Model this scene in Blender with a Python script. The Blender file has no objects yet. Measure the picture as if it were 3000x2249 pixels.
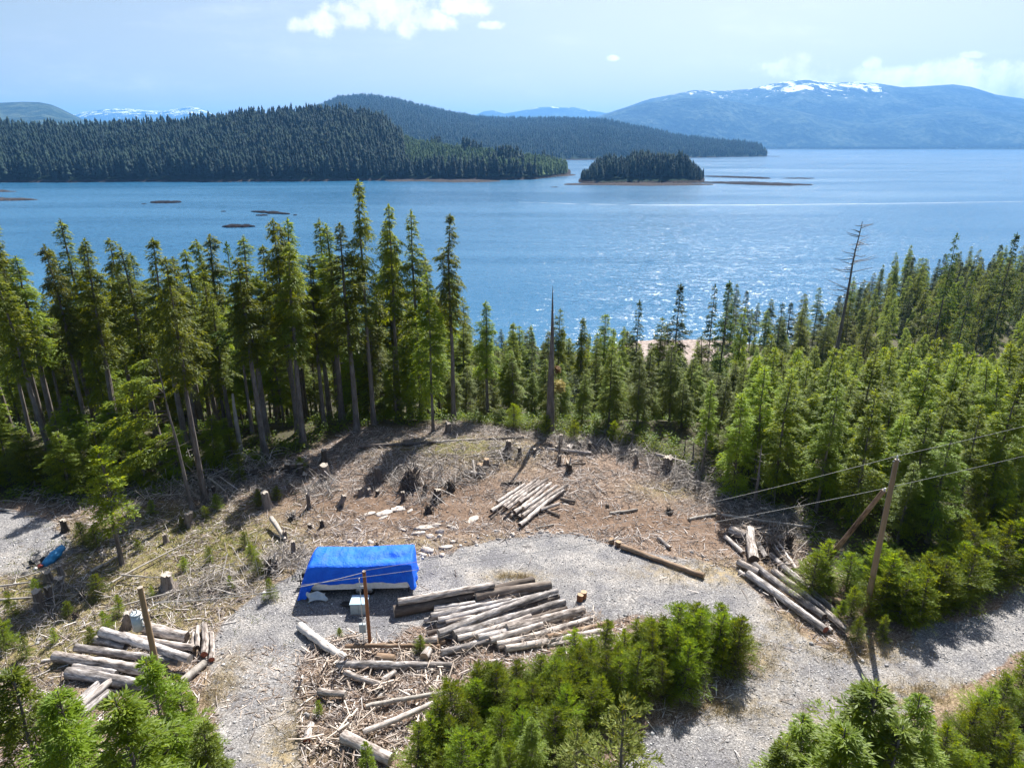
import bpy, math, random
import numpy as np
from mathutils import Vector, Matrix

# ------------------------------------------------------------------ camera, sky, sun, exposure
sc = bpy.context.scene
col = sc.collection
CAM_H = 26.0
PITCH = math.radians(19.3)
FOC = 2000.0
SP, CP = math.sin(PITCH), math.cos(PITCH)
WATER_Z = -34.0

cam_d = bpy.data.cameras.new("camera")
cam_d.lens = 24.0
cam_d.sensor_width = 36.0
cam_d.clip_start = 0.1
cam_d.clip_end = 80000
cam = bpy.data.objects.new("camera", cam_d)
cam.location = (0, 0, CAM_H)
cam.rotation_euler = (math.pi / 2 - PITCH, 0, 0)
col.objects.link(cam)
sc.camera = cam

SUN_EL, SUN_AZ = math.radians(48.5), math.radians(20)
sun_dir = Vector((math.cos(SUN_EL) * math.sin(SUN_AZ), math.cos(SUN_EL) * math.cos(SUN_AZ), math.sin(SUN_EL)))
sl = bpy.data.lights.new("sun", 'SUN')
sl.energy = 5.0
sl.angle = math.radians(0.5)
sl.color = (1.0, 0.95, 0.87)
sun = bpy.data.objects.new("sun", sl)
sun.rotation_euler = sun_dir.to_track_quat('Z', 'Y').to_euler()
sun.location = (60, 150, 200)
col.objects.link(sun)

sc.view_settings.view_transform = 'Standard'
sc.view_settings.look = 'None'
sc.view_settings.exposure = 1.38
sc.view_settings.gamma = 1.0
sc.view_settings.use_curve_mapping = False
sc.cycles.max_bounces = 5
sc.cycles.diffuse_bounces = 3
sc.cycles.glossy_bounces = 2
sc.cycles.transmission_bounces = 3
sc.cycles.transparent_max_bounces = 4
sc.cycles.volume_bounces = 0
sc.cycles.sample_clamp_indirect = 4.0
sc.cycles.use_denoising = True


def ray(sx, sy):
    u = (sx - 1500.0) / FOC
    v = (sy - 1124.5) / FOC
    return u, CP - v * SP, -(SP + v * CP)


def tan_ae(sx, sy):                      # azimuth and elevation tangents of a viewing direction
    dx, dy, dz = ray(sx, sy)
    return dx / dy, dz / dy


K = 3000.0 / 2212.0                      # full-picture reading scale


def d2s(p):
    return p[0] * K, p[1] * K


world = bpy.data.worlds.new("World")
sc.world = world
world.use_nodes = True
wn = world.node_tree
wn.nodes.clear()


def N(nt, t, **kw):
    n = nt.nodes.new(t)
    for k, v in kw.items():
        if k == 'inp':
            for kk, vv in v.items():
                n.inputs[kk].default_value = vv
        else:
            setattr(n, k, v)
    return n


def L(nt, a, b):
    nt.links.new(a, b)


def mth(nt, op, a, b=None, c=None, clamp=False):
    n = nt.nodes.new('ShaderNodeMath')
    n.operation = op
    n.use_clamp = clamp
    for i, x in enumerate((a, b, c)):
        if x is None:
            continue
        if isinstance(x, (int, float)):
            n.inputs[i].default_value = x
        else:
            nt.links.new(x, n.inputs[i])
    return n.outputs[0]


sky = N(wn, 'ShaderNodeTexSky', sky_type='NISHITA', sun_disc=False, sun_elevation=SUN_EL, sun_rotation=SUN_AZ,
        altitude=0, air_density=1.0, dust_density=2.2, ozone_density=1.6)
tc = N(wn, 'ShaderNodeTexCoord')
sep = N(wn, 'ShaderNodeSeparateXYZ')
L(wn, tc.outputs['Generated'], sep.inputs[0])
yy = mth(wn, 'MAXIMUM', sep.outputs[1], 0.02)
ta = mth(wn, 'DIVIDE', sep.outputs[0], yy)
te = mth(wn, 'DIVIDE', sep.outputs[2], yy)
comb = N(wn, 'ShaderNodeCombineXYZ')
L(wn, ta, comb.inputs[0]); L(wn, te, comb.inputs[1])
nz = N(wn, 'ShaderNodeTexNoise', inp={'Scale': 17.0, 'Detail': 7.0, 'Roughness': 0.6})
L(wn, comb.outputs[0], nz.inputs['Vector'])
nz2 = N(wn, 'ShaderNodeTexNoise', inp={'Scale': 60.0, 'Detail': 3.0, 'Roughness': 0.6})
L(wn, comb.outputs[0], nz2.inputs['Vector'])
blobs = [(650, 55, 32, 15), (700, 48, 42, 20), (760, 33, 48, 26), (820, 12, 70, 26), (855, 26, 72, 32), (905, 36, 38, 22), (935, 50, 34, 16),
         (880, 60, 24, 18), (985, 15, 30, 14), (1020, 8, 40, 22), (1065, 55, 26, 8), (1325, 126, 12, 5),
         (1715, 142, 44, 22), (1760, 158, 55, 26), (1690, 150, 45, 16), (1885, 138, 16, 12), (1835, 168, 90, 16), (1930, 175, 100, 20),
         (2020, 160, 40, 20), (2065, 150, 30, 20), (2060, 175, 100, 26), (2180, 165, 60, 26), (2200, 190, 120, 34), (2103, 118, 26, 6),
         (2320, 180, 120, 36), (1960, 195, 100, 16)]
mx = None
for bx_, by_, rx_, ry_ in blobs:
    a0, e0 = tan_ae(bx_ * K, by_ * K)
    ra = rx_ * K / FOC * 1.12
    re = ry_ * K / FOC * 1.05
    v1 = mth(wn, 'DIVIDE', mth(wn, 'SUBTRACT', ta, a0), ra)
    v2 = mth(wn, 'DIVIDE', mth(wn, 'SUBTRACT', te, e0), re)
    r2 = mth(wn, 'SQRT', mth(wn, 'ADD', mth(wn, 'MULTIPLY', v1, v1), mth(wn, 'MULTIPLY', v2, v2)))
    b = mth(wn, 'SUBTRACT', 1.32, r2)
    mx = b if mx is None else mth(wn, 'MAXIMUM', mx, b)
mx = mth(wn, 'MAXIMUM', mx, -1.0)
dens = mth(wn, 'ADD', mx, mth(wn, 'MULTIPLY', mth(wn, 'SUBTRACT', nz.outputs[0], 0.55), 2.6))
dens = mth(wn, 'ADD', dens, mth(wn, 'MULTIPLY', mth(wn, 'SUBTRACT', nz2.outputs[0], 0.5), 0.8))
mr = N(wn, 'ShaderNodeMapRange', interpolation_type='SMOOTHSTEP', inp={'From Min': 0.0, 'From Max': 0.75, 'To Min': 0.0, 'To Max': 1.0})
L(wn, dens, mr.inputs[0])
# thin high wisps
mp = N(wn, 'ShaderNodeMapping', inp={'Scale': (2.0, 10.0, 1.0)})
L(wn, comb.outputs[0], mp.inputs[0])
nz3 = N(wn, 'ShaderNodeTexNoise', inp={'Scale': 2.2, 'Detail': 5.0, 'Roughness': 0.62})
L(wn, mp.outputs[0], nz3.inputs['Vector'])
mr3 = N(wn, 'ShaderNodeMapRange', interpolation_type='SMOOTHSTEP', inp={'From Min': 0.45, 'From Max': 0.85, 'To Min': 0.0, 'To Max': 0.3})
L(wn, nz3.outputs[0], mr3.inputs[0])
fac = mth(wn, 'MAXIMUM', mr.outputs[0], mr3.outputs[0])
skyc = N(wn, 'ShaderNodeMixRGB', blend_type='MULTIPLY', inp={'Fac': 1.0, 'Color2': (1.0, 0.945, 0.88, 1)})
L(wn, sky.outputs[0], skyc.inputs['Color1'])
hz = mth(wn, 'MULTIPLY', mth(wn, 'EXPONENT', mth(wn, 'MULTIPLY', mth(wn, 'MAXIMUM', sep.outputs[2], 0.0), -7.5)), 0.62)
hzm = N(wn, 'ShaderNodeMixRGB', inp={'Color2': (5.9, 6.9, 7.1, 1)})
L(wn, hz, hzm.inputs['Fac']); L(wn, skyc.outputs[0], hzm.inputs['Color1'])
skyc = hzm
cmix = N(wn, 'ShaderNodeMixRGB')
csh = N(wn, 'ShaderNodeMapRange', inp={'From Min': 0.35, 'From Max': 0.65, 'To Min': 7.4, 'To Max': 12.0}); L(wn, nz.outputs[0], csh.inputs[0])
ccl = N(wn, 'ShaderNodeCombineXYZ'); L(wn, csh.outputs[0], ccl.inputs[0]); L(wn, csh.outputs[0], ccl.inputs[1]); L(wn, mth(wn, 'MULTIPLY', csh.outputs[0], 1.04), ccl.inputs[2]); L(wn, ccl.outputs[0], cmix.inputs['Color2'])
L(wn, fac, cmix.inputs['Fac']); L(wn, skyc.outputs[0], cmix.inputs['Color1'])
bg = N(wn, 'ShaderNodeBackground', inp={'Strength': 0.050})
L(wn, cmix.outputs[0], bg.inputs['Color'])
wo = N(wn, 'ShaderNodeOutputWorld')
L(wn, bg.outputs[0], wo.inputs['Surface'])

# ------------------------------------------------------------------ small numeric helpers
RS = np.random.RandomState


def _h(ix, iy, s):
    n = (ix.astype(np.int64) * 374761393 + iy.astype(np.int64) * 668265263 + s * 982451653) & 0x7fffffff
    n = ((n ^ (n >> 13)) * 1274126177) & 0x7fffffff
    n = n ^ (n >> 16)
    return (n & 0xffff) / 65535.0


def vnoise(x, y, s=0):
    x = np.asarray(x, float); y = np.asarray(y, float)
    ix = np.floor(x); iy = np.floor(y)
    fx = x - ix; fy = y - iy
    fx = fx * fx * (3 - 2 * fx); fy = fy * fy * (3 - 2 * fy)
    a = _h(ix, iy, s); b = _h(ix + 1, iy, s); c = _h(ix, iy + 1, s); d = _h(ix + 1, iy + 1, s)
    return (a * (1 - fx) + b * fx) * (1 - fy) + (c * (1 - fx) + d * fx) * fy


def fbm(x, y, o=4, s=0):
    t = 0; a = 1; w = 0
    for k in range(o):
        t = t + a * vnoise(x, y, s + k * 17); w += a
        x = x * 2.03 + 5.1; y = y * 2.03 + 1.7; a *= 0.5
    return t / w


def sstep(a, b, x):
    t = np.clip((np.asarray(x, float) - a) / (b - a), 0, 1)
    return t * t * (3 - 2 * t)


def shore_y(x):
    x = np.asarray(x, float)
    return 204 + 95 * sstep(70, 190, x) + 8 * (vnoise(x / 17.0, x * 0 + 3.3, 5) - .5) + 14 * sstep(28, 45, x) * (1 - sstep(70, 90, x))


def gz(x, y):
    """ground height under a point of the near shore"""
    x = np.asarray(x, float); y = np.asarray(y, float)
    edge = 61 - 8 * sstep(15, 40, x) - 3 * sstep(18, 34, -x)
    ys = shore_y(x)
    s = np.clip((y - edge) / (ys - edge), 0, 1.25)
    z = np.where(s < 1, -(1 - (1 - np.minimum(s, 1)) ** 1.6) * (-WATER_Z), WATER_Z - (s - 1) * 30)
    # rounded start of the slope, mossy knoll at the back, gentle heave
    z = z * sstep(0, 0.06, s)
    z = z + 1.0 * np.exp(-(((x + 4) / 9.0) ** 2 + ((y - 55) / 4.0) ** 2))
    z = z + 0.5 * (fbm(x / 7.0, y / 7.0, 3, 9) - 0.5) * sstep(0, 1, 1)
    return z


def G(sx, sy, dz=0.0):
    """ground point (plus dz) seen at photo pixel sx, sy (3000 wide)"""
    dx, dy, dzr = ray(sx, sy)
    z = 0.0
    for _ in range(14):
        t = (CAM_H - (z + dz)) / (-dzr)
        z = 0.5 * z + 0.5 * float(gz(dx * t, dy * t))
    return Vector((dx * t, dy * t, z + dz))


def GD(px, py, dz=0.0):
    return G(px * K, py * K, dz)


def T(sx, sy, Y):
    dx, dy, dz = ray(sx, sy)
    t = Y / dy
    return Vector((dx * t, Y, CAM_H + dz * t))


def crop(x0, y0, w):
    f = w / 2212.0
    return lambda x, y: (x0 + x * f, y0 + y * f)


cA = crop(0, 1250, 750); cB = crop(750, 1250, 750); cC = crop(1400, 1250, 750); cD = crop(2100, 1250, 900)
cE = crop(0, 1699, 750); cF = crop(750, 1699, 750); cG = crop(1400, 1699, 750); cH = crop(2150, 1699, 850)
cU4 = crop(0, 600, 1000); cU5 = crop(1000, 600, 1000); cU6 = crop(2000, 600, 1000)


def inpoly(x, y, poly):
    x = np.asarray(x, float); y = np.asarray(y, float)
    ins = np.zeros(x.shape, bool)
    n = len(poly)
    for i in range(n):
        x1, y1 = poly[i]; x2, y2 = poly[(i + 1) % n]
        c = ((y1 > y) != (y2 > y)) & (x < (x2 - x1) * (y - y1) / ((y2 - y1) + 1e-12) + x1)
        ins ^= c
    return ins


def sdist(x, y, poly):
    """signed distance, positive inside"""
    x = np.asarray(x, float); y = np.asarray(y, float)
    d = np.full(x.shape, 1e9)
    n = len(poly)
    for i in range(n):
        x1, y1 = poly[i]; x2, y2 = poly[(i + 1) % n]
        ex, ey = x2 - x1, y2 - y1
        t = np.clip(((x - x1) * ex + (y - y1) * ey) / (ex * ex + ey * ey + 1e-12), 0, 1)
        d = np.minimum(d, np.hypot(x - x1 - t * ex, y - y1 - t * ey))
    return np.where(inpoly(x, y, poly), d, -d)


# ------------------------------------------------------------------ mesh helpers
def mesh_np(name, V, F, mats, face_mat=None, smooth=False):
    """V (n,3) ; F list of arrays (m,k)"""
    me = bpy.data.meshes.new(name)
    V = np.asarray(V, np.float32).reshape(-1, 3)
    if not isinstance(F, (list, tuple)):
        F = [F]
    F = [np.asarray(f, np.int32) for f in F if len(f)]
    me.vertices.add(len(V))
    me.vertices.foreach_set("co", V.ravel())
    nl = sum(f.size for f in F); nf = sum(len(f) for f in F)
    me.loops.add(nl)
    me.loops.foreach_set("vertex_index", np.concatenate([f.ravel() for f in F]))
    me.polygons.add(nf)
    tot = np.concatenate([np.full(len(f), f.shape[1], np.int32) for f in F])
    st = np.concatenate([[0], np.cumsum(tot)[:-1]]).astype(np.int32)
    me.polygons.foreach_set("loop_start", st)
    me.polygons.foreach_set("loop_total", tot)
    if smooth:
        me.polygons.foreach_set("use_smooth", np.ones(nf, bool))
    for m in (mats if isinstance(mats, (list, tuple)) else [mats]):
        me.materials.append(m)
    if face_mat is not None:
        me.polygons.foreach_set("material_index", np.asarray(face_mat, np.int32))
    me.update(calc_edges=True)
    return me


def tag(o, label=None, cat=None, group=None, kind=None):
    if label: o['label'] = label
    if cat: o['category'] = cat
    if group: o['group'] = group
    if kind: o['kind'] = kind
    return o


def obj(name, me, parent=None, loc=None, rot=None):
    o = bpy.data.objects.new(name, me)
    col.objects.link(o)
    if parent is not None: o.parent = parent
    if loc is not None: o.location = loc
    if rot is not None: o.rotation_euler = rot
    return o


def tubes(P0, P1, r0, r1, sides=3, caps=False, roll=None):
    """many tapered prisms at once; returns V, quads (and cap polygons)"""
    P0 = np.asarray(P0, float).reshape(-1, 3); P1 = np.asarray(P1, float).reshape(-1, 3)
    n = len(P0)
    r0 = np.broadcast_to(np.asarray(r0, float), (n,)); r1 = np.broadcast_to(np.asarray(r1, float), (n,))
    d = P1 - P0
    d = d / (np.linalg.norm(d, axis=1, keepdims=True) + 1e-9)
    up = np.where(np.abs(d[:, 2:3]) > 0.9, np.array([[1.0, 0, 0]]), np.array([[0, 0, 1.0]]))
    a = np.cross(d, up); a /= np.linalg.norm(a, axis=1, keepdims=True) + 1e-9
    b = np.cross(d, a)
    ang = np.arange(sides) * 2 * np.pi / sides
    ro = np.zeros(n) if roll is None else roll
    c = np.cos(ang[None] + ro[:, None])[..., None]; s = np.sin(ang[None] + ro[:, None])[..., None]
    off = a[:, None] * c + b[:, None] * s
    V = np.concatenate([P0[:, None] + off * r0[:, None, None], P1[:, None] + off * r1[:, None, None]], 1)
    i = np.arange(sides); j = (i + 1) % sides
    q = np.stack([i, j, j + sides, i + sides], 1)
    base = (np.arange(n) * 2 * sides)[:, None, None]
    Q = (q[None] + base).reshape(-1, 4)
    if caps:
        c0 = (np.arange(sides)[::-1][None] + base[:, 0]); c1 = (np.arange(sides)[None] + sides + base[:, 0])
        return V.reshape(-1, 3), Q, np.concatenate([c0, c1], 0)
    return V.reshape(-1, 3), Q


def merge(parts):
    """parts: list of (V, Q); only quads"""
    off = 0; Vs = []; Fs = []
    for V, Q in parts:
        if len(V) == 0: continue
        Vs.append(V); Fs.append(np.asarray(Q) + off); off += len(V)
    return np.concatenate(Vs), np.concatenate(Fs)


def diamonds(P, ax, nrm, Ln, W):
    """leaf shaped quads from P along ax"""
    sd = np.cross(ax, nrm); sd /= np.linalg.norm(sd, axis=1, keepdims=True) + 1e-9
    Ln = np.broadcast_to(Ln, (len(P),))[:, None]; W = np.broadcast_to(W, (len(P),))[:, None]
    m = P + ax * Ln * 0.42
    V = np.stack([P, m + sd * W * .5, P + ax * Ln, m - sd * W * .5], 1).reshape(-1, 3)
    Q = np.arange(len(P) * 4).reshape(-1, 4)
    return V, Q


def unit(v):
    return v / (np.linalg.norm(v, axis=-1, keepdims=True) + 1e-9)


def ringmesh(C, R, sides, jag=None, close=False):
    """tube through centres C (n,3), ring frames horizontal unless tilted; R (n,) or (n,sides)"""
    C = np.asarray(C, float); n = len(C)
    t = np.gradient(C, axis=0); t = unit(t)
    up = np.where(np.abs(t[:, 2:3]) > 0.75, np.array([[0, 1.0, 0]]), np.array([[0, 0, 1.0]]))
    a = unit(np.cross(up, t)); b = np.cross(t, a)
    R = np.asarray(R, float)
    if R.ndim == 1: R = np.repeat(R[:, None], sides, 1)
    ang = np.arange(sides) * 2 * np.pi / sides
    V = C[:, None] + a[:, None] * (np.cos(ang)[None] * R)[..., None] + b[:, None] * (np.sin(ang)[None] * R)[..., None]
    i = np.arange(sides); j = (i + 1) % sides
    q = []
    for k in range(n - 1):
        q.append(np.stack([i + k * sides, j + k * sides, j + (k + 1) * sides, i + (k + 1) * sides], 1))
    return V.reshape(-1, 3), np.concatenate(q)


# ------------------------------------------------------------------ materials
def mat(name, rough=0.8):
    m = bpy.data.materials.new(name)
    m.use_nodes = True
    nt = m.node_tree
    p = nt.nodes['Principled BSDF']
    p.inputs['Roughness'].default_value = rough
    return m, nt, p


def noise(nt, scale, detail=4, rough=0.6, coord='Object', stretch=None, dist=0.0):
    t = nt.nodes.new('ShaderNodeTexCoord')
    v = t.outputs[coord]
    if stretch:
        mp = nt.nodes.new('ShaderNodeMapping')
        mp.inputs['Scale'].default_value = stretch
        nt.links.new(v, mp.inputs[0]); v = mp.outputs[0]
    n = nt.nodes.new('ShaderNodeTexNoise')
    n.inputs['Scale'].default_value = scale
    n.inputs['Detail'].default_value = detail
    n.inputs['Roughness'].default_value = rough
    n.inputs['Distortion'].default_value = dist
    nt.links.new(v, n.inputs['Vector'])
    return n.outputs[0]


def ramp(nt, fac, stops):
    r = nt.nodes.new('ShaderNodeValToRGB')
    e = r.color_ramp.elements
    while len(e) < len(stops): e.new(0.5)
    for i, (p, c) in enumerate(stops):
        e[i].position = p
        e[i].color = (*c, 1) if len(c) == 3 else c
    nt.links.new(fac, r.inputs[0])
    return r.outputs[0]


def mixc(nt, fac, a, b, mode='MIX'):
    n = nt.nodes.new('ShaderNodeMixRGB')
    n.blend_type = mode
    for k, x in ((0, fac), (1, a), (2, b)):
        if isinstance(x, (int, float)): n.inputs[k].default_value = x
        elif isinstance(x, tuple): n.inputs[k].default_value = (*x, 1) if len(x) == 3 else x
        else: nt.links.new(x, n.inputs[k])
    return n.outputs[0]


def bump(nt, p, h, strength=0.5, dist=0.02):
    b = nt.nodes.new('ShaderNodeBump')
    b.inputs['Strength'].default_value = strength
    b.inputs['Distance'].default_value = dist
    nt.links.new(h, b.inputs['Height'])
    nt.links.new(b.outputs[0], p.inputs['Normal'])


def foliage(name, dark, mid, light, trans=0.45, warm=(1.95, 1.55, 0.35)):
    m = bpy.data.materials.new(name)
    m.use_nodes = True
    nt = m.node_tree
    nt.nodes.clear()
    geo = N(nt, 'ShaderNodeNewGeometry')
    oi = N(nt, 'ShaderNodeObjectInfo')
    n1 = noise(nt, 0.9, 2)
    f = mth(nt, 'ADD', mth(nt, 'MULTIPLY', geo.outputs['Random Per Island'], 0.4), mth(nt, 'MULTIPLY', n1, 0.6))
    f = mth(nt, 'ADD', f, mth(nt, 'MULTIPLY', mth(nt, 'SUBTRACT', oi.outputs['Random'], 0.5), 0.5))
    c = ramp(nt, f, [(0.2, dark), (0.5, mid), (0.85, light)])
    hs = N(nt, 'ShaderNodeHueSaturation')
    L(nt, c, hs.inputs['Color'])
    L(nt, mth(nt, 'ADD', 0.478, mth(nt, 'MULTIPLY', oi.outputs['Random'], 0.045)), hs.inputs['Hue'])
    c = hs.outputs[0]
    d = N(nt, 'ShaderNodeBsdfDiffuse')
    L(nt, c, d.inputs['Color'])
    t = N(nt, 'ShaderNodeBsdfTranslucent')
    ct = mixc(nt, 1.0, c, warm, 'MULTIPLY')
    L(nt, ct, t.inputs['Color'])
    mx_ = N(nt, 'ShaderNodeMixShader', inp={0: trans})
    L(nt, d.outputs[0], mx_.inputs[1]); L(nt, t.outputs[0], mx_.inputs[2])
    g = N(nt, 'ShaderNodeBsdfGlossy', inp={'Roughness': 0.55, 'Color': (0.9, 0.95, 1.0, 1)})
    m2 = N(nt, 'ShaderNodeMixShader', inp={0: 0.02})
    L(nt, mx_.outputs[0], m2.inputs[1]); L(nt, g.outputs[0], m2.inputs[2])
    o = N(nt, 'ShaderNodeOutputMaterial')
    L(nt, m2.outputs[0], o.inputs['Surface'])
    return m


M = {}
M['hemlock'] = foliage('hemlock_needles', (0.055, 0.092, 0.004), (0.135, 0.195, 0.007), (0.23, 0.29, 0.014), 0.56)
M['cedar'] = foliage('cedar_sprays', (0.050, 0.078, 0.005), (0.120, 0.160, 0.008), (0.20, 0.235, 0.016), 0.54)
M['spruce'] = foliage('spruce_needles', (0.020, 0.044, 0.008), (0.048, 0.084, 0.011), (0.09, 0.14, 0.018), 0.4)
M['sapling'] = foliage('sapling_needles', (0.065, 0.115, 0.006), (0.15, 0.225, 0.011), (0.26, 0.33, 0.024), 0.55)
M['bright'] = foliage('bright_hemlock_needles', (0.075, 0.135, 0.007), (0.175, 0.255, 0.013), (0.30, 0.37, 0.028), 0.56)
M['olive'] = foliage('spruce_tips', (0.07, 0.10, 0.018), (0.15, 0.18, 0.035), (0.24, 0.26, 0.07), 0.35)
M['tan_leaf'] = foliage('dead_needles', (0.12, 0.075, 0.02), (0.26, 0.18, 0.05), (0.38, 0.29, 0.10), 0.35, (1.1, 1, .8))
M['salal'] = foliage('undergrowth_leaves', (0.035, 0.065, 0.006), (0.09, 0.145, 0.010), (0.17, 0.235, 0.020), 0.5)


def wood(name, stops, sc_=3.0, stretch=(1, 1, 0.25), rough=0.85, bmp=0.6, bd=0.02, fine=14.0):
    m, nt, p = mat(name, rough)
    n1 = noise(nt, sc_, 6, 0.65, stretch=stretch)
    n2 = noise(nt, fine, 4, 0.6, stretch=stretch)
    oi = N(nt, 'ShaderNodeObjectInfo')
    f = mth(nt, 'ADD', mth(nt, 'MULTIPLY', n1, 0.72), mth(nt, 'MULTIPLY', n2, 0.28))
    f = mth(nt, 'ADD', f, mth(nt, 'MULTIPLY', mth(nt, 'SUBTRACT', oi.outputs['Random'], 0.5), 0.10))
    L(nt, ramp(nt, f, stops), p.inputs['Base Color'])
    bump(nt, p, f, bmp, bd)
    return m


M['trunk'] = wood('grey_trunk_bark', [(0.32, (0.045, 0.035, 0.028)), (0.5, (0.13, 0.11, 0.10)), (0.7, (0.24, 0.215, 0.20))])
M['limb'] = wood('limb_bark', [(0.3, (0.03, 0.023, 0.018)), (0.7, (0.10, 0.085, 0.07))])
M['dead'] = wood('silvery_dead_wood', [(0.3, (0.13, 0.115, 0.10)), (0.5, (0.28, 0.255, 0.23)), (0.72, (0.46, 0.43, 0.40))])
M['darkwood'] = wood('dark_rotten_and_shaded_wood', [(0.3, (0.018, 0.013, 0.010)), (0.55, (0.06, 0.045, 0.035)), (0.75, (0.16, 0.13, 0.11))])
LX = (0.22, 1, 1)
M['log_pale'] = wood('peeled_pale_log', [(0.38, (0.05, 0.04, 0.034)), (0.46, (0.20, 0.17, 0.155)), (0.55, (0.42, 0.38, 0.355)), (0.66, (0.60, 0.56, 0.53))], 6.0, LX, bd=0.03)
M['log_grey'] = wood('weathered_grey_bark_log', [(0.36, (0.035, 0.029, 0.026)), (0.46, (0.15, 0.135, 0.13)), (0.53, (0.26, 0.24, 0.235)), (0.59, (0.54, 0.51, 0.50))], 4.2, LX, bd=0.04)
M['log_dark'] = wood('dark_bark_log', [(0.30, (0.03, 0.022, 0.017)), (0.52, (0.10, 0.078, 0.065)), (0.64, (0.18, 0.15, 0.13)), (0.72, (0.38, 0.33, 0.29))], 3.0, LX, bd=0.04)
M['log_brown'] = wood('brown_bark_log', [(0.30, (0.06, 0.035, 0.02)), (0.5, (0.17, 0.11, 0.07)), (0.62, (0.27, 0.20, 0.14)), (0.7, (0.5, 0.43, 0.36))], 3.0, LX, bd=0.03)
M['cut'] = wood('cut_wood_face', [(0.3, (0.22, 0.14, 0.08)), (0.7, (0.46, 0.34, 0.23))], 6, (1, 1, 1), bmp=0.2)
M['cut_grey'] = wood('weathered_cut_face', [(0.3, (0.20, 0.17, 0.145)), (0.7, (0.46, 0.41, 0.36))], 6, (1, 1, 1), bmp=0.2)
M['cut_red'] = wood('reddish_cut_face', [(0.3, (0.20, 0.05, 0.03)), (0.7, (0.36, 0.12, 0.07))], 6, (1, 1, 1), bmp=0.2)
M['cut_dark'] = wood('dark_hollow_cut_face', [(0.3, (0.02, 0.014, 0.01)), (0.7, (0.09, 0.06, 0.045))], 6, (1, 1, 1), bmp=0.3)
M['stump'] = wood('stump_bark', [(0.3, (0.045, 0.034, 0.028)), (0.52, (0.14, 0.115, 0.10)), (0.72, (0.29, 0.255, 0.23))], 3.5, (1, 1, .2), bd=0.04)
M['pole_new'] = wood('brown_pole_wood', [(0.3, (0.20, 0.125, 0.065)), (0.7, (0.34, 0.235, 0.14))], 2, (1, 1, .08), bmp=0.2)
M['pole_red'] = wood('reddish_brown_pole_wood', [(0.3, (0.17, 0.065, 0.025)), (0.7, (0.30, 0.13, 0.055))], 2, (1, 1, .08), bmp=0.2)
M['pole_dark'] = wood('creosote_stained_pole', [(0.38, (0.04, 0.02, 0.013)), (0.5, (0.24, 0.15, 0.095)), (0.65, (0.42, 0.33, 0.25))], 1.2, (1, 1, .2), bmp=0.3)

# ------------------------------------------------------------------ setting: near ground
def gpoly(pts):
    return [tuple(GD(x, y)[:2]) for x, y in pts]


OUT = [(300, 1900), (470, 1658), (478, 1560), (440, 1490), (455, 1400), (480, 1335), (560, 1285), (625, 1240), (660, 1200), (905, 1200), (970, 1192), (1060, 1162),
       (1180, 1152), (1290, 1165), (1380, 1190), (1520, 1215), (1590, 1235), (1640, 1290), (1700, 1345), (1770, 1395), (1870, 1412), (1960, 1370),
       (2060, 1345), (2212, 1285), (2400, 1200), (2500, 1300), (2300, 1372), (2212, 1400), (2150, 1450), (2080, 1488), (1990, 1515), (1870, 1560),
       (1760, 1640), (1600, 1800), (1300, 1900)]
ISL = [(640, 1470), (655, 1410), (700, 1385), (850, 1395), (885, 1350), (1000, 1330), (1180, 1320), (1290, 1352), (1400, 1335), (1600, 1345), (1640, 1430), (1580, 1510),
       (1470, 1560), (1380, 1600), (1330, 1680), (1200, 1900), (760, 1900), (700, 1720), (640, 1640), (655, 1560)]
PAD = [(-200, 1105), (60, 1103), (128, 1130), (172, 1190), (110, 1232), (40, 1245), (-200, 1260)]
CLR = [(-200, 1085), (130, 1090), (300, 1080), (420, 1060), (560, 1015), (700, 960), (760, 925), (900, 925), (1000, 912), (1180, 938), (1300, 950), (1400, 985),
       (1500, 1035), (1570, 1090), (1700, 1120), (1760, 1190), (1800, 1130), (1900, 1500), (1700, 1900), (-200, 1900)]
gOUT, gISL, gPAD, gCLR = gpoly(OUT), gpoly(ISL), gpoly(PAD), gpoly(CLR)


def zones(x, y):
    wob = 1.6 * (fbm(x / 2.2, y / 2.2, 4, 31) - .5)
    grav = np.minimum(sdist(x, y, gOUT), -sdist(x, y, gISL))
    grav = np.maximum(grav, sdist(x, y, gPAD))
    g = sstep(-0.55, 0.55, grav + wob)
    clear = sstep(-2, 1.5, sdist(x, y, gCLR) + wob)
    return g, np.maximum(clear, sstep(-2.5, -.5, grav)), grav


xs = np.unique(np.concatenate([np.arange(-600, -60, 30), np.arange(-60, -40, 2), np.arange(-40, 34, 0.17), np.arange(34, 70, 2), np.arange(70, 640, 14)]))
ys = np.unique(np.concatenate([np.arange(-200, 0, 25), np.arange(0, 21, 2.5), np.arange(21, 62, 0.17), np.arange(62, 90, 1.5), np.arange(90, 420, 4)]))
X, Y = np.meshgrid(xs, ys)
Z = gz(X, Y)
fine = (X > -41) & (X < 35) & (Y > 20.5) & (Y < 62.5)
g, clear, gd = zones(X, Y)
rough_h = 0.22 * (fbm(X / 0.9, Y / 0.9, 4, 77) - 0.5) + 0.10 * (fbm(X / 0.25, Y / 0.25, 2, 12) - 0.5)
smooth_h = 0.035 * (fbm(X / 0.5, Y / 0.5, 3, 5) - 0.5)
# wheel ruts in the turning place
Z = Z + np.where(fine, rough_h * (1 - g) + smooth_h * g, 0)
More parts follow.
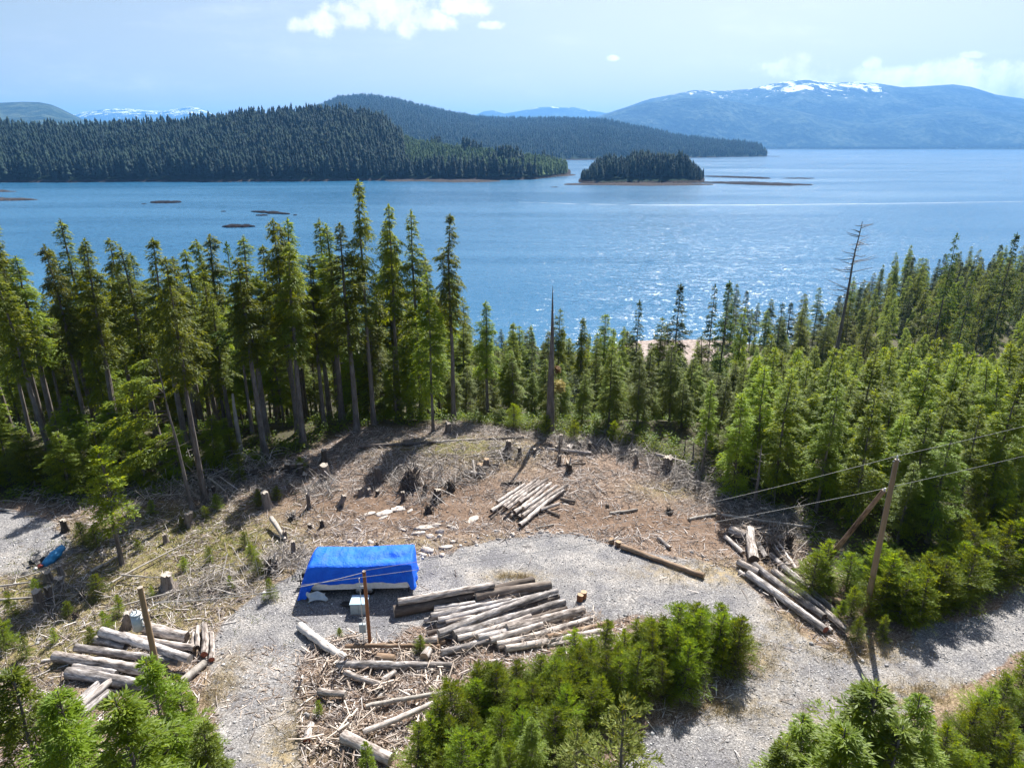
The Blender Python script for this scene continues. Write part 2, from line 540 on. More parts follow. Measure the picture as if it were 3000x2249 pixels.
# berm of the debris island
isl = sdist(X, Y, gISL)
Z = Z + np.where(fine, 0.35 * sstep(0.2, 2.5, isl) * (0.6 + 0.8 * fbm(X / 1.5, Y / 1.5, 3, 3)), 0)
ny, nx = X.shape
V = np.stack([X, Y, Z], -1).reshape(-1, 3)
idx = np.arange(nx * ny).reshape(ny, nx)
Q = np.stack([idx[:-1, :-1], idx[:-1, 1:], idx[1:, 1:], idx[1:, :-1]], -1).reshape(-1, 4)


def GP(dx, dy):
    p = GD(dx, dy); return p.x, p.y


def blob(cx, cy, rx, ry):
    return np.exp(-(((X - cx) / rx) ** 2 + ((Y - cy) / ry) ** 2))


moss = np.zeros_like(X)
for (px, py, rx, ry, w) in [(1000, 960, 6, 3, 1.2), (300, 1230, 9, 5, .9), (180, 1330, 7, 3, .7), (480, 1180, 5, 3, .6), (120, 1290, 5, 3, .8), (1450, 1060, 3, 1.5, .6), (360, 1130, 6, 3, .9),
                            (1780, 1150, 3, 2, .8), (60, 1400, 5, 4, .6), (1090, 1170, 2, 1, .4), (900, 1175, 3, 1, .4)]:
    a, b = GP(px, py); moss += w * blob(a, b, rx, ry)
straw = np.zeros_like(X)
for (px, py, rx, ry, w) in [(1560, 1235, 5, 1.2, 1.0), (1630, 1420, 1.6, 1.6, .8), (1870, 1400, 2, 1, 1.2), (1990, 1500, 3, 1, .9), (1560, 1520, 2, .8, .8), (1110, 1245, 2, .7, .9),
                            (470, 1480, 1.2, 2.5, .6), (640, 1560, 1.5, 2, .5), (200, 1260, 6, 3, .6), (80, 1350, 5, 2.5, .7), (1700, 1340, 1.5, 2, .6), (1800, 1600, 3, 2, .5), (620, 1640, 1.5, 1, .8)]:
    a, b = GP(px, py); straw += w * blob(a, b, rx, ry)
mud = np.zeros_like(X)
for (px, py, rx, ry, w) in [(900, 1110, 9, 2.2, 1.0), (1300, 1110, 5, 1.6, 1.0), (1440, 1130, 7, 1.6, 1.1), (1000, 1060, 4, 1.5, .9), (760, 1080, 5, 2, .7), (1540, 1170, 3, 1, .8), (760, 1500, 3, 3, .5), (1000, 1390, 4, 1.0, .6)]:
    a, b = GP(px, py); mud += w * blob(a, b, rx, ry)
zone = np.stack([g, np.clip(moss, 0, 1), np.clip(mud, 0, 1), np.ones_like(g)], -1).reshape(-1, 4)
zone2 = np.stack([np.clip(straw, 0, 1), clear, np.clip(g, 0, 1), np.ones_like(g)], -1).reshape(-1, 4)

m, nt, p = mat('clearing_ground', 0.95)
av = N(nt, 'ShaderNodeVertexColor', layer_name='zone'); s1 = N(nt, 'ShaderNodeSeparateColor'); L(nt, av.outputs[0], s1.inputs[0])
av2 = N(nt, 'ShaderNodeVertexColor', layer_name='zone2'); s2 = N(nt, 'ShaderNodeSeparateColor'); L(nt, av2.outputs[0], s2.inputs[0])
nA = noise(nt, 2.2, 8, 0.7); nB = noise(nt, 9.0, 6, 0.7); nC = noise(nt, 11.0, 4, 0.75); nD = noise(nt, 0.5, 4, 0.6); nE = noise(nt, 14, 5, 0.7, stretch=(1, 2.2, 1), dist=1.2)
soil = ramp(nt, nB, [(0.3, (0.032, 0.020, 0.014)), (0.46, (0.125, 0.080, 0.055)), (0.58, (0.26, 0.195, 0.15)), (0.70, (0.44, 0.375, 0.32))])
mudc = ramp(nt, nA, [(0.35, (0.055, 0.030, 0.017)), (0.6, (0.145, 0.088, 0.054)), (0.75, (0.24, 0.16, 0.11))])
soil = mixc(nt, mth(nt, 'MULTIPLY', s1.outputs[2], mth(nt, 'ADD', mth(nt, 'MULTIPLY', nE, 1.2), 0.1, clamp=True), clamp=True), soil, mudc)
mossc = ramp(nt, nB, [(0.3, (0.025, 0.034, 0.008)), (0.5, (0.11, 0.108, 0.022)), (0.68, (0.23, 0.20, 0.05))])
mf = mth(nt, 'MULTIPLY', s1.outputs[1], mth(nt, 'MULTIPLY', mth(nt, 'SUBTRACT', nA, 0.32), 4.5, clamp=True), clamp=True)
soil = mixc(nt, mf, soil, mossc)
grc = ramp(nt, nC, [(0.34, (0.055, 0.056, 0.060)), (0.46, (0.145, 0.144, 0.152)), (0.54, (0.21, 0.208, 0.215)), (0.63, (0.38, 0.378, 0.385))])
grw = ramp(nt, nD, [(0.36, (0.66, 0.66, 0.70)), (0.5, (0.95, 0.94, 0.93)), (0.66, (1.3, 1.25, 1.18))])
grc = mixc(nt, 1.0, grc, grw, 'MULTIPLY')
gsep = mth(nt, 'ADD', s1.outputs[0], mth(nt, 'MULTIPLY', mth(nt, 'SUBTRACT', nB, 0.5), 0.9))
mrg = N(nt, 'ShaderNodeMapRange', inp={'From Min': 0.35, 'From Max': 0.65}); L(nt, gsep, mrg.inputs[0])
base = mixc(nt, mrg.outputs[0], soil, grc)
strc = ramp(nt, nE, [(0.3, (0.15, 0.11, 0.055)), (0.5, (0.32, 0.25, 0.145)), (0.7, (0.48, 0.40, 0.26))])
sf = mth(nt, 'MULTIPLY', s2.outputs[0], mth(nt, 'MULTIPLY', mth(nt, 'SUBTRACT', nA, 0.38), 5, clamp=True), clamp=True)
base = mixc(nt, sf, base, strc)
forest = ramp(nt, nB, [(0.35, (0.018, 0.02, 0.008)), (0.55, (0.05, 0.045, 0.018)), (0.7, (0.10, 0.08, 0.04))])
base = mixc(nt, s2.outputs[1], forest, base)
# rocky beach by the water line
geo = N(nt, 'ShaderNodeNewGeometry'); sz = N(nt, 'ShaderNodeSeparateXYZ'); L(nt, geo.outputs['Position'], sz.inputs[0])
bmr = N(nt, 'ShaderNodeMapRange', inp={'From Min': WATER_Z + 3.6, 'From Max': WATER_Z + 2.0}); L(nt, sz.outputs[2], bmr.inputs[0])
bxa = N(nt, 'ShaderNodeMapRange', inp={'From Min': 22, 'From Max': 34}); L(nt, sz.outputs[0], bxa.inputs[0])
bxb = N(nt, 'ShaderNodeMapRange', inp={'From Min': 74, 'From Max': 62}); L(nt, sz.outputs[0], bxb.inputs[0])
beach = ramp(nt, noise(nt, 0.8, 6, .7), [(0.35, (0.10, 0.075, 0.065)), (0.65, (0.36, 0.30, 0.27))])
base = mixc(nt, mth(nt, 'MULTIPLY', bmr.outputs[0], mth(nt, 'MULTIPLY', bxa.outputs[0], bxb.outputs[0])), base, beach)
L(nt, base, p.inputs['Base Color'])
hh = mth(nt, 'ADD', mth(nt, 'MULTIPLY', nB, 0.6), mth(nt, 'MULTIPLY', nC, 0.4))
bump(nt, p, hh, 0.9, 0.10)
me = mesh_np('ground', V, Q, m, smooth=True)
for nm, arr in (('zone', zone), ('zone2', zone2)):
    ca = me.color_attributes.new(nm, 'FLOAT_COLOR', 'POINT')
    ca.data.foreach_set('color', arr.astype(np.float32).ravel())
tag(obj('ground', me), kind='structure')
from mathutils.bvhtree import BVHTree
_fi = (xs >= -42) & (xs <= 36); _fj = (ys >= 19) & (ys <= 64)
_gx, _gy, _gzv = xs[_fi], ys[_fj], Z[np.ix_(_fj, _fi)]


def gh(x, y):
    """height of the finished ground mesh (bilinear in the fine part)"""
    x = np.asarray(x, float); y = np.asarray(y, float)
    ins = (x > _gx[0]) & (x < _gx[-1]) & (y > _gy[0]) & (y < _gy[-1])
    i = np.clip(np.searchsorted(_gx, x) - 1, 0, len(_gx) - 2); j = np.clip(np.searchsorted(_gy, y) - 1, 0, len(_gy) - 2)
    fx = np.clip((x - _gx[i]) / (_gx[i + 1] - _gx[i]), 0, 1); fy = np.clip((y - _gy[j]) / (_gy[j + 1] - _gy[j]), 0, 1)
    zz = (_gzv[j, i] * (1 - fx) + _gzv[j, i + 1] * fx) * (1 - fy) + (_gzv[j + 1, i] * (1 - fx) + _gzv[j + 1, i + 1] * fx) * fy
    return np.where(ins, zz, gz(x, y))


# ------------------------------------------------------------------ water
m, nt, p = mat('sea_water', 0.42)
p.inputs['IOR'].default_value = 1.333
p.inputs['Specular IOR Level'].default_value = 0.22
tcn = N(nt, 'ShaderNodeTexCoord')
n1 = N(nt, 'ShaderNodeTexNoise', inp={'Scale': 1.1, 'Detail': 4.0, 'Roughness': 0.62, 'Distortion': 0.6})
mp = N(nt, 'ShaderNodeMapping', inp={'Scale': (0.75, 1.5, 1.0), 'Rotation': (0, 0, 0.35)})
L(nt, tcn.outputs['Object'], mp.inputs[0]); L(nt, mp.outputs[0], n1.inputs['Vector'])
n2 = N(nt, 'ShaderNodeTexNoise', inp={'Scale': 3.6, 'Detail': 3.0, 'Roughness': 0.6})
L(nt, mp.outputs[0], n2.inputs['Vector'])
h = mth(nt, 'ADD', n1.outputs[0], mth(nt, 'MULTIPLY', n2.outputs[0], 0.30))
va = N(nt, 'ShaderNodeVectorMath', operation='SUBTRACT'); L(nt, n1.outputs['Color'], va.inputs[0]); va.inputs[1].default_value = (.5, .5, .5)
vb = N(nt, 'ShaderNodeVectorMath', operation='SUBTRACT'); L(nt, n2.outputs['Color'], vb.inputs[0]); vb.inputs[1].default_value = (.5, .5, .5)
vs0 = N(nt, 'ShaderNodeVectorMath', operation='ADD'); L(nt, va.outputs[0], vs0.inputs[0]); L(nt, vb.outputs[0], vs0.inputs[1])
n3 = N(nt, 'ShaderNodeTexNoise', inp={'Scale': 0.24, 'Detail': 4.0, 'Roughness': 0.7, 'Distortion': 0.5})
L(nt, mp.outputs[0], n3.inputs['Vector'])
vd = N(nt, 'ShaderNodeVectorMath', operation='SUBTRACT'); L(nt, n3.outputs['Color'], vd.inputs[0]); vd.inputs[1].default_value = (.5, .5, .5)
vd_ = N(nt, 'ShaderNodeVectorMath', operation='MULTIPLY'); L(nt, vd.outputs[0], vd_.inputs[0]); vd_.inputs[1].default_value = (.7, .7, .7); vd = vd_
vs = N(nt, 'ShaderNodeVectorMath', operation='ADD'); L(nt, vs0.outputs[0], vs.inputs[0]); L(nt, vd.outputs[0], vs.inputs[1])
vm = N(nt, 'ShaderNodeVectorMath', operation='MULTIPLY'); L(nt, vs.outputs[0], vm.inputs[0]); vm.inputs[1].default_value = (1.1, 1.2, 0)
vc = N(nt, 'ShaderNodeVectorMath', operation='ADD'); L(nt, vm.outputs[0], vc.inputs[0]); vc.inputs[1].default_value = (0, 0, 1)
vn = N(nt, 'ShaderNodeVectorMath', operation='NORMALIZE'); L(nt, vc.outputs[0], vn.inputs[0]); L(nt, vn.outputs[0], p.inputs['Normal'])
# wind lanes: rougher and calmer streaks
lane = noise(nt, 0.004, 5, 0.65, stretch=(0.35, 1.6, 1), dist=0.8)
L(nt, ramp(nt, lane, [(0.4, (0.13,) * 3), (0.62, (0.22,) * 3)]), p.inputs['Roughness'])
wc = ramp(nt, lane, [(0.35, (0.018, 0.098, 0.205)), (0.7, (0.034, 0.125, 0.235))])
L(nt, wc, p.inputs['Base Color'])
m_water = m
S = 27000
me = mesh_np('water', [(-S, -3000, 0), (S, -3000, 0), (S, S, 0), (-S, S, 0)], np.array([[0, 1, 2, 3]]), m)
tag(obj('water', me, loc=(0, 0, WATER_Z)), kind='structure')

# ------------------------------------------------------------------ far lands, laid out by bearing and distance
m, nt, p = mat('forested_slope', 0.95)
p.inputs['Specular IOR Level'].default_value = 0.05
nn = noise(nt, 0.02, 8, 0.7); nf = noise(nt, 0.11, 4, 0.7)
f = mth(nt, 'ADD', mth(nt, 'MULTIPLY', nn, 0.6), mth(nt, 'MULTIPLY', nf, 0.4))
fc = ramp(nt, f, [(0.35, (0.005, 0.015, 0.010)), (0.55, (0.014, 0.034, 0.018)), (0.7, (0.03, 0.055, 0.025))])
geo = N(nt, 'ShaderNodeNewGeometry'); sz = N(nt, 'ShaderNodeSeparateXYZ'); L(nt, geo.outputs['Position'], sz.inputs[0])
rockc = ramp(nt, noise(nt, 0.12, 6, .7), [(0.35, (0.02, 0.018, 0.018)), (0.6, (0.05, 0.042, 0.04)), (0.75, (0.15, 0.13, 0.125))])
bmr = N(nt, 'ShaderNodeMapRange', inp={'From Min': WATER_Z + 4.5, 'From Max': WATER_Z + 2.8})
L(nt, mth(nt, 'ADD', sz.outputs[2], mth(nt, 'MULTIPLY', mth(nt, 'SUBTRACT', nf, .5), 4)), bmr.inputs[0])
L(nt, mixc(nt, bmr.outputs[0], fc, rockc), p.inputs['Base Color'])
bump(nt, p, f, 1.0, 25)
M['slope'] = m


def mountain_mat(name, lo, hi, seed, snow=True, xfade=0):
    m, nt, p = mat(name, 0.95)
    p.inputs['Specular IOR Level'].default_value = 0.05
    nn = noise(nt, 0.0016, 9, 0.72); nf = noise(nt, 0.012, 6, 0.7)
    f = mth(nt, 'ADD', mth(nt, 'MULTIPLY', nn, 0.55), mth(nt, 'MULTIPLY', nf, 0.45))
    c = ramp(nt, f, [(0.40, (0.004, 0.014, 0.014)), (0.5, (0.02, 0.042, 0.030)), (0.60, (0.085, 0.115, 0.075))])
    if snow:
        geo = N(nt, 'ShaderNodeNewGeometry'); sz = N(nt, 'ShaderNodeSeparateXYZ'); L(nt, geo.outputs['Position'], sz.inputs[0])
        mr_ = N(nt, 'ShaderNodeMapRange', inp={'From Min': lo, 'From Max': hi, 'To Min': -0.80, 'To Max': 0.16})
        L(nt, sz.outputs[2], mr_.inputs[0])
        sn = mth(nt, 'ADD', mth(nt, 'MULTIPLY', mth(nt, 'SUBTRACT', noise(nt, 0.0032, 9, 0.75, dist=1.0), 0.5), 3.4), mr_.outputs[0])
        if xfade:
            xr = N(nt, 'ShaderNodeMapRange', inp={'From Min': xfade, 'From Max': xfade + 900, 'To Min': 0.0, 'To Max': 1.4}); L(nt, sz.outputs[0], xr.inputs[0]); sn = mth(nt, 'SUBTRACT', sn, xr.outputs[0])
        m2 = N(nt, 'ShaderNodeMapRange', inp={'From Min': 0.12, 'From Max': 0.20}); L(nt, sn, m2.inputs[0])
        c = mixc(nt, m2.outputs[0], c, (0.80, 0.83, 0.88))
    L(nt, c, p.inputs['Base Color'])
    bump(nt, p, f, 0.9, 90)
    return m


def land(name, sil, Ds, Dr, tree_h, mtl, na=300, nd=60, rough=6.0, rs=300.0, seed=1, back=1.7, power=0.75, base_h=2.2, tails=(0, 0), gull=0.0):
    """sil: ridge line read in the photo; Ds, Dr: shore and ridge distance as lists over the same readings or numbers"""
    pts = sorted([(tan_ae(x * K, y * K)) for x, y in sil])
    A = np.array([q[0] for q in pts]); E = np.array([q[1] for q in pts])
    a = np.linspace(A[0], A[-1], na)
    e = np.interp(a, A, E)
    def dist(D):
        if isinstance(D, (int, float)): return np.full(na, float(D))
        DA = [tan_ae(x * K, 400 * K)[0] for x, _ in D]; return np.interp(a, DA, [d for _, d in D])
    ds = dist(Ds); dr = dist(Dr)
    ds = ds + (fbm(a * 40, a * 0, 3, seed) - .5) * 0.03 * ds
    s = np.concatenate([np.linspace(-0.12, 1, nd), np.linspace(1, back, nd // 3)[1:]])
    Sg, Ag = np.meshgrid(s, a)
    D = ds[:, None] + (dr - ds)[:, None] * Sg
    zr = (CAM_H + e * dr) - tree_h
    Xg = Ag * D; Yg = D
    prof = np.where(Sg < 0, Sg * 0.4, np.where(Sg <= 1, np.clip(Sg, 0, 1) ** power, 1 - 0.9 * (Sg - 1) / (back - 1)))
    hgt = (zr - WATER_Z)[:, None]
    z = WATER_Z + base_h * sstep(-0.02, 0.03, Sg) + np.maximum(hgt, base_h + 1.0) * prof * 1.0
    nz_ = fbm(Xg / rs, Yg / rs, 5, seed + 3) - 0.5
    wgt = np.clip(Sg, 0, 1) * np.clip((1 - Sg) * 5, 0.12, 1)
    z = z + rough * nz_ * 2 * wgt
    if gull:
        rid = 1 - np.abs(fbm(Xg / (rs * 1.3), Yg / (rs * 2.2), 4, seed + 9) * 2 - 1) * 2
        z = z + gull * rid * np.clip(Sg, 0, 1) * np.clip((1 - Sg) * 1.9, 0.0, 1)
    # the ends run down into the water
    k = (a - a[0]) / (a[-1] - a[0])
    if tails[0]: z = WATER_Z - 1.5 + (z - WATER_Z + 1.5) * sstep(0, tails[0], k)[:, None]
    if tails[1]: z = WATER_Z - 1.5 + (z - WATER_Z + 1.5) * sstep(0, tails[1], 1 - k)[:, None]
    n0, n1_ = z.shape
    V = np.stack([Xg, Yg, z], -1).reshape(-1, 3)
    idx = np.arange(n0 * n1_).reshape(n0, n1_)
    Q = np.stack([idx[:-1, :-1], idx[1:, :-1], idx[1:, 1:], idx[:-1, 1:]], -1).reshape(-1, 4)
    o = tag(obj(name, mesh_np(name, V, Q, mtl, smooth=True)), kind='structure')
    return dict(a=a, s=s, X=Xg, Y=Yg, z=z, hts=z)


def sample_land(LD, n, seed, smin=0.02, smax=1.15, zmin=3.2):
    """random surface points, uniform in area"""
    r = RS(seed)
    na, ns = LD['X'].shape
    out = []
    ar = np.hypot(LD['X'][1:, :-1] - LD['X'][:-1, :-1], LD['Y'][1:, :-1] - LD['Y'][:-1, :-1]) * np.abs(LD['Y'][:-1, 1:] - LD['Y'][:-1, :-1])
    smask = (LD['s'][:-1] >= smin) & (LD['s'][:-1] <= smax)
    w = ar * smask[None]
    w = (w / w.sum()).ravel()
    c = r.choice(len(w), n, p=w)
    i, j = c // (ns - 1), c % (ns - 1)
    u, v = r.rand(n), r.rand(n)
    def bl(F): return (F[i, j] * (1 - u) + F[i + 1, j] * u) * (1 - v) + (F[i, j + 1] * (1 - u) + F[i + 1, j + 1] * u) * v
    P = np.stack([bl(LD['X']), bl(LD['Y']), bl(LD['z'])], 1)
    return P[P[:, 2] > WATER_Z + zmin]


def far_tree(tiers, sides, seed):
    """jagged stacked conifer of unit height, joined later into a wood"""
    r = RS(seed)
    Vs = []; Fs = []
    off = 0
    for t in range(tiers):
        z0 = 0.12 + 0.80 * t / tiers; z1 = min(1.0, z0 + 1.25 / tiers + 0.05)
        rad = 0.20 * (1 - z0) ** 0.8 * r.uniform(.8, 1.15) + 0.015
        ang = np.arange(sides) * 2 * np.pi / sides + r.rand() * 6
        rr = rad * r.uniform(.55, 1.25, sides)
        zz = z0 + r.uniform(-.03, .03, sides)
        ring = np.stack([np.cos(ang) * rr, np.sin(ang) * rr, zz], 1)
        Vs.append(np.concatenate([ring, [[r.uniform(-.01, .01), r.uniform(-.01, .01), z1]]]))
        i = np.arange(sides)
        Fs.append(np.stack([i, (i + 1) % sides, np.full(sides, sides)], 1) + off)
        off += sides + 1
    return np.concatenate(Vs), np.concatenate(Fs)


def wood_mass(name, P, hmin, hmax, mtl, seed, tiers=4, sides=6, wide=1.0, nvar=6, taper=None):
    r = RS(seed)
    vs = [far_tree(tiers, sides, seed * 10 + k) for k in range(nvar)]
    allV = []; allF = []; off = 0
    which = r.randint(0, nvar, len(P))
    H = (hmin + (hmax - hmin) * r.rand(len(P)) ** 1.6) * (0.7 + 0.6 * fbm(P[:, 0] / 30, P[:, 1] / 30, 3, seed))
    if taper is not None:
        ta_ = P[:, 0] / P[:, 1]; lo_, hi_ = ta_.min(), ta_.max(); kk_ = (ta_ - lo_) / (hi_ - lo_)
        H = H * (.45 + .55 * sstep(0, taper, kk_)) * (.5 + .5 * sstep(0, taper * .8, 1 - kk_)) * (1 - .22 * sstep(.25, .3, kk_) * (1 - sstep(.36, .42, kk_)))
    ang = r.rand(len(P)) * 6.28
    for k in range(nvar):
        V0, F0 = vs[k]
        sel = which == k
        p = P[sel]; h = H[sel]; a = ang[sel]
        c, s = np.cos(a)[:, None], np.sin(a)[:, None]
        w = (wide * r.uniform(.8, 1.25, len(p)))[:, None]
        xx = (V0[None, :, 0] * c - V0[None, :, 1] * s) * h[:, None] * w
        yy_ = (V0[None, :, 0] * s + V0[None, :, 1] * c) * h[:, None] * w
        zz = V0[None, :, 2] * h[:, None]
        V = np.stack([xx + p[:, 0:1], yy_ + p[:, 1:2], zz + p[:, 2:3]], -1).reshape(-1, 3)
        F = (F0[None] + (np.arange(len(p)) * len(V0))[:, None, None]).reshape(-1, 3) + off
        allV.append(V); allF.append(F); off += len(V)
    me = mesh_np(name, np.concatenate(allV), [np.concatenate(allF)], mtl)
    return tag(obj(name, me), kind='stuff')


def far_foliage(name, stops):
    m, nt, p = mat(name, 0.9)
    geo = N(nt, 'ShaderNodeNewGeometry')
    n1 = noise(nt, 0.02, 4, .6)
    f = mth(nt, 'ADD', mth(nt, 'MULTIPLY', geo.outputs['Random Per Island'], 0.45), mth(nt, 'MULTIPLY', n1, 0.55))
    L(nt, ramp(nt, f, stops), p.inputs['Base Color'])
    p.inputs['Specular IOR Level'].default_value = 0.15
    return m


M['far'] = far_foliage('far_conifers', [(0.25, (0.003, 0.012, 0.013)), (0.5, (0.007, 0.024, 0.020)), (0.75, (0.020, 0.042, 0.028))])
M['farg'] = far_foliage('regrown_conifers', [(0.25, (0.012, 0.032, 0.010)), (0.5, (0.028, 0.062, 0.018)), (0.75, (0.06, 0.10, 0.028))])

# the wooded headland across the bay
sil = [(-160, 268), (-50, 265), (60, 265), (130, 268), (200, 268), (300, 262), (400, 258), (450, 250), (520, 243), (600, 238), (700, 229), (760, 235), (830, 250), (860, 275), (900, 290),
       (1000, 305), (1100, 318), (1180, 328), (1225, 340), (1242, 352)]
HL = land('headland', sil, [(-160, 1180), (0, 1200), (600, 1225), (800, 1260), (1000, 1270), (1150, 1300), (1240, 1500)],
          [(-160, 1620), (0, 1600), (600, 1680), (900, 1700), (1100, 1600), (1240, 1680)], 27, M['slope'], 340, 50, 9, 110, 3, 1.8, 0.85, tails=(0, .02), gull=10)
P = sample_land(HL, 14500, 5, 0.0, 1.35, 2.9)
aa = P[:, 0] / P[:, 1]
regr = (aa > tan_ae(870 * K, 300 * K)[0]) & (P[:, 1] < 1900) & (fbm(P[:, 0] / 90, P[:, 1] / 90, 2, 4) > .28)
s_front = P[:, 1] < 1330
wood_mass('headland_forest', P[~regr | s_front], 22, 38, M['far'], 11, 7, 6, 0.92)
wood_mass('regrown_forest', P[regr & ~s_front], 13, 22, M['farg'], 12, 4, 5, 1.0)

# long hill behind, and its dark point
sil = [(640, 240), (700, 222), (730, 208), (790, 202), (850, 210), (900, 222), (970, 240), (1030, 250), (1100, 254), (1200, 253), (1300, 254), (1330, 261), (1400, 274), (1450, 288), (1520, 296),
       (1560, 300), (1610, 304), (1645, 312), (1662, 326)]
H2 = land('long_hill', sil, [(640, 2700), (1200, 2900), (1400, 3300), (1662, 3850)], [(640, 5200), (1200, 5000), (1500, 4400), (1662, 4200)], 22, M['slope'], 300, 70, 22, 500, 8, 1.5, 0.9, gull=28, tails=(0, .015))
P = sample_land(H2, 24000, 6, 0.0, 1.1, 2.5)
wood_mass('hill_forest', P, 20, 34, M['far'], 13, 2, 4, 0.9, 4)
# island with the dark wood
sil = [(1246, 372), (1262, 356), (1300, 345), (1345, 338), (1400, 337), (1470, 340), (1510, 350), (1528, 366)]
IS = land('wooded_island', sil, [(1246, 1185), (1300, 1130), (1450, 1165), (1530, 1190)], [(1246, 1260), (1300, 1300), (1530, 1300)], 25, M['slope'], 120, 30, 1.0, 30, 21, 1.8, .6, 1.6, tails=(.04, .04))
P = sample_land(IS, 1500, 7, 0.16, 1.7, 2.4)
wood_mass('island_forest', P, 19, 36, M['far'], 14, 6, 6, 0.85, taper=.22)


def reef(name, x0, x1, yp, wpx, seed, hz=1.6, label=None, group=None, bend=0.0, kind=None):
    """low rock shelf lying in the water between two photo columns"""
    r = RS(seed)
    n = 60
    k = np.linspace(0, 1, n)
    y = yp + bend * k
    cen = np.array([tuple(T_water(x0 + (x1 - x0) * kk, yy_)) for kk, yy_ in zip(k, y)])
    dd = np.array([T_water(x0, yp + bend * kk + wpx)[1] - T_water(x0, yp + bend * kk)[1] for kk in k])
    half = np.abs(dd) * 0.5 * (np.sin(np.pi * np.clip(k, .02, .98)) ** 0.6) * (0.45 + 1.1 * fbm(k * 7, k * 0, 3, seed))
    m_ = 9
    q = np.linspace(-1, 1, m_)
    Xr = np.repeat(cen[:, 0:1], m_, 1); Yr = cen[:, 1:2] + half[:, None] * q[None]
    hgt = (1 - q[None] ** 2) ** .6 * (0.35 + 1.3 * fbm(Xr / 6, Yr / 6, 4, seed)) * hz * (half / (half.max() + 1e-6))[:, None] ** .4
    Zr = WATER_Z - 0.5 + hgt + 0.35
    Zr[:, 0] = Zr[:, -1] = WATER_Z - 1.5; Zr[0] = Zr[-1] = WATER_Z - 1.5
    V = np.stack([Xr, Yr, Zr], -1).reshape(-1, 3)
    idx = np.arange(n * m_).reshape(n, m_)
    Q = np.stack([idx[:-1, :-1], idx[1:, :-1], idx[1:, 1:], idx[:-1, 1:]], -1).reshape(-1, 4)
    o = obj(name, mesh_np(name, V, Q, M['reef']))
    tag(o, label, 'rock', group, kind)
    return o


def T_water(dx_, dy_):
    x, y, z = ray(dx_ * K, dy_ * K)
    t = (CAM_H - WATER_Z) / (-z)
    return x * t, y * t, WATER_Z


m, nt, p = mat('wet_reef_rock', 0.95)
p.inputs['Specular IOR Level'].default_value = 0.05
L(nt, ramp(nt, noise(nt, 0.35, 6, .7), [(0.35, (0.006, 0.006, 0.008)), (0.6, (0.018, 0.015, 0.017)), (0.75, (0.06, 0.052, 0.05))]), p.inputs['Base Color'])
bump(nt, p, noise(nt, 1.2, 4, .6), 1, .6)
M['reef'] = m
m, nt, p = mat('dry_shore_rock', 0.95)
p.inputs['Specular IOR Level'].default_value = 0.05
L(nt, ramp(nt, noise(nt, 0.3, 6, .7), [(0.35, (0.02, 0.018, 0.019)), (0.6, (0.055, 0.048, 0.047)), (0.75, (0.22, 0.20, 0.195))]), p.inputs['Base Color'])
bump(nt, p, noise(nt, 1.2, 4, .6), 1, .6)
M['shore'] = m
reef('reef_rock', 326, 391, 437.5, 5, 1, 2.0, 'brown weedy reef rock, nearest to the dark headland shore on the left')
reef('reef_rock', 307, 316, 440.5, 1.6, 2, .8, 'tiny rock just left of the rounded brown reef rock')
reef('reef_rock', 541, 627, 457, 4, 3, 1.8, 'long thin reef rock above and right of the other reefs', bend=6)
reef('reef_rock', 552, 580, 465.5, 2.5, 4, 1.0, 'short flat rock just in front of the long thin reef')
reef('reef_rock', 633, 642, 465, 1.6, 5, .8, 'tiny rock off the right end of the long thin reef')
reef('reef_rock', 479, 552, 490, 5, 6, 1.9, 'dark reef rock nearest the camera, above the broken topped cedar')
reef('reef_rock', 477, 489, 457, 1.5, 7, .7, 'tiny dark rock far left of the long thin reef')
reef('reef_rock', 1345 / 1.0 - 100, 1265, 403.5, 1.4, 8, .6, 'thin rock awash left of the wooded island') if False else None
reef('rock_spit', 1500, 1758, 394, 6.5, 9, 2.4, 'long dark rock spit trailing right from the wooded island', bend=6)
reef('rock_spit', 1520, 1665, 381, 4, 10, 2.2, 'thin upper rock spit behind the long dark spit', bend=5)
reef('reef_rock', 1690, 1760, 385.5, 2.2, 11, 1.2, 'small dark rock beyond the tip of the upper spit')
reef('reef_rock', 1188, 1206, 404.5, 1.4, 12, .7, 'small rock in the channel left of the wooded island')
reef('shore_rocks', 1215, 1545, 399, 7, 13, 2.6, kind='structure').data.materials[0] = M['shore']
reef('shore_rocks', 770, 1085, 388, 8, 14, 2.4, kind='structure', bend=4).data.materials[0] = M['shore']
reef('shore_rocks', 1085, 1245, 384, 8, 15, 2.4, kind='structure', bend=-6).data.materials[0] = M['shore']
reef('shore_rocks', -90, 62, 391, 7, 16, 2.0, kind='structure').data.materials[0] = M['shore']
reef('shore_rocks', -90, 35, 414, 5, 17, 1.6, kind='structure').data.materials[0] = M['shore']
reef('shore_rocks', -90, 80, 432, 6, 18, 2.0, kind='structure').data.materials[0] = M['shore']
reef('shore_rocks', 1650, 1810, 322, 1.6, 19, 3.0, kind='structure').data.materials[0] = M['shore']
reef('reef_rock', 1660, 1682, 338.2, 1.2, 20, 1.6, 'low rock at the tip of the far dark point')

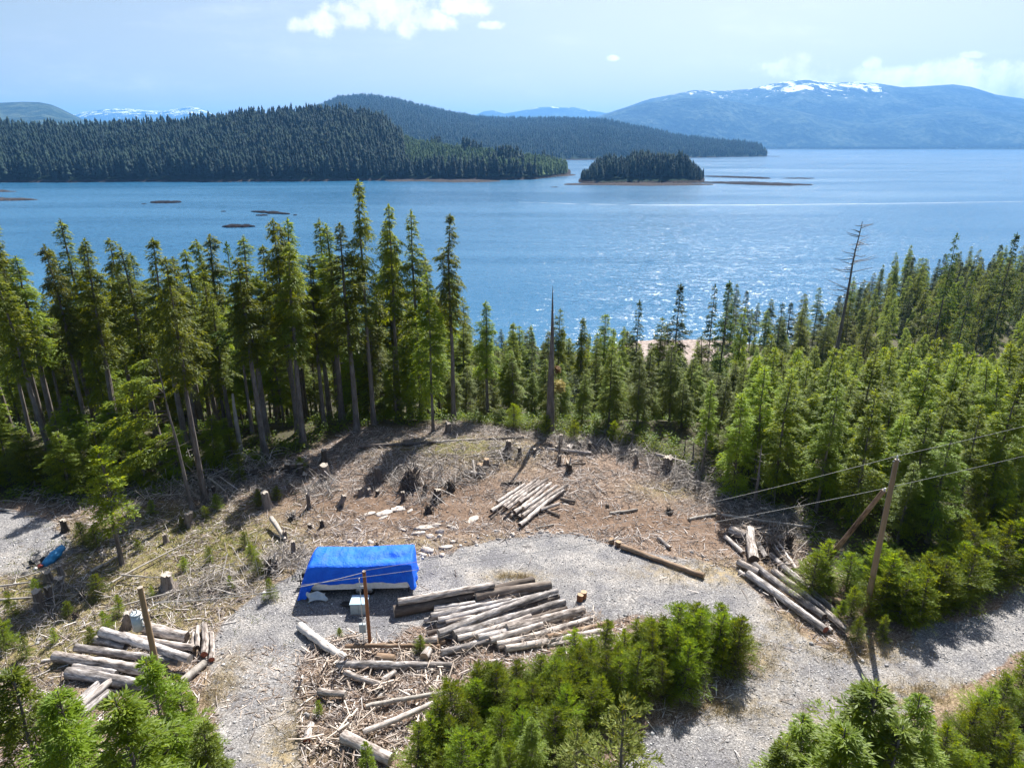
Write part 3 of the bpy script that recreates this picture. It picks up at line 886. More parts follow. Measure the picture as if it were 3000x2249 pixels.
# far mountains
sil = [(1290, 252), (1350, 233), (1400, 215), (1440, 207), (1500, 195), (1560, 197), (1600, 194), (1625, 192), (1660, 183), (1700, 176), (1740, 173), (1790, 179), (1850, 178), (1900, 182), (1950, 190),
       (2000, 187), (2060, 183), (2100, 189), (2150, 205), (2212, 214), (2300, 222), (2420, 240)]
land('mountain_range', sil, 10500, 13500, 0, mountain_mat('mountain_slope', 520, 1000, 1, True, 6300), 420, 120, 60, 1400, 31, 1.6, 0.85, 4, gull=300)
sil = [(1285, 258), (1340, 238), (1400, 222), (1480, 213), (1540, 214), (1600, 222), (1660, 232), (1720, 240), (1790, 256), (1860, 268), (1950, 284), (2060, 296)]
land('foothills', sil, 9900, 11300, 0, mountain_mat('foothill_slope', 0, 0, 5, False), 260, 70, 50, 900, 33, 1.6, 0.8, 4, gull=190)
sil = [(1660, 304), (1740, 288), (1800, 272), (1880, 262), (1950, 246), (2010, 234), (2070, 230), (2130, 238), (2212, 244), (2300, 252), (2420, 262)]
land('foothills', sil, 9900, 11800, 0, mountain_mat('foothill_slope', 0, 0, 6, False), 260, 70, 50, 900, 37, 1.6, 0.8, 4, gull=200)
sil = [(1290, 300), (1500, 306), (1560, 312), (1700, 316), (1760, 313), (1850, 314), (1950, 315), (2050, 311), (2150, 309), (2300, 306), (2420, 306)]
LS = land('far_shore', sil, 9300, 10400, 20, M['slope'], 200, 20, 6, 400, 35, 1.3, .7, 3)
wood_mass('far_shore_forest', sample_land(LS, 5000, 9, 0.0, 1.1, 3), 22, 34, M['far'], 15, 1, 4, 1.5, 3)
sil = [(150, 250), (190, 241), (230, 237), (262, 235), (300, 238), (320, 240), (350, 241), (375, 237), (410, 231), (430, 234), (450, 242), (470, 252)]
land('snowy_range', sil, 17000, 21000, 0, mountain_mat('snowy_slope', 420, 900, 2), 200, 70, 60, 1800, 41, 1.5, 0.9, 4, gull=180)
sil = [(1020, 252), (1045, 241), (1065, 239), (1090, 246), (1130, 239), (1165, 232), (1195, 231), (1215, 233), (1240, 232), (1265, 238), (1300, 243), (1340, 250)]
land('distant_range', sil, 17000, 20500, 0, mountain_mat('distant_slope', 620, 1100, 3), 200, 60, 50, 1500, 43, 1.5, .9, 4, gull=140)
sil = [(-160, 230), (-60, 222), (0, 223), (50, 221), (85, 222), (110, 227), (130, 235), (160, 250), (185, 262), (300, 266), (430, 262), (520, 262)]
land('rounded_hill', sil, 5200, 7600, 0, mountain_mat('rounded_hill_slope', 0, 0, 4, False), 200, 60, 30, 700, 47, 1.5, .9, 4, gull=50)

# white line of a boat's wake across the bay
m, nt, p = mat('wake_foam', 0.6)
p.inputs['Base Color'].default_value = (0.30, 0.38, 0.46, 1)
M['foam'] = m
pts = [(1120, 437), (1250, 441), (1400, 443.5), (1600, 443.5), (1800, 441.5), (2000, 439), (2260, 434.5)]
tt = np.linspace(0, 1, 220)
px_ = np.interp(tt, np.linspace(0, 1, len(pts)), [a for a, b in pts]); py_ = np.interp(tt, np.linspace(0, 1, len(pts)), [b for a, b in pts])
cen = np.array([T_water(a, b) for a, b in zip(px_, py_)])
wd = 0.45 * (0.25 + vnoise(tt * 60, tt * 0, 3)) * (0.35 + .65 * tt)
V = np.concatenate([cen + np.stack([0 * wd, wd, 0 * wd + .12], 1), cen + np.stack([0 * wd, -wd, 0 * wd + .12], 1), cen + np.array([0, 0, .3])])
n = len(cen); i = np.arange(n - 1)
Q = np.concatenate([np.stack([i, i + 2 * n, i + 1 + 2 * n, i + 1], 1), np.stack([i + n, i + 1 + n, i + 1 + 2 * n, i + 2 * n], 1)])
tag(obj('water_wake', mesh_np('water_wake', V, Q, m)), kind='structure')

# ------------------------------------------------------------------ the air
hm = bpy.data.materials.new('haze_air'); hm.use_nodes = True
nt = hm.node_tree; nt.nodes.clear()
pv = N(nt, 'ShaderNodeVolumePrincipled')
pv.inputs['Color'].default_value = (0.16, 0.45, 1.0, 1)
pv.inputs['Density'].default_value = 5.2e-5
pv.inputs['Anisotropy'].default_value = 0.2
o_ = N(nt, 'ShaderNodeOutputMaterial'); L(nt, pv.outputs[0], o_.inputs['Volume'])
W_ = 28500
hv = [(-W_, -3500, -40), (W_, -3500, -40), (W_, W_, -40), (-W_, W_, -40), (-W_, -3500, 1130), (W_, -3500, 1130), (W_, W_, 1130), (-W_, W_, 1130)]
hf = np.array([[0, 3, 2, 1], [4, 5, 6, 7], [0, 1, 5, 4], [1, 2, 6, 5], [2, 3, 7, 6], [3, 0, 4, 7]])
tag(obj('haze', mesh_np('haze', hv, hf, hm)), kind='stuff')

# ------------------------------------------------------------------ conifers
def trunk_mesh(name, H, r, seed, mtl, lean=0.0, sides=8, kink=0.15, top_r=0.02, n=14, flare=1.5):
    rr = RS(seed)
    k = np.linspace(0, 1, n)
    cx = kink * (fbm(k * 3, k * 0 + seed, 2, seed) - .5) * 2 * k + lean * k * H
    cy = kink * (fbm(k * 3, k * 0 + seed + 7, 2, seed) - .5) * 2 * k
    C = np.stack([cx, cy, k * H - 0.3 * (k == 0)], 1)
    R = r * (1 - k) ** 0.9 + top_r
    R = R * (1 + (flare - 1) * np.exp(-k * H / 0.5))
    Rm = R[:, None] * (1 + 0.12 * (rr.rand(n, sides) - .5))
    V, Q = ringmesh(C, Rm, sides)
    return mesh_np(name, V, Q, mtl, smooth=True), C


def conifer(seed, H, base, R, nb, nl, K_, leafL, leafW, droop=0.35, up=0.25, trunk_r=0.2, fol='hemlock', bark='trunk', power=0.8, irr=0.5,
            stubs=30, az=None, sparse_top=0.0, spread=0.38, hang=0.0, tip=0.0, kink=0.2, top_r=0.02, mincrown=0.45, lean=0.0):
    """template: dict(trunk, limbs, crown) meshes"""
    r = RS(seed)
    tm, C = trunk_mesh('trunk', H, trunk_r, seed, M[bark], lean=lean, kink=kink, top_r=top_r)
    q = np.sort(r.rand(nb) ** 0.9)                        # 0 crown base, 1 top
    z = H * (base + (1 - base) * q * 0.985)
    kk = z / H
    ox = np.interp(kk, np.linspace(0, 1, len(C)), C[:, 0]); oy = np.interp(kk, np.linspace(0, 1, len(C)), C[:, 1])
    phi = r.rand(nb) * 2 * np.pi if az is None else az[0] + r.randn(nb) * az[1]
    prof = (1 - q) ** power * (mincrown + (1 - mincrown) * np.clip(q * 5, 0, 1)) + 0.035
    clump = 1 + irr * 1.3 * (vnoise(q * 9, phi * 0.9, seed + 5) - .5) * 2
    rad = R * prof * np.clip(r.uniform(1 - irr * .7, 1 + irr * .25, nb) * clump, 0.12, 1.6)
    if sparse_top: rad *= np.where(q > 1 - sparse_top, r.uniform(.3, 1.1, nb), 1)
    elev0 = up * (0.4 + 1.3 * q) + r.randn(nb) * 0.10      # start slope of the limb
    dr = droop * (1 - 0.4 * q)
    out = np.stack([np.cos(phi), np.sin(phi), 0 * phi], 1)
    O = np.stack([ox, oy, z], 1)

    def pt(i, s):
        L_ = rad[i][:, None]
        zz = (elev0[i] * s - dr[i] * s ** 2)[:, None] * L_
        return O[i] + out[i] * L_ * s[:, None] + np.concatenate([np.zeros((len(i), 2)), zz], 1)
    # limbs: two segments each
    I = np.arange(nb)
    p0 = pt(I, np.zeros(nb)); p1 = pt(I, np.full(nb, .5)); p2 = pt(I, np.full(nb, .93))
    lr = 0.010 + rad * 0.011
    limbs = merge([tubes(p0, p1, lr, lr * .65), tubes(p1, p2, lr * .65, lr * .3)])
    if stubs:
        sz_ = H * (0.08 + (base + .25 * (1 - base) - 0.08) * r.rand(stubs)); sa = r.rand(stubs) * 6.28
        sl_ = R * r.uniform(.12, .6, stubs)
        k2 = sz_ / H
        b = np.stack([np.interp(k2, np.linspace(0, 1, len(C)), C[:, 0]), np.interp(k2, np.linspace(0, 1, len(C)), C[:, 1]), sz_], 1)
        e = b + np.stack([np.cos(sa) * sl_, np.sin(sa) * sl_, -sl_ * r.uniform(-.1, .5, stubs)], 1)
        limbs = merge([limbs, tubes(b, e, 0.018, 0.006)])
    # side sprays
    nlb = np.maximum(3, (nl * np.clip(rad / (R * 0.75), 0.2, 1.1)).astype(int))
    i = np.repeat(I, nlb)
    n = len(i)
    s = 0.10 + 0.90 * r.rand(n) ** 0.75
    P = pt(i, s)
    side = np.where(r.rand(n) < .5, 1.0, -1.0)
    a2 = phi[i] + side * r.uniform(.35, 1.15, n) * (1 - 0.55 * (s > .93))
    sl_ = rad[i] * spread * (1.15 - s * 0.75) + leafL * .8
    sl_ = np.minimum(sl_, R * spread)
    slope = (elev0[i] - 2 * dr[i] * s) * 0.7 + r.randn(n) * .12 - hang * r.rand(n)
    D = unit(np.stack([np.cos(a2), np.sin(a2), slope], 1))
    # leaves along the spray
    j = np.repeat(np.arange(n), K_)
    m_ = len(j)
    t = (np.tile(np.arange(K_), n) + r.rand(m_)) / K_
    Pj = P[j] + D[j] * (sl_[j] * t)[:, None]
    Pj[:, 2] -= (t ** 2) * sl_[j] * (.10 + hang * .5)
    yaw = r.randn(m_) * 0.55
    dj = D[j]
    ax = np.stack([dj[:, 0] * np.cos(yaw) - dj[:, 1] * np.sin(yaw), dj[:, 0] * np.sin(yaw) + dj[:, 1] * np.cos(yaw), dj[:, 2] + r.randn(m_) * .22 - hang * r.rand(m_) + tip], 1)
    ax = unit(ax)
    nr = unit(np.stack([r.randn(m_) * .45, r.randn(m_) * .45, np.ones(m_)], 1))
    sc_ = r.uniform(.6, 1.25, m_)
    Vd, Qd = diamonds(Pj, ax, nr, leafL * sc_, leafW * sc_)
    # leader
    tp = C[-1]
    nt_ = 26
    tz = r.rand(nt_) ** 1.3
    Pt = np.stack([np.full(nt_, tp[0]), np.full(nt_, tp[1]), H * (1 - 0.05 * (1 - base)) + tz * H * .05 * (1 - base)], 1)
    ta_ = r.rand(nt_) * 6.28
    at = unit(np.stack([np.cos(ta_), np.sin(ta_), 0.5 + r.rand(nt_)], 1))
    V2, Q2 = diamonds(Pt, at, unit(r.randn(nt_, 3)), leafL * (1.1 - .5 * tz), leafW)
    Vd, Qd = merge([(Vd, Qd), (V2, Q2)])
    return dict(trunk=tm, limbs=mesh_np('limbs', limbs[0], limbs[1], M['limb' if fol != 'dead' else 'dead']),
                crown=mesh_np('crown', Vd, Qd, M[fol]), H=H)


def place_tree(tpl, name, x, y, H, rz, label=None, cat='tree', group=None, wide=1.0, z=None, tilt=(0, 0)):
    o = bpy.data.objects.new(name, None)
    o.empty_display_size = 0.3
    col.objects.link(o)
    o.location = (x, y, float(gz(x, y)) - 0.05 if z is None else z)
    s = H / tpl['H']
    o.scale = (s * wide, s * wide, s)
    o.rotation_euler = (tilt[0], tilt[1], rz)
    tag(o, label, cat, group)
    for part in ('trunk', 'limbs', 'crown'):
        if tpl.get(part) is None: continue
        obj(part, tpl[part], o)
    return o


rng = random.Random(4)
TALL = [conifer(100 + i, 24, b, R, nb, 20, 4, 0.38, 0.095, droop=.42, up=.22, trunk_r=.30, fol=f, irr=ir, stubs=46, power=pw, sparse_top=.25, hang=hg, kink=.35, top_r=.03, mincrown=.55)
        for i, (b, R, nb, f, ir, pw, hg) in enumerate([(.46, 1.95, 230, 'cedar', .8, .70, .35), (.42, 2.2, 240, 'hemlock', .75, .68, .15), (.50, 1.9, 200, 'cedar', .9, .6, .4),
                                                       (.38, 2.2, 260, 'hemlock', .7, .75, .2), (.46, 1.75, 220, 'cedar', .95, .55, .45)])]
BUSHY = [conifer(120 + i, 16, b, R, nb, 22, 4, 0.32, 0.080, droop=.45, up=.3, trunk_r=.17, fol=f, irr=.5, stubs=20, power=.8, hang=.12, kink=.25)
         for i, (b, R, nb, f) in enumerate([(.16, 2.4, 230, 'hemlock'), (.22, 2.2, 220, 'hemlock'), (.10, 2.6, 240, 'cedar'), (.28, 2.1, 200, 'hemlock')])]
YOUNG = [conifer(140 + i, 10, b, R, nb, 24, 4, 0.26, 0.062, droop=.5, up=.42, trunk_r=.11, fol=f, irr=.5, stubs=14, power=.78, hang=.05, kink=.2)
         for i, (b, R, nb, f) in enumerate([(.08, 1.75, 200, 'bright'), (.14, 1.6, 190, 'bright'), (.10, 1.9, 210, 'bright'), (.20, 1.5, 180, 'hemlock'), (.06, 1.7, 200, 'bright')])]
SPRUCE = [conifer(160 + i, 18, b, R, nb, 20, 4, 0.34, 0.12, droop=.25, up=.12, trunk_r=.2, fol='spruce', irr=.45, stubs=20, power=.85, hang=.1, kink=.15, spread=.3)
          for i, (b, R, nb) in enumerate([(.18, 2.7, 150), (.38, 2.5, 95), (.1, 3.0, 210)])]
SHRUB = [conifer(180 + i, 3.0, 0.02, R, nb, 17, 7, 0.105, 0.024, droop=.30, up=.70, trunk_r=.03, fol=f, irr=.62, stubs=0, power=.78, hang=0, kink=.08, tip=.30, top_r=.008, mincrown=.75, spread=.46)
         for i, (R, nb, f) in enumerate([(.95, 150, 'sapling'), (1.05, 165, 'sapling'), (.85, 130, 'bright'), (1.0, 150, 'sapling'), (1.1, 170, 'bright')])]
NEAR = [conifer(200 + i, 9.0, 0.05, R, nb, 34, 5, 0.17, 0.042, droop=.42, up=.40, trunk_r=.12, fol=f, irr=.45, stubs=0, power=.8, hang=.1, kink=.15, spread=.36, tip=.05, top_r=.012)
        for i, (R, nb, f) in enumerate([(2.0, 250, 'hemlock'), (1.8, 230, 'sapling')])]
SAP1 = conifer(220, 8.5, 0.30, 1.75, 120, 26, 4, 0.22, 0.075, droop=.38, up=.5, trunk_r=.16, fol='bright', irr=.6, stubs=0, power=.62, kink=.5, hang=0, mincrown=.8)
ONESIDE = conifer(221, 12, 0.40, 4.2, 24, 90, 5, 0.26, 0.085, droop=.35, up=.12, trunk_r=.13, fol='bright', irr=.5, stubs=25, power=.35, kink=.3, az=(3.2, .55), hang=.2, spread=.30, mincrown=.9)
OLIVE = conifer(222, 6.0, 0.2, 1.5, 55, 22, 4, 0.20, 0.07, droop=.15, up=.5, trunk_r=.07, fol='olive', irr=.6, stubs=0, power=.6, kink=.15, tip=.3, spread=.3)

# ---- named trees: (display top x, top y, distance, template, name, label, wide)
named = [
 (30, 560, 58, TALL[1], 'hemlock_tree', 'broad dark green tree at the far left edge of the forest', 1.1),
 (100, 533, 57, TALL[4], 'cedar_tree', 'slim ragged tree with thin tiered crown near the left edge of the water view', .75),
 (175, 536, 60, TALL[0], 'cedar_tree', 'grey green tree with drooping top between the slim ragged tree and the broad pair', .95),
 (265, 540, 59, TALL[3], 'hemlock_tree', 'left tree of the broad pair of forest trees left of the water inlet', 1.1),
 (326, 521, 57, TALL[0], 'cedar_tree', 'broad pointed cedar standing in front of the forest above the leaning bare trunk', 1.0),
 (437, 590, 63, BUSHY[1], 'hemlock_tree', 'short pointed tree in the dip between the broad pointed cedar and the double topped tree', .9),
 (490, 530, 60, SPRUCE[1], 'hemlock_tree', 'tree with a drooping hooked top beside the wide green cedar', .7),
 (522, 516, 59, TALL[3], 'cedar_tree', 'wide pointed cedar below the nearest reef rock', 1.05),
 (592, 478, 60, TALL[2], 'cedar_tree', 'cedar with a bare broken spiky top rising just right of the nearest reef rock', .85),
 (665, 560, 62, TALL[1], 'hemlock_tree', 'pointed tree between the broken topped cedar and the open layered one', .85),
 (735, 488, 60, TALL[1], 'hemlock_tree', 'open layered tree left of the tallest cedar', 1.0),
 (770, 394, 62, TALL[4], 'cedar_tree', 'tallest cedar of the forest, its crown reaching up to the far shore', .72),
 (838, 446, 66, TALL[2], 'cedar_tree', 'second tallest cedar with two close tips, right of the tallest one', .75),
 (922, 596, 60, BUSHY[3], 'hemlock_tree', 'smaller green tree between the two tipped cedar and the cedar with the bare leader', .8),
 (967, 468, 64, TALL[0], 'cedar_tree', 'tall cedar with thin bare leader at the right end of the tall group', .85),
 (1050, 655, 66, TALL[3], 'hemlock_tree', 'pointed cedar first right of the tall group', .95),
 (1110, 703, 72, BUSHY[1], 'hemlock_tree', 'small pointed tree at the water between the pointed cedar and the dead spire', .8),
 (1150, 722, 74, SPRUCE[0], 'hemlock_tree', 'dark narrow treetop just left of the dead spire', .7),
 (1209, 672, 74, BUSHY[3], 'hemlock_tree', 'narrow pointed tree just right of the dead spire', .75),
 (1258, 690, 72, TALL[4], 'hemlock_tree', 'thin open topped tree with bare trunk, second to the right of the dead spire', .75),
 (1290, 735, 76, BUSHY[0], 'hemlock_tree', 'low green treetop right of the thin open topped tree', .8),
 (1345, 718, 80, BUSHY[1], 'hemlock_tree', 'dark treetop left of the pair with a dead leader', .8),
 (1382, 652, 76, SPRUCE[0], 'hemlock_tree', 'dark tree with long thin dead leader against the water', .62),
 (1430, 690, 80, BUSHY[3], 'hemlock_tree', 'dark green tree between the dead leader tree and the dense dark cone', .85),
 (1470, 618, 76, SPRUCE[2], 'spruce_tree', 'dense dark cone shaped tree in the middle of the shore edge', .75),
 (1545, 618, 95, SPRUCE[1], 'spruce_tree', 'thin half dead spruce left of the dark layered spruce', .6),
 (1575, 611, 90, SPRUCE[2], 'spruce_tree', 'dark layered spruce standing alone against the bright water', .72),
 (1608, 668, 98, BUSHY[3], 'hemlock_tree', 'grey green treetop just right of the dark layered spruce', .7),
 (1691, 656, 150, SPRUCE[0], 'spruce_tree', 'little dark spruce beside the pink beach', .95),
 (1735, 705, 160, YOUNG[2], 'hemlock_tree', 'small pale tree between the little dark spruce and the headland grove', 1.3),
 (2067, 507, 150, SPRUCE[1], 'spruce_tree', 'tall open spruce with bare lower trunk rising on the right skyline', .75),
 (2105, 585, 150, SPRUCE[0], 'hemlock_tree', 'ragged tree just right of the tall open spruce', .7),
 (2150, 570, 155, SPRUCE[0], 'spruce_tree', 'slim dark spruce left of the big spruce at the right edge', .6),
 (2197, 506, 150, SPRUCE[2], 'spruce_tree', 'big dark spruce cut by the right edge of the picture', .8),
]
occ = []
for (dx_, dy_, D, tp, nm, lb, wd) in named:
    p = T(dx_ * K, dy_ * K, D)
    g0 = float(gz(p.x, p.y))
    place_tree(tp, nm, p.x, p.y, p.z - g0 + .3, rng.uniform(0, 6.28), lb, wide=wd * 24.0 / 24.0 * (tp['H'] / (p.z - g0)) ** 0.35)
    occ.append((p.x, p.y, 1.2))
# the leaning bare trunk with one sided fronds, and its slim twin
b = G(561, 1487)
place_tree(ONESIDE, 'hemlock_tree', b.x + .2, b.y - .3, 12.3, 0.1, 'slim hemlock with long drooping fronds reaching left beside the bare trunk', tilt=(0, -.07))
o = place_tree(TALL[2], 'cedar_tree', b.x + .7, b.y + .8, 19.0, 2.0, 'cedar with a long bare trunk rising from the mossy edge of the clearing', wide=.9, tilt=(0, -.03))
b = G(359, 1653)
place_tree(SAP1, 'hemlock_tree', b.x, b.y, 8.6, .5, 'bright green young hemlock with crooked trunk alone in the left clearing', wide=.82)
occ += [(b.x, b.y, 4.5), (b.x + 2, b.y + 5, 4)]


def clash(x, y, d):
    return any((x - a) ** 2 + (y - c) ** 2 < (d + r_ - 1) ** 2 for a, c, r_ in occ)


def fill(n, xr, yr, cond, tpls, hr, name, label, group, dmin, seed, wide=(0.85, 1.15), tries=40, cat='tree'):
    r = random.Random(seed)
    k = 0; t = 0
    while k < n and t < n * tries:
        t += 1
        x = r.uniform(*xr); y = r.uniform(*yr)
        if not cond(x, y) or clash(x, y, dmin): continue
        occ.append((x, y, dmin))
        h = hr(x, y) * r.uniform(.68, 1.2)
        tp = r.choice(tpls)
        place_tree(tp, name, x, y, h, r.uniform(0, 6.28), label, cat, group, wide=r.uniform(*wide) * (tp['H'] / h) ** 0.3, tilt=(r.uniform(-.05, .05), r.uniform(-.05, .05)))
        k += 1
    return k


def in_view(x, y, z=5, m_=1.06):
    d = y * CP - (z - CAM_H) * SP
    return abs(x) < .75 * m_ * d - .5


def cls(x, y):
    return float(sdist(np.array([x]), np.array([y]), gCLR)[0])


# left forest: second and third rows, tall then bushy
lf = lambda x, y: in_view(x, y) and cls(x, y) < -1.5 and x < -8
fill(46, (-66, -8), (54, 82), lf, TALL, lambda x, y: 16.5 + .2 * (y - 54), 'forest_conifer', 'tall bare trunked conifer inside the left forest behind the front row', 'inner trees of the left forest', 2.0, 1)
fill(105, (-80, -5), (61.5, 100), lf, BUSHY + YOUNG[:2], lambda x, y: 9.5 + (y - 54) * .2, 'understorey_hemlock', 'green understorey hemlock between the tall trunks of the left forest', 'understorey trees of the left forest', 1.7, 2)
fill(60, (-120, -8), (92, 150), lf, BUSHY + TALL[:2], lambda x, y: 19, 'conifer_tree', 'conifer on the slope below the left forest seen between the trunks', 'trees on the slope down to the water at left', 3.5, 3)
fill(34, (-62, -25), (47, 56), lf, YOUNG + BUSHY[:2], lambda x, y: 5.0, 'edge_hemlock', 'bushy young hemlock along the shaded front edge of the left forest', 'young trees along the left forest edge', 1.7, 11, wide=(1.1, 1.5))
# middle edge
mf_ = lambda x, y: in_view(x, y) and cls(x, y) < -2.2 and -12 < x < 24
fill(36, (-12, 24), (60, 74), mf_, BUSHY, lambda x, y: 7.0, 'hemlock_tree', 'green hemlock at the back edge of the clearing below the open water', 'trees along the back edge of the clearing', 1.8, 4)
fill(84, (-16, 38), (70, 135), mf_, BUSHY + [SPRUCE[0]], lambda x, y: 11.8, 'shore_hemlock', 'hemlock on the shore slope beyond the back edge of the clearing', 'trees on the middle shore slope', 2.6, 5)


# right stand of young trees
BANKX = [tuple(GD(x, y, 2.6)[:2]) for x, y in [(1735, 1200), (1830, 1190), (1930, 1185), (2010, 1165), (2080, 1110), (2140, 1060), (2212, 1030), (2420, 980)]] + \
        [tuple(GD(x, y)[:2]) for x, y in [(2500, 1250), (2212, 1290), (2050, 1400), (1900, 1420), (1790, 1320)]]


def rc(x, y):
    return in_view(x, y, 3) and cls(x, y) < -1.2 and x > 17 and float(sdist(np.array([x]), np.array([y]), BANKX)[0]) < -.6


fill(60, (17, 60), (41, 62), lambda x, y: rc(x, y) and x + y * .1 > 21, YOUNG + BUSHY[:2], lambda x, y: 9.0, 'young_hemlock_tree', 'young yellow green hemlock in the front of the dense right stand', 'front trees of the right hemlock stand', 1.6, 6)
fill(150, (17, 100), (58, 112), rc, YOUNG, lambda x, y: 9.8, 'young_hemlock_tree', 'young hemlock in the thick of the right stand', 'middle trees of the right hemlock stand', 1.6, 7)
fill(80, (26, 150), (106, 175), rc, YOUNG, lambda x, y: 7.5 + 2 * (x > 80), 'slender_hemlock', 'small distant hemlock at the back of the right stand towards the beach', 'back trees of the right hemlock stand', 2.6, 8)
fill(200, (52, 245), (150, 295), lambda x, y: in_view(x, y, -20) and y < float(shore_y(x)) - 4 and x > 64, BUSHY + [SPRUCE[2]], lambda x, y: 16 + .02 * (x - 60), 'conifer_tree', 'dark tree of the grove on the right headland by the water', 'grove on the right headland', 2.7, 9)
fill(46, (-30, 66), (140, 200), lambda x, y: in_view(x, y, -20) and y < float(shore_y(x)) - 5 and not (34 < x < 60), YOUNG + BUSHY[:1], lambda x, y: 8.5, 'shore_hemlock', 'small tree by the waterline beyond the clearing', 'trees by the middle waterline', 2.6, 12)

# ------------------------------------------------------------------ shrubs: the young hemlock thickets near the camera
def poly_fill(poly_xy, n, dmin, tpls, h0, h1, name, label, group, seed, wide=(.9, 1.25)):
    r = random.Random(seed)
    xs_ = [p[0] for p in poly_xy]; ys_ = [p[1] for p in poly_xy]
    pts_ = []; t = 0
    while len(pts_) < n and t < n * 80:
        t += 1
        x = r.uniform(min(xs_), max(xs_)); y = r.uniform(min(ys_), max(ys_))
        if not bool(inpoly(np.array([x]), np.array([y]), poly_xy)[0]): continue
        if any((x - a) ** 2 + (y - b_) ** 2 < dmin ** 2 for a, b_ in pts_): continue
        pts_.append((x, y))
    for x, y in pts_:
        h = r.uniform(h0, h1)
        place_tree(r.choice(tpls), name, x, y, h, r.uniform(0, 6.28), label, 'young tree', group, wide=r.uniform(*wide), z=float(gh(x, y)) - .05, tilt=(r.uniform(-.06, .06), r.uniform(-.06, .06)))
    return pts_


def mixpoly(tops, bases, h):
    """ground outline of a thicket from the photo line of its tops (height h) and of its foot"""
    return [tuple(GD(x, y, h)[:2]) for x, y in tops] + [tuple(GD(x, y)[:2]) for x, y in bases]


HEDGE = mixpoly([(870, 1600), (930, 1540), (1000, 1480), (1060, 1440), (1130, 1410), (1230, 1390), (1330, 1345), (1420, 1335), (1500, 1325), (1580, 1325)],
                [(1600, 1440), (1540, 1490), (1460, 1515), (1370, 1545), (1290, 1590), (1220, 1650), (1100, 1720), (930, 1740), (860, 1690)], 2.5)
poly_fill(HEDGE, 62, .80, SHRUB, 2.0, 3.3, 'young_hemlock', 'young hemlock in the thicket of the middle island', 'young hemlocks of the middle thicket', 3)
BANK = mixpoly([(1740, 1205), (1830, 1195), (1930, 1195), (2010, 1180), (2080, 1130), (2140, 1080), (2212, 1050), (2330, 1010)],
               [(2340, 1215), (2212, 1262), (2110, 1285), (2050, 1320), (1990, 1350), (1950, 1348), (1900, 1330), (1850, 1275), (1760, 1250)], 2.6)
poly_fill(BANK, 120, .85, SHRUB, 2.0, 3.8, 'young_hemlock', 'young hemlock on the bank behind the utility pole', 'young hemlocks on the right bank', 4)
for dx_, dy_, h in [(1838, 1295, 1.9), (1850, 1350, 1.5), (1815, 1310, 1.3), (1905, 1350, 1.6), (1790, 1255, 1.4), (1960, 1310, 2.2)]:
    p = GD(dx_, dy_ + 30)
    place_tree(rng.choice(SHRUB), 'young_hemlock', p.x, p.y, h, rng.uniform(0, 6), 'young hemlock on the bank behind the utility pole', 'young tree', 'young hemlocks on the right bank')
CORN = mixpoly([(2000, 1640), (2060, 1580), (2100, 1530), (2140, 1500), (2150, 1450), (2212, 1390), (2330, 1350)], [(2400, 1560), (2400, 2000), (1950, 2000)], 2.6)
poly_fill(CORN, 46, .85, SHRUB[:4] + [SHRUB[4]], 2.0, 3.2, 'young_hemlock', 'young hemlock in the bottom right corner thicket', 'young hemlocks in the bottom right corner', 5)
dx_wide = lambda t: t > 1690
# large trees whose tops reach into the bottom of the picture
for (tx, ty, D, tp, lb, w_) in [
    (1893, 1478, 17.0, NEAR[0], 'large hemlock whose top rises in front of the gravel road, bottom right', 1.15),
    (1745, 1550, 17.5, NEAR[1], 'spiky young spruce left of the large hemlock at the bottom right', .85),
    (2000, 1500, 18.6, NEAR[1], 'thin topped hemlock right of the large hemlock at the bottom right', .8),
    (1830, 1570, 15.5, NEAR[0], 'lower hemlock against the bottom edge, right of centre', 1.0),
    (315, 1418, 18.5, NEAR[0], 'large hemlock in front of the left log pile', .95),
    (250, 1500, 15.5, NEAR[0], 'broad hemlock at the bottom edge left of the wooden pole', 1.25),
    (120, 1490, 17.0, NEAR[0], 'hemlock at the bottom edge near the left corner', 1.2),
    (1950, 1560, 16.0, NEAR[0], 'hemlock between the two tops at the bottom right', 1.0),
    (1700, 1600, 16.5, NEAR[0], 'hemlock low at the bottom edge left of the spiky young spruce', .8),
    (20, 1440, 18.0, NEAR[0], 'hemlock cut by the left edge at the bottom corner', 1.1),
    (380, 1455, 19.6, NEAR[1], 'bright hemlock hugging the foot of the left wooden pole', .85),
    (430, 1560, 17.6, NEAR[1], 'low bright hemlock right of the left wooden pole', .9),
    (1350, 1520, 20.0, OLIVE, 'olive green young spruce with stubby upright tips at the bottom centre', 1.0),
    (1250, 1562, 21.0, OLIVE, 'smaller olive spruce leaning left beside the stubby tipped one', .8),
    (1150, 1550, 21.5, NEAR[1], 'round yellow green young hemlock at the bottom centre', .75),
    (1075, 1600, 21.0, NEAR[1], 'small spiky hemlock left of the round yellow green one', .5),
    (790, 1600, 18.5, NEAR[1], 'yellow green shoots of a hemlock at the bottom edge below the slash pile', .55)]:
    p = T(tx * K, ty * K, D)
    z0 = float(gz(p.x, p.y))
    place_tree(tp, 'hemlock_tree' if tp is not OLIVE else 'spruce_tree', p.x, p.y, p.z - z0, rng.uniform(0, 6.28), lb, wide=(1.3 if dx_wide(tx) else 1.0) * w_ * (tp['H'] / (p.z - z0)) ** .5)
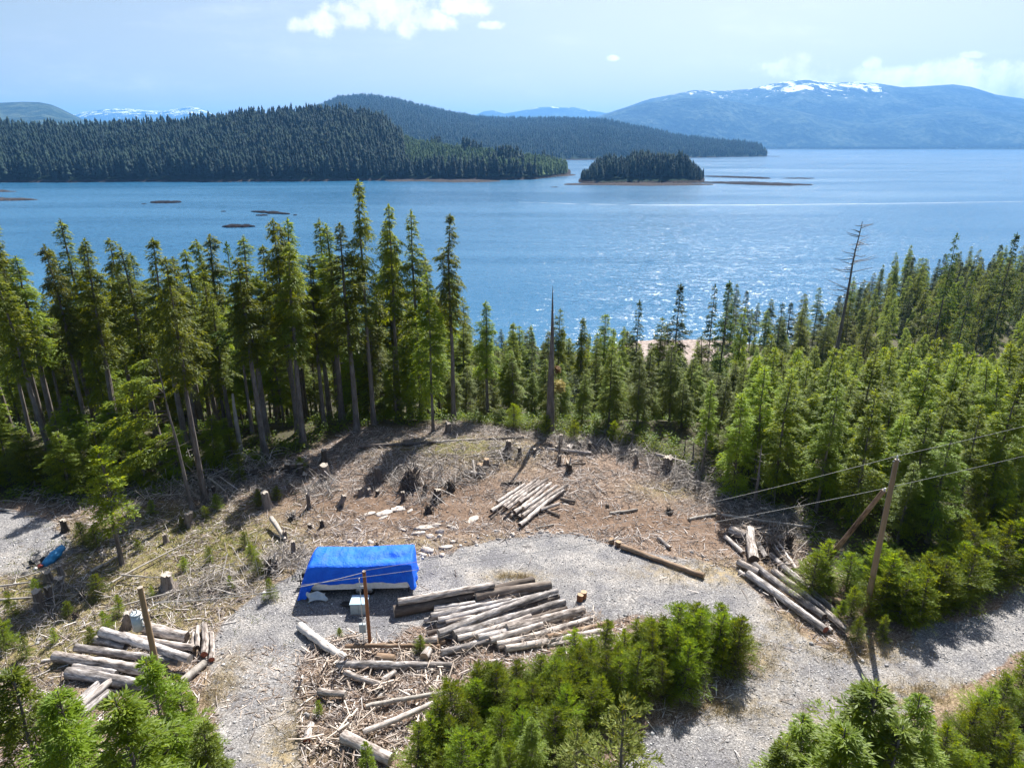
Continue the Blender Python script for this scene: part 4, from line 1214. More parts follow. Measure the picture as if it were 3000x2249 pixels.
# scattered seedlings in the left clearing and along the forest edge
r_ = random.Random(8)
for (dx_, dy_, h) in [(215, 1290, 1.6), (520, 1040, 2.4), (505, 1005, 2.8), (470, 1100, 1.3), (545, 1215, 1.4), (530, 1180, 1.2), (585, 1290, 1.3), (180, 1175, 1.7), (210, 1180, 1.6), (560, 1240, 1.2), (690, 1545, .9),
                      (330, 1110, 1.2), (445, 1120, 1.1), (30, 1330, 1.7), (15, 1400, 2.0), (60, 1420, 1.3), (395, 1140, .9), (150, 1330, 1.1), (1240, 955, 2.2), (1180, 940, 2.0), (1110, 925, 2.6), (1325, 960, 2.4),
                      (910, 1420, 1.1), (735, 1375, .6), (400, 1230, 1.0), (370, 1260, .8), (455, 1215, 1.1), (300, 1190, .9), (260, 1330, 1.4), (230, 1360, 1.2), (200, 1390, 1.1), (120, 1390, 1.0), (600, 1080, 1.2), (560, 1090, 1.3), (650, 1020, 1.4), (80, 1280, 1.0), (330, 1290, .8), (500, 1270, .9)]:
    p = GD(dx_, dy_)
    place_tree(r_.choice(SHRUB), 'hemlock_seedling', p.x, p.y, h, r_.uniform(0, 6), 'small green hemlock seedling growing among the slash', 'young tree', 'seedlings in the clearing', z=float(gh(p.x, p.y)))

# ------------------------------------------------------------------ logs
M['log_white'] = wood('bleached_peeled_log', [(0.34, (0.14, 0.12, 0.11)), (0.42, (0.50, 0.47, 0.45)), (0.7, (0.74, 0.71, 0.69))], 6.0, LX, bd=0.03)
def log(p0, p1, r0, r1, kind, seed, label, group=None, ends=('cut_grey', 'cut_grey'), cat='log', name='log', bend=.02, z0=None, z1=None, sides=14, lump=.15):
    """p0, p1: Vectors of the axis ends"""
    r = RS(seed)
    d = (p1 - p0); Ln = d.length
    n = max(4, int(Ln / .28))
    x = np.linspace(0, Ln, n)
    k = x / Ln
    C = np.stack([x, bend * Ln * np.sin(k * np.pi) * r.uniform(-1, 1) + 0.015 * r.randn(n), bend * .4 * Ln * np.sin(k * 6) * r.uniform(-.5, .5)], 1)
    R = (r0 * (1 - k) + r1 * k)[:, None]
    ang = np.arange(sides)
    R = R * (1 + lump * (fbm(x[:, None] * 1.7 + seed, ang[None] * .8, 3, seed) - .5) * 2 + 0.03 * r.randn(n, sides))
    V, Q = ringmesh(C, R, sides)
    me = mesh_np(name, V, Q, M[kind], smooth=True)
    rot = d.to_track_quat('X', 'Z').to_euler()
    o = obj(name, me, loc=p0, rot=rot)
    tag(o, label, cat, group)
    for e, (sl, xo) in enumerate(((slice(0, sides), -.004), (slice(-sides, None), .004))):
        if ends[e] is None: continue
        ring = V[sl]
        c = ring.mean(0)
        Vc = np.concatenate([c + (ring - c) * 1.0, c + (ring - c) * .5, [c]]); Vc[:, 0] += xo + np.concatenate([np.zeros(sides), r.randn(sides + 1) * .008])
        i = np.arange(sides); j = (i + 1) % sides
        Qc = np.stack([i, j, j + sides, i + sides], 1); Tc = np.stack([i + sides, j + sides, np.full(sides, 2 * sides)], 1)
        if e == 0: Qc = Qc[:, ::-1]; Tc = Tc[:, ::-1]
        obj('cut_end', mesh_np('cut_end', Vc, [Qc, Tc], M[ends[e]]), o)
    return o


def glog(a, b_, r0, kind, seed, label, group=None, za=0.0, zb=None, r1=None, **kw):
    """log lying on the ground between two photo points; za, zb lift it"""
    zb = za if zb is None else zb
    p0 = G(a[0], a[1], za + r0 * .8); p1 = G(b_[0], b_[1], zb + r0 * .8)
    p0.z = max(p0.z, float(gh(p0.x, p0.y)) + za * .9 + r0 * .8); p1.z = max(p1.z, float(gh(p1.x, p1.y)) + zb * .9 + r0 * .8)
    return log(p0, p1, r0, r1 or r0 * .85, kind, seed, label, group, **kw)


def F_(x, y): return cF(x, y)
def G_(x, y): return cG(x, y)
def E_(x, y): return cE(x, y)
def C_(x, y): return cC(x, y)
def D_(x, y): return cD(x, y)
def B_(x, y): return cB(x, y)
def A_(x, y): return cA(x, y)


g1 = 'pale logs of the pile behind the turning place'
p1_ = [((165, 650), (405, 497), .15, .12, 'first log from the left, starting the pale pile behind the gravel turn'),
       ((118, 728), (495, 462), .15, .16, 'long second log from the left of the pale pile behind the gravel turn'),
       ((222, 690), (530, 468), .14, .30, 'third log from the left of the pale pile behind the gravel turn'),
       ((250, 708), (598, 447), .15, .42, 'fourth log of the pale pile, its far end reaching highest'),
       ((355, 650), (575, 500), .14, .50, 'short log lying on top in the middle of the pale pile'),
       ((315, 740), (632, 486), .16, .34, 'log just right of the middle of the pale pile'),
       ((393, 705), (683, 508), .15, .55, 'thick topmost log on the right half of the pale pile'),
       ((350, 778), (640, 575), .15, .12, 'log under the topmost one on the right half of the pale pile'),
       ((385, 770), (770, 500), .16, .28, 'second log from the right of the pale pile, longest on that side'),
       ((362, 852), (735, 548), .17, .14, 'rightmost log of the pale pile, lying nearest the camera'),
       ((285, 775), (420, 690), .13, .02, 'low dark ended log under the near side of the pale pile')]
for i, (a, b_, r0, z_, lb) in enumerate(p1_):
    glog(C_(*a), C_(*b_), r0, 'log_pale', 300 + i, lb, g1, za=z_, ends=('cut_dark' if i % 2 else 'cut', 'cut_grey'), cat='log')
glog(C_(590, 722), C_(705, 770), .13, 'log_dark', 320, 'short dark log sticking out at the near right of the pale pile')
glog(C_(540, 718), C_(702, 664), .14, 'log_pale', 321, 'short pale log leaning out to the right of the pale pile', za=.15, ends=('cut', 'cut_grey'))
glog(C_(715, 622), C_(840, 645), .14, 'log_dark', 322, 'short dark log just right of the far end of the pale pile', za=.05)
glog(C_(110, 790), C_(250, 690), .07, 'log_dark', 323, 'thin dark pole standing in for the shadow under the left end of the pale pile')  # stands in for the shadow under the pile, shade made as a dark pole
glog(C_(1140, 745), C_(1380, 712), .10, 'dead', 324, 'thin pale pole lying alone in the middle of the brown mud')
glog(C_(1825, 800), C_(2052, 757), .11, 'dead', 325, 'grey pole lying left of the right hand log pile')
glog(C_(505, 872), C_(655, 845), .06, 'dead', 326, 'thin pale stick in front of the pale pile')
glog(C_(1560, 960), C_(1660, 1045), .13, 'log_pale', 327, 'split pale slab behind the long brown log', ends=('cut', 'cut'))
glog(C_(1240, 1030), C_(1955, 1285), .19, 'log_brown', 328, 'long single brown log lying along the far edge of the gravel', za=.06, r1=.17, ends=('cut', 'cut'))
glog(C_(1538, 240), C_(1802, 306), .15, 'log_pale', 329, 'pale log resting on the stump by the right stand', za=.7, zb=.35)
glog(C_(720, 200), C_(980, 228), .17, 'log_pale', 330, 'pale log at the back of the clearing right of the dead spire', za=.1)
glog(C_(600, 188), C_(700, 196), .12, 'log_pale', 331, 'short pale log butting the back log on its left', za=.1)
glog(C_(775, 195), C_(885, 95), .30, 'log_pale', 332, 'thick splintered pale log end lying uphill at the back of the clearing', r1=.12, lump=.35)
glog(C_(870, 215), C_(1090, 150), .16, 'log_dark', 333, 'dark log at the back right of the splintered pale log', za=.1, ends=('cut_dark', 'cut_dark'))
glog(B_(880, 170), C_(398, 88), .17, 'trunk', 334, 'very long thin grey trunk lying along the crest of the clearing', r1=.09, za=.25, zb=.2, bend=.006)
glog(B_(1560, 130), B_(2350, 95), .08, 'dead', 335, 'slim second trunk below the very long grey trunk on the crest', za=.15)
glog(B_(-150, 410), B_(460, 335), .22, 'darkwood', 336, 'grey log coloured dark for the shade by the left forest edge', r1=.14)  # grey log; its shade is put into the colour by the dark wood
glog(B_(130, 785), B_(250, 975), .17, 'dead', 337, 'silvery splintered log slanting down behind the left of the trailer', za=.5, zb=.05, r1=.12, lump=.3)
glog(B_(1800, 385), B_(1985, 410), .15, 'log_pale', 338, 'short pale log below the freshly cut stumps on the knoll', za=.1)
glog(B_(1880, 395), B_(1875, 290), .10, 'log_pale', 339, 'upright pale slab standing beside the freshly cut stumps', za=.0, zb=.4)
glog(C_(-20, 330), C_(180, 330), .1, 'darkwood', 340, 'short dark pole right of the freshly cut stumps')
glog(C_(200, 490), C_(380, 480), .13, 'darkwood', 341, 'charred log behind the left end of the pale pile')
glog(C_(690, 330), C_(930, 315), .08, 'darkwood', 342, 'thin dark pole across the clearing behind the pale pile')

g2 = 'logs of the large heap in front of the trailer'
p2_ = [(F_(1228, 188), F_(2058, 40), .20, 'log_pale', .62, 'bright peeled log on top at the back of the large heap'),
       (F_(1190, 270), G_(480, 5), .30, 'log_dark', .05, 'thick dark backmost log of the large heap, under the peeled one'),
       (G_(-20, 145), G_(632, 38), .27, 'log_dark', .12, 'thick dark log ending at the far right of the large heap'),
       (F_(1540, 240), F_(1895, 195), .13, 'log_grey', .15, 'small grey log in the gap behind the middle of the large heap'),
       (F_(1512, 308), F_(2210, 172), .16, 'log_grey', .35, 'grey log with rope end, fourth from the back of the large heap'),
       (F_(1455, 345), F_(1570, 325), .12, 'log_grey', .10, 'short grey stub at the left end of the large heap'),
       (F_(1575, 348), G_(690, 92), .16, 'log_grey', .40, 'long grey log across the middle of the large heap'),
       (F_(1640, 372), F_(1895, 322), .12, 'log_pale', .30, 'short pale log on the left side of the large heap'),
       (F_(1578, 508), G_(600, 118), .20, 'log_grey', .45, 'long dark barked log slanting over the middle of the large heap'),
       (F_(1480, 482), F_(1700, 430), .12, 'log_dark', .05, 'short dark log under the left ends of the large heap'),
       (F_(1712, 515), G_(748, 185), .22, 'log_grey', .28, 'thick grey log ending darkly at the right of the large heap'),
       (G_(240, 420), G_(765, 238), .15, 'log_dark', .10, 'thin shaded log in front of the thick dark ended one'),
       (F_(1745, 542), G_(460, 325), .15, 'log_pale', .35, 'slim peeled log left of centre in the large heap'),
       (F_(1918, 545), G_(640, 340), .16, 'log_grey', .32, 'mottled log just before the wide split one in the large heap'),
       (G_(250, 470), G_(915, 255), .26, 'log_pale', .16, 'wide split pale log on the near right of the large heap'),
       (G_(110, 575), G_(560, 420), .17, 'log_pale', .22, 'short pale log in front of the wide split one'),
       (G_(165, 600), G_(1000, 322), .16, 'log_pale', .12, 'second log from the front of the large heap on the right'),
       (G_(600, 545), G_(1138, 360), .15, 'log_brown', .10, 'brown ended log reaching farthest right in the large heap'),
       (G_(240, 645), G_(1112, 432), .18, 'log_pale', .08, 'frontmost pale log of the large heap, half hidden by young trees'),
       (G_(600, 610), G_(1180, 485), .10, 'log_pale', .0, 'thin pale pole before the frontmost log, right end'),
       (F_(1600, 675), F_(2045, 560), .17, 'log_grey', .12, 'short grey log touching the green thicket at the front of the heap')]
p2_ += [(F_(1500, 560), G_(420, 250), .17, 'log_grey', .08, 'shaded log low in the heap between the long middle ones'),
        (F_(1620, 470), G_(700, 140), .15, 'log_dark', .12, 'dark log just behind the thick dark ended one'),
        (F_(1560, 400), G_(500, 150), .14, 'log_grey', .10, 'low grey log under the dark barked slanting one'),
        (F_(1820, 560), G_(650, 290), .16, 'log_dark', .06, 'dark low log before the thin shaded one'),
        (G_(60, 560), G_(720, 350), .15, 'log_grey', .05, 'grey log filling the gap before the wide split one'),
        (G_(180, 640), G_(900, 370), .14, 'log_dark', .02, 'dark low log between the two front pale ones'),
        (F_(1540, 280), G_(560, 60), .13, 'log_grey', .10, 'thin grey log just in front of the thick dark back logs'),
        (F_(1500, 330), G_(240, 190), .13, 'log_pale', .22, 'thin pale log in the back left of the large heap')]
for i, (a, b_, r0, kd, z_, lb) in enumerate(p2_):
    glog(a, b_, r0 * 1.12, kd, 350 + i, lb, g2, za=z_, ends=('cut_grey', 'cut_dark' if kd != 'log_pale' else 'cut'))
single = [(F_(378, 395), F_(785, 715), .24, 'log_pale', .0, 'single white peeled log lying diagonally on the gravel', ('cut_grey', 'cut')),
          (F_(700, 772), F_(1700, 772), .22, 'log_grey', .05, 'level barked log with patches across the slash pile', ('cut_grey', 'cut_grey')),
          (F_(775, 568), F_(1590, 622), .12, 'log_brown', .15, 'thin brown log at the foot of the reddish pole', ('cut', 'cut')),
          (F_(1365, 552), F_(1580, 562), .20, 'log_pale', .3, 'short pale block log right of the reddish pole', ('cut_grey', 'cut')),
          (F_(1590, 585), F_(1630, 575), .17, 'log_brown', .1, 'small brown round beside the pale block log', ('cut', 'cut')),
          (F_(1455, 715), F_(1495, 650), .25, 'log_pale', .1, 'squat pale block standing above the level barked log', ('cut', 'cut_grey')),
          (F_(1095, 925), F_(1205, 835), .17, 'log_pale', .1, 'short log pointing at the camera below the level barked log', ('cut_dark', 'cut_grey')),
          (F_(952, 1122), F_(1655, 1015), .12, 'dead', .2, 'slim pale log running into the thicket from the slash pile', ('cut_grey', 'cut_grey')),
          (F_(930, 1372), F_(1590, 1085), .14, 'log_pale', .2, 'long slim peeled pole slanting up into the thicket', ('cut_grey', 'cut_grey')),
          (F_(760, 1400), F_(1170, 1600), .30, 'log_pale', .1, 'thick pale log at the bottom edge of the slash pile', ('cut_grey', 'cut_grey')),
          (F_(440, 1385), F_(475, 1240), .19, 'log_pale', .0, 'short log with a reddish cut end on the edge of the gravel lane', ('cut_red', 'cut_grey')),
          (F_(545, 975), F_(780, 1025), .19, 'log_pale', .15, 'short broken pale log at the left of the slash pile', ('cut_grey', 'cut_grey')),
          (F_(770, 835), F_(1080, 960), .16, 'log_pale', .15, 'splintered pale slab under the level barked log', ('cut_grey', 'cut_grey')),
          (F_(1050, 690), F_(1200, 700), .28, 'log_brown', .0, 'hollow brown rotten chunk in the middle of the slash', ('cut_dark', 'cut'))]
for i, (a, b_, r0, kd, z_, lb, en) in enumerate(single):
    glog(a, b_, r0, (kd if 'white' not in lb else 'log_white'), 380 + i, lb, za=z_, ends=en)
g3 = 'logs of the left pile'
p3_ = [(E_(875, 445), E_(1640, 680), .27, 'log_grey', .45, 'thick grey log on top at the back of the left pile', ('cut_grey', 'cut_grey')),
       (E_(830, 512), E_(1090, 575), .24, 'log_grey', .05, 'short grey log end showing under the topmost one of the left pile', ('cut_grey', None)),
       (E_(1240, 400), E_(1615, 490), .33, 'log_pale', .1, 'stout pale log with a dark hollow end behind the left pole', ('cut_grey', 'cut_dark')),
       (E_(1060, 480), E_(1685, 585), .22, 'log_pale', .1, 'pale log between the hollow log and the thick grey one', ('cut_grey', 'cut')),
       (E_(655, 582), E_(1550, 715), .22, 'log_grey', .22, 'long grey log second row of the left pile', ('cut_grey', 'cut_grey')),
       (E_(470, 655), E_(1390, 800), .28, 'log_pale', .18, 'longest pale log reaching farthest left in the left pile', ('cut', 'cut_grey')),
       (E_(650, 700), E_(1380, 840), .19, 'log_grey', .1, 'thin grey log just before the longest one of the left pile', ('cut_grey', 'cut_grey')),
       (E_(640, 745), E_(1010, 800), .20, 'log_grey', .05, 'short grey log between two longer ones of the left pile', ('cut_grey', 'cut_grey')),
       (E_(590, 800), E_(1410, 930), .31, 'log_grey', .0, 'front log of the left pile, thick and smooth', ('cut_grey', 'cut_grey')),
       (E_(545, 1150), E_(880, 870), .21, 'log_grey', .0, 'left of three logs slanting down from the left pile', ('cut_grey', 'cut_grey')),
       (E_(545, 1210), E_(965, 865), .20, 'log_pale', .15, 'middle of three logs slanting down from the left pile', ('cut_grey', 'cut_grey')),
       (E_(715, 1150), E_(945, 960), .18, 'log_grey', .0, 'right of three logs slanting down from the left pile', ('cut_grey', 'cut_grey')),
       (E_(1668, 600), E_(1680, 455), .13, 'log_pale', .1, 'first upright lying short log at the right end of the left pile', ('cut_dark', 'cut_grey')),
       (E_(1702, 580), E_(1715, 398), .13, 'log_pale', .3, 'second short log at the right end of the left pile', ('cut_dark', 'cut_grey')),
       (E_(1765, 640), E_(1765, 385), .19, 'log_pale', .2, 'third short log with reddish end at the right of the left pile', ('cut_red', 'cut_grey')),
       (E_(1828, 685), E_(1830, 460), .15, 'log_pale', .05, 'outermost short log with reddish end beside the gravel lane', ('cut_red', 'cut_grey')),
       (E_(1560, 885), E_(1770, 710), .22, 'dead', .0, 'crumbling white log chunk below the short logs', ('cut_grey', 'cut_grey')),
       (E_(360, 700), E_(445, 685), .10, 'log_pale', .0, 'small stub left of the longest pale log', ('cut_grey', 'cut_grey'))]
for i, (a, b_, r0, kd, z_, lb, en) in enumerate(p3_):
    glog(a, b_, r0, kd, 400 + i, lb, g3, za=z_, ends=en)
g4 = 'logs of the right pile'
p4_ = [(D_(95, 742), D_(205, 785), .33, 'log_pale', .1, 'fat round with a fresh tan face at the back of the right pile', ('cut', 'cut_grey')),
       (D_(268, 955), D_(240, 735), .33, 'log_pale', .25, 'fat pale log with a dark end pointing at the camera', ('cut_dark', 'cut_grey')),
       (D_(360, 945), D_(300, 840), .20, 'log_grey', .1, 'grey log with dark end right of the fat pale one', ('cut_dark', 'cut_grey')),
       (D_(465, 955), D_(350, 800), .12, 'log_dark', .2, 'thin dark log in the jumble at the top of the right pile', ('cut_dark', 'cut_grey')),
       (D_(380, 850), D_(435, 760), .12, 'log_dark', .45, 'short dark pole crossing the jumble of the right pile', ('cut_dark', 'cut_grey')),
       (D_(520, 1000), D_(400, 830), .12, 'log_grey', .1, 'thin grey pole along the right of the jumble', ('cut_grey', 'cut_grey')),
       (D_(570, 1020), D_(430, 820), .10, 'log_pale', .15, 'thin pale pole at the far right of the jumble', ('cut_grey', 'cut_grey')),
       (D_(545, 1070), D_(480, 900), .09, 'log_dark', .05, 'thin dark pole below the splintered stump of the right pile', ('cut_grey', 'cut_grey')),
       (D_(340, 830), D_(250, 705), .10, 'log_dark', .1, 'slim dark pole behind the fat pale log', ('cut_grey', 'cut_grey')),
       (D_(222, 1060), D_(785, 1462), .26, 'log_grey', .0, 'front long log of the right pile with a red painted end', ('cut_grey', 'cut_red')),
       (D_(268, 992), D_(775, 1372), .24, 'log_grey', .12, 'second long barked log of the right pile', ('cut_grey', 'cut_dark')),
       (D_(405, 1035), D_(935, 1462), .22, 'log_pale', .15, 'third long pale log ending nearest the utility pole', ('cut_grey', 'cut_grey')),
       (D_(385, 925), D_(855, 1335), .22, 'log_grey', .0, 'rearmost long grey log of the right pile', ('cut_grey', 'cut_grey')),
       (D_(740, 1220), D_(905, 1262), .20, 'log_brown', .1, 'short brown streaked log behind the long ones', ('cut_grey', 'cut')),
       (D_(790, 1440), D_(828, 1470), .14, 'log_pale', .0, 'stub under the red ended log', ('cut', 'cut')),
       (D_(152, 975), D_(300, 1045), .24, 'log_pale', .1, 'short pale log across the left ends of the long ones', ('cut_grey', 'cut_grey')),
       (D_(160, 1042), D_(205, 1075), .14, 'log_pale', .0, 'small pale stub at the gravel beside the right pile', ('cut', 'cut')),
       (D_(40, 632), D_(672, 722), .10, 'dead', .5, 'long thin silvery pole lying behind the right pile', ('cut_grey', 'cut_grey')),
       (D_(60, 790), D_(190, 905), .16, 'log_pale', .05, 'flat split board like slab left of the fat pale log', ('cut', 'cut')),
       (D_(800, 975), D_(730, 890), .06, 'dead', .2, 'thin grey stick behind the brace foot', ('cut_grey', 'cut_grey'))]
for i, (a, b_, r0, kd, z_, lb, en) in enumerate(p4_):
    glog(a, b_, r0, kd, 430 + i, lb, g4, za=z_, ends=en)
# fallen slim poles over the left clearing
for i, (a, b_, r0, z_, lb) in enumerate([(A_(910, 1375), A_(1640, 985), .07, .25, 'long thin grey pole slanting across the left clearing'),
                                         (A_(780, 1250), A_(1050, 1100), .09, .1, 'grey pole leaning up to the crooked young tree'),
                                         (A_(1050, 1278), A_(1400, 1305), .06, .45, 'thin pole resting on the grey stump'),
                                         (A_(0, 1375), A_(380, 1330), .07, .2, 'thin pole along the left edge behind the twin stump'),
                                         (A_(0, 1492), A_(660, 1450), .07, .25, 'thin pale pole crossing behind the big twin stump'),
                                         (A_(920, 1585), A_(1690, 1375), .06, .3, 'thin curved pole reaching from the flared stump to the left pole'),
                                         (A_(160, 1310), A_(440, 1220), .05, .1, 'pale stick at the near edge of the left gravel pad'),
                                         (A_(1800, 440), A_(1950, 560), .10, .6, 'pole leaning in the shade under the left forest'),
                                         (A_(-30, 700), A_(140, 725), .09, .1, 'grey pole at the back of the left gravel pad')]):
    glog(a, b_, r0, 'dead', 460 + i, lb, za=z_, r1=r0 * .5)
# cut rounds used as blocks
for i, (a, h, rr, mt_, lb) in enumerate([(C_(880, 1500), .42, .19, 'pole_red', 'left of two rust brown rounds standing on the gravel'), (C_(912, 1475), .42, .19, 'pole_red', 'right of two rust brown rounds standing on the gravel'),
                                         (C_(1157, 1005), .34, .17, 'log_brown', 'small upright round left of the long brown log'), (C_(1210, 1030), .36, .20, 'log_brown', 'upright round touching the end of the long brown log')]):
    p = G(*a)
    log(p, p + Vector((0, .01, h)), rr, rr, mt_, 480 + i, lb, None, (None, 'cut'), 'wood block', 'wood_round', bend=0, lump=.04)


# ------------------------------------------------------------------ stumps
def stump(at, w, h, seed, label, kind='stump', top='cut_grey', flare=.9, group=None, lean=0.0, jag=.06):
    r = RS(seed)
    p = G(*at)
    Y_ = p.y; depth = Y_ * CP + (CAM_H - p.z) * SP
    R0 = max(.14, w * .5 / FOC * depth * .62); H_ = h / FOC * depth * 1.25
    sides = 22; n = 8
    k = np.linspace(0, 1, n)
    nl = r.randint(4, 7); ph = r.rand() * 6.28
    ang = np.arange(sides) * 2 * np.pi / sides
    lob = (.5 + .5 * np.cos(ang * nl + ph)) ** 1.5
    R = R0 * (1 + flare * np.exp(-k[:, None] * 4.5) * (.35 + lob[None] * 1.2)) * (1 + .07 * r.randn(1, sides) + .04 * r.randn(n, sides))
    Vx = np.cos(ang)[None] * R + lean * k[:, None] * H_; Vy = np.sin(ang)[None] * R
    Vz = np.repeat((k * H_ - .12)[:, None], sides, 1)
    Vz[-1] += jag * r.randn(sides) + .12
    V = np.stack([Vx, Vy, Vz], -1).reshape(-1, 3)
    i = np.arange(sides); j = (i + 1) % sides
    Q = np.concatenate([np.stack([i + a * sides, j + a * sides, j + (a + 1) * sides, i + (a + 1) * sides], 1) for a in range(n - 1)])
    o = obj('stump', mesh_np('stump', V, Q, M[kind], smooth=True), loc=(p.x, p.y, float(gh(p.x, p.y))), rot=(r.uniform(-.06, .06), r.uniform(-.08, .08), r.rand() * 6 * (lean == 0)))
    tag(o, label, 'stump', group)
    ring = V[-sides:]; c = ring.mean(0)
    Vc = np.concatenate([ring, c + (ring - c) * .55 + np.array([0, 0, .02]), [c + np.array([0, 0, .0])]])
    Qc = np.stack([i, j, j + sides, i + sides], 1); Tc = np.stack([i + sides, j + sides, np.full(sides, 2 * sides)], 1)
    obj('cut_face', mesh_np('cut_face', Vc, [Qc, Tc], M[top]), o)
    return o


F1 = .339
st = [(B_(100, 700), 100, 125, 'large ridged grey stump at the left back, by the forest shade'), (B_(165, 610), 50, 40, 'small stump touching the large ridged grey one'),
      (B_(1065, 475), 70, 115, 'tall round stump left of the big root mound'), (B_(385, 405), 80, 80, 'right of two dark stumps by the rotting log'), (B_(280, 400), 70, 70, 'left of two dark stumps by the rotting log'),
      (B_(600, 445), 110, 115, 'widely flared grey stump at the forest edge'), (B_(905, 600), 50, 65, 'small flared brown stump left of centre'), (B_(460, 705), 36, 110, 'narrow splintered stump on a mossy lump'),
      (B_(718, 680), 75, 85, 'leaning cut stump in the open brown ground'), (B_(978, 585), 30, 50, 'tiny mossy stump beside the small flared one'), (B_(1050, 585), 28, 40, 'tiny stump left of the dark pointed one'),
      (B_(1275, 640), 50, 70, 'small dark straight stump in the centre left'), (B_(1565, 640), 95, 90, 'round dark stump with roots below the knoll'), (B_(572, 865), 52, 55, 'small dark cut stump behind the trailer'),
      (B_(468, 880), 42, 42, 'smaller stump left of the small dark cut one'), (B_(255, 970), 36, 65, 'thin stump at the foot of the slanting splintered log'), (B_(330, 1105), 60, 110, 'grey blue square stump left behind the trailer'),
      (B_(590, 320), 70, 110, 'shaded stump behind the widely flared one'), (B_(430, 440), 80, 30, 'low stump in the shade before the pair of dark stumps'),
      (B_(1935, 385), 75, 60, 'freshly cut stump with tan top on the knoll'), (B_(1985, 340), 70, 60, 'second freshly cut stump behind the first on the knoll'), (B_(1660, 60), 70, 85, 'stump on the crest where the long trunk passes'),
      (C_(262, 215), 70, 85, 'pale topped stump with torn roots right of the crest'), (C_(363, 250), 45, 60, 'dark stump right of the pale topped one'), (C_(492, 238), 38, 42, 'small square stump behind the pale pile'),
      (C_(787, 390), 75, 80, 'dark wedge shaped stump beyond the pale pile'), (C_(1640, 375), 120, 95, 'big ridged brown stump under the resting pale log'), (C_(1368, 322), 40, 70, 'small pale splintered stump at the back right'),
      (C_(703, 312), 34, 60, 'thin brown stump between the back log and the wedge shaped stump'), (C_(880, 195), 42, 60, 'small stump behind the back pale log'), (C_(968, 205), 60, 60, 'stump with dark side next to the dark back log'),
      (C_(713, 190), 24, 105, 'narrow post like stump before the back pale log'), (C_(1308, 235), 36, 35, 'tiny stump at the back right edge'), (C_(680, 205), 40, 35, 'low dark stump next to the narrow post like one'),
      (A_(430, 1345), 100, 90, 'left one of the stump trio by the gravel pad'), (A_(522, 1395), 115, 80, 'front one of the stump trio, widest, with pale top'), (A_(540, 1290), 70, 85, 'rear brown one of the stump trio by the gravel pad'),
      (A_(355, 1570), 115, 150, 'tall twin stump trunk with mossy foot at the left'), (A_(440, 1505), 80, 115, 'second trunk of the tall twin stump, right'), (A_(1455, 1400), 140, 115, 'big flared grey stump behind the left wooden pole'),
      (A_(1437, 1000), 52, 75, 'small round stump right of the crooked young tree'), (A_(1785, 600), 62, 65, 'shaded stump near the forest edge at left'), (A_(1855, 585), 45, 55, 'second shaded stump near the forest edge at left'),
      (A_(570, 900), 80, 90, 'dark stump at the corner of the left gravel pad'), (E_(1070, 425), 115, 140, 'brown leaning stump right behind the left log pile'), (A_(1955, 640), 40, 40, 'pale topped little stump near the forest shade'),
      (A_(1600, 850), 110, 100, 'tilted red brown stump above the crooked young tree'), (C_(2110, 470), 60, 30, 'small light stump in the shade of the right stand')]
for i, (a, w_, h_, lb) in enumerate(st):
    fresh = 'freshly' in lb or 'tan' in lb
    dk = any(s_ in lb for s_ in ('dark', 'shaded', 'charred'))  # stumps labelled shaded also take the dark wood, their shade put into colour
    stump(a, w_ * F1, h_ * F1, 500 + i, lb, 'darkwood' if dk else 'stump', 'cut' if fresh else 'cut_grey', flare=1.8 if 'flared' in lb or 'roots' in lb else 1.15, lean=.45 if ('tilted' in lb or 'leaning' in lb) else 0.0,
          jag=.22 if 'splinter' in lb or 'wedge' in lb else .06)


def rootwad(at, w, h, seed, label, kind='darkwood'):
    """torn up roots: a lump with many crooked root arms"""
    r = RS(seed)
    p = G(*at); depth = p.y * CP + CAM_H * SP
    W = w / FOC * depth * .5; H_ = h / FOC * depth
    n = 46
    ph = r.rand(n) * 6.28; el = r.uniform(-.1, 1.3, n)
    d = np.stack([np.cos(ph) * np.cos(el), np.sin(ph) * np.cos(el), np.sin(el)], 1)
    c = np.array([0, 0, H_ * .25])
    l1 = r.uniform(.35, .95, n)[:, None]
    s3 = np.array([W, W, H_ * .8])
    p0 = c + d * s3 * .15; p1 = c + d * s3 * l1 * .6; p2 = p1 + (d * .5 + r.randn(n, 3) * .35) * s3 * l1 * .6
    p1[:, 2] = np.maximum(p1[:, 2], -.05); p2[:, 2] = np.maximum(p2[:, 2], -.1)
    rt = r.uniform(.035, .09, n) * (W / .8) ** .5
    parts = [tubes(p0, p1, rt * 1.3, rt, 5), tubes(p1, p2, rt, rt * .25, 5)]
    u, v = np.meshgrid(np.linspace(0, 2 * np.pi, 15)[:-1], np.linspace(0.05, np.pi / 2 + .3, 7))
    rr = .62 * (1 + .45 * (r.rand(*u.shape) - .5))
    S_ = np.stack([np.cos(u) * np.sin(v) * rr * W * .8, np.sin(u) * np.sin(v) * rr * W * .8, np.cos(v) * rr * H_ * .9 + .05], -1)
    idx = np.arange(S_.shape[0] * 14).reshape(S_.shape[0], 14)
    Q = np.stack([idx[:-1], idx[1:], np.roll(idx[1:], -1, 1), np.roll(idx[:-1], -1, 1)], -1).reshape(-1, 4)
    o = obj('soil_clump', mesh_np('soil_clump', S_.reshape(-1, 3), Q, M['darkwood'], smooth=False))
    V, Q2 = merge(parts)
    e = bpy.data.objects.new('root_wad', None); col.objects.link(e)
    e.location = (p.x, p.y, float(gh(p.x, p.y)) - .05)
    o.parent = e
    rr_ = obj('roots', mesh_np('roots', V, Q2, M[kind]), e); rr_['kind'] = 'stuff'
    tag(e, label, 'root wad')


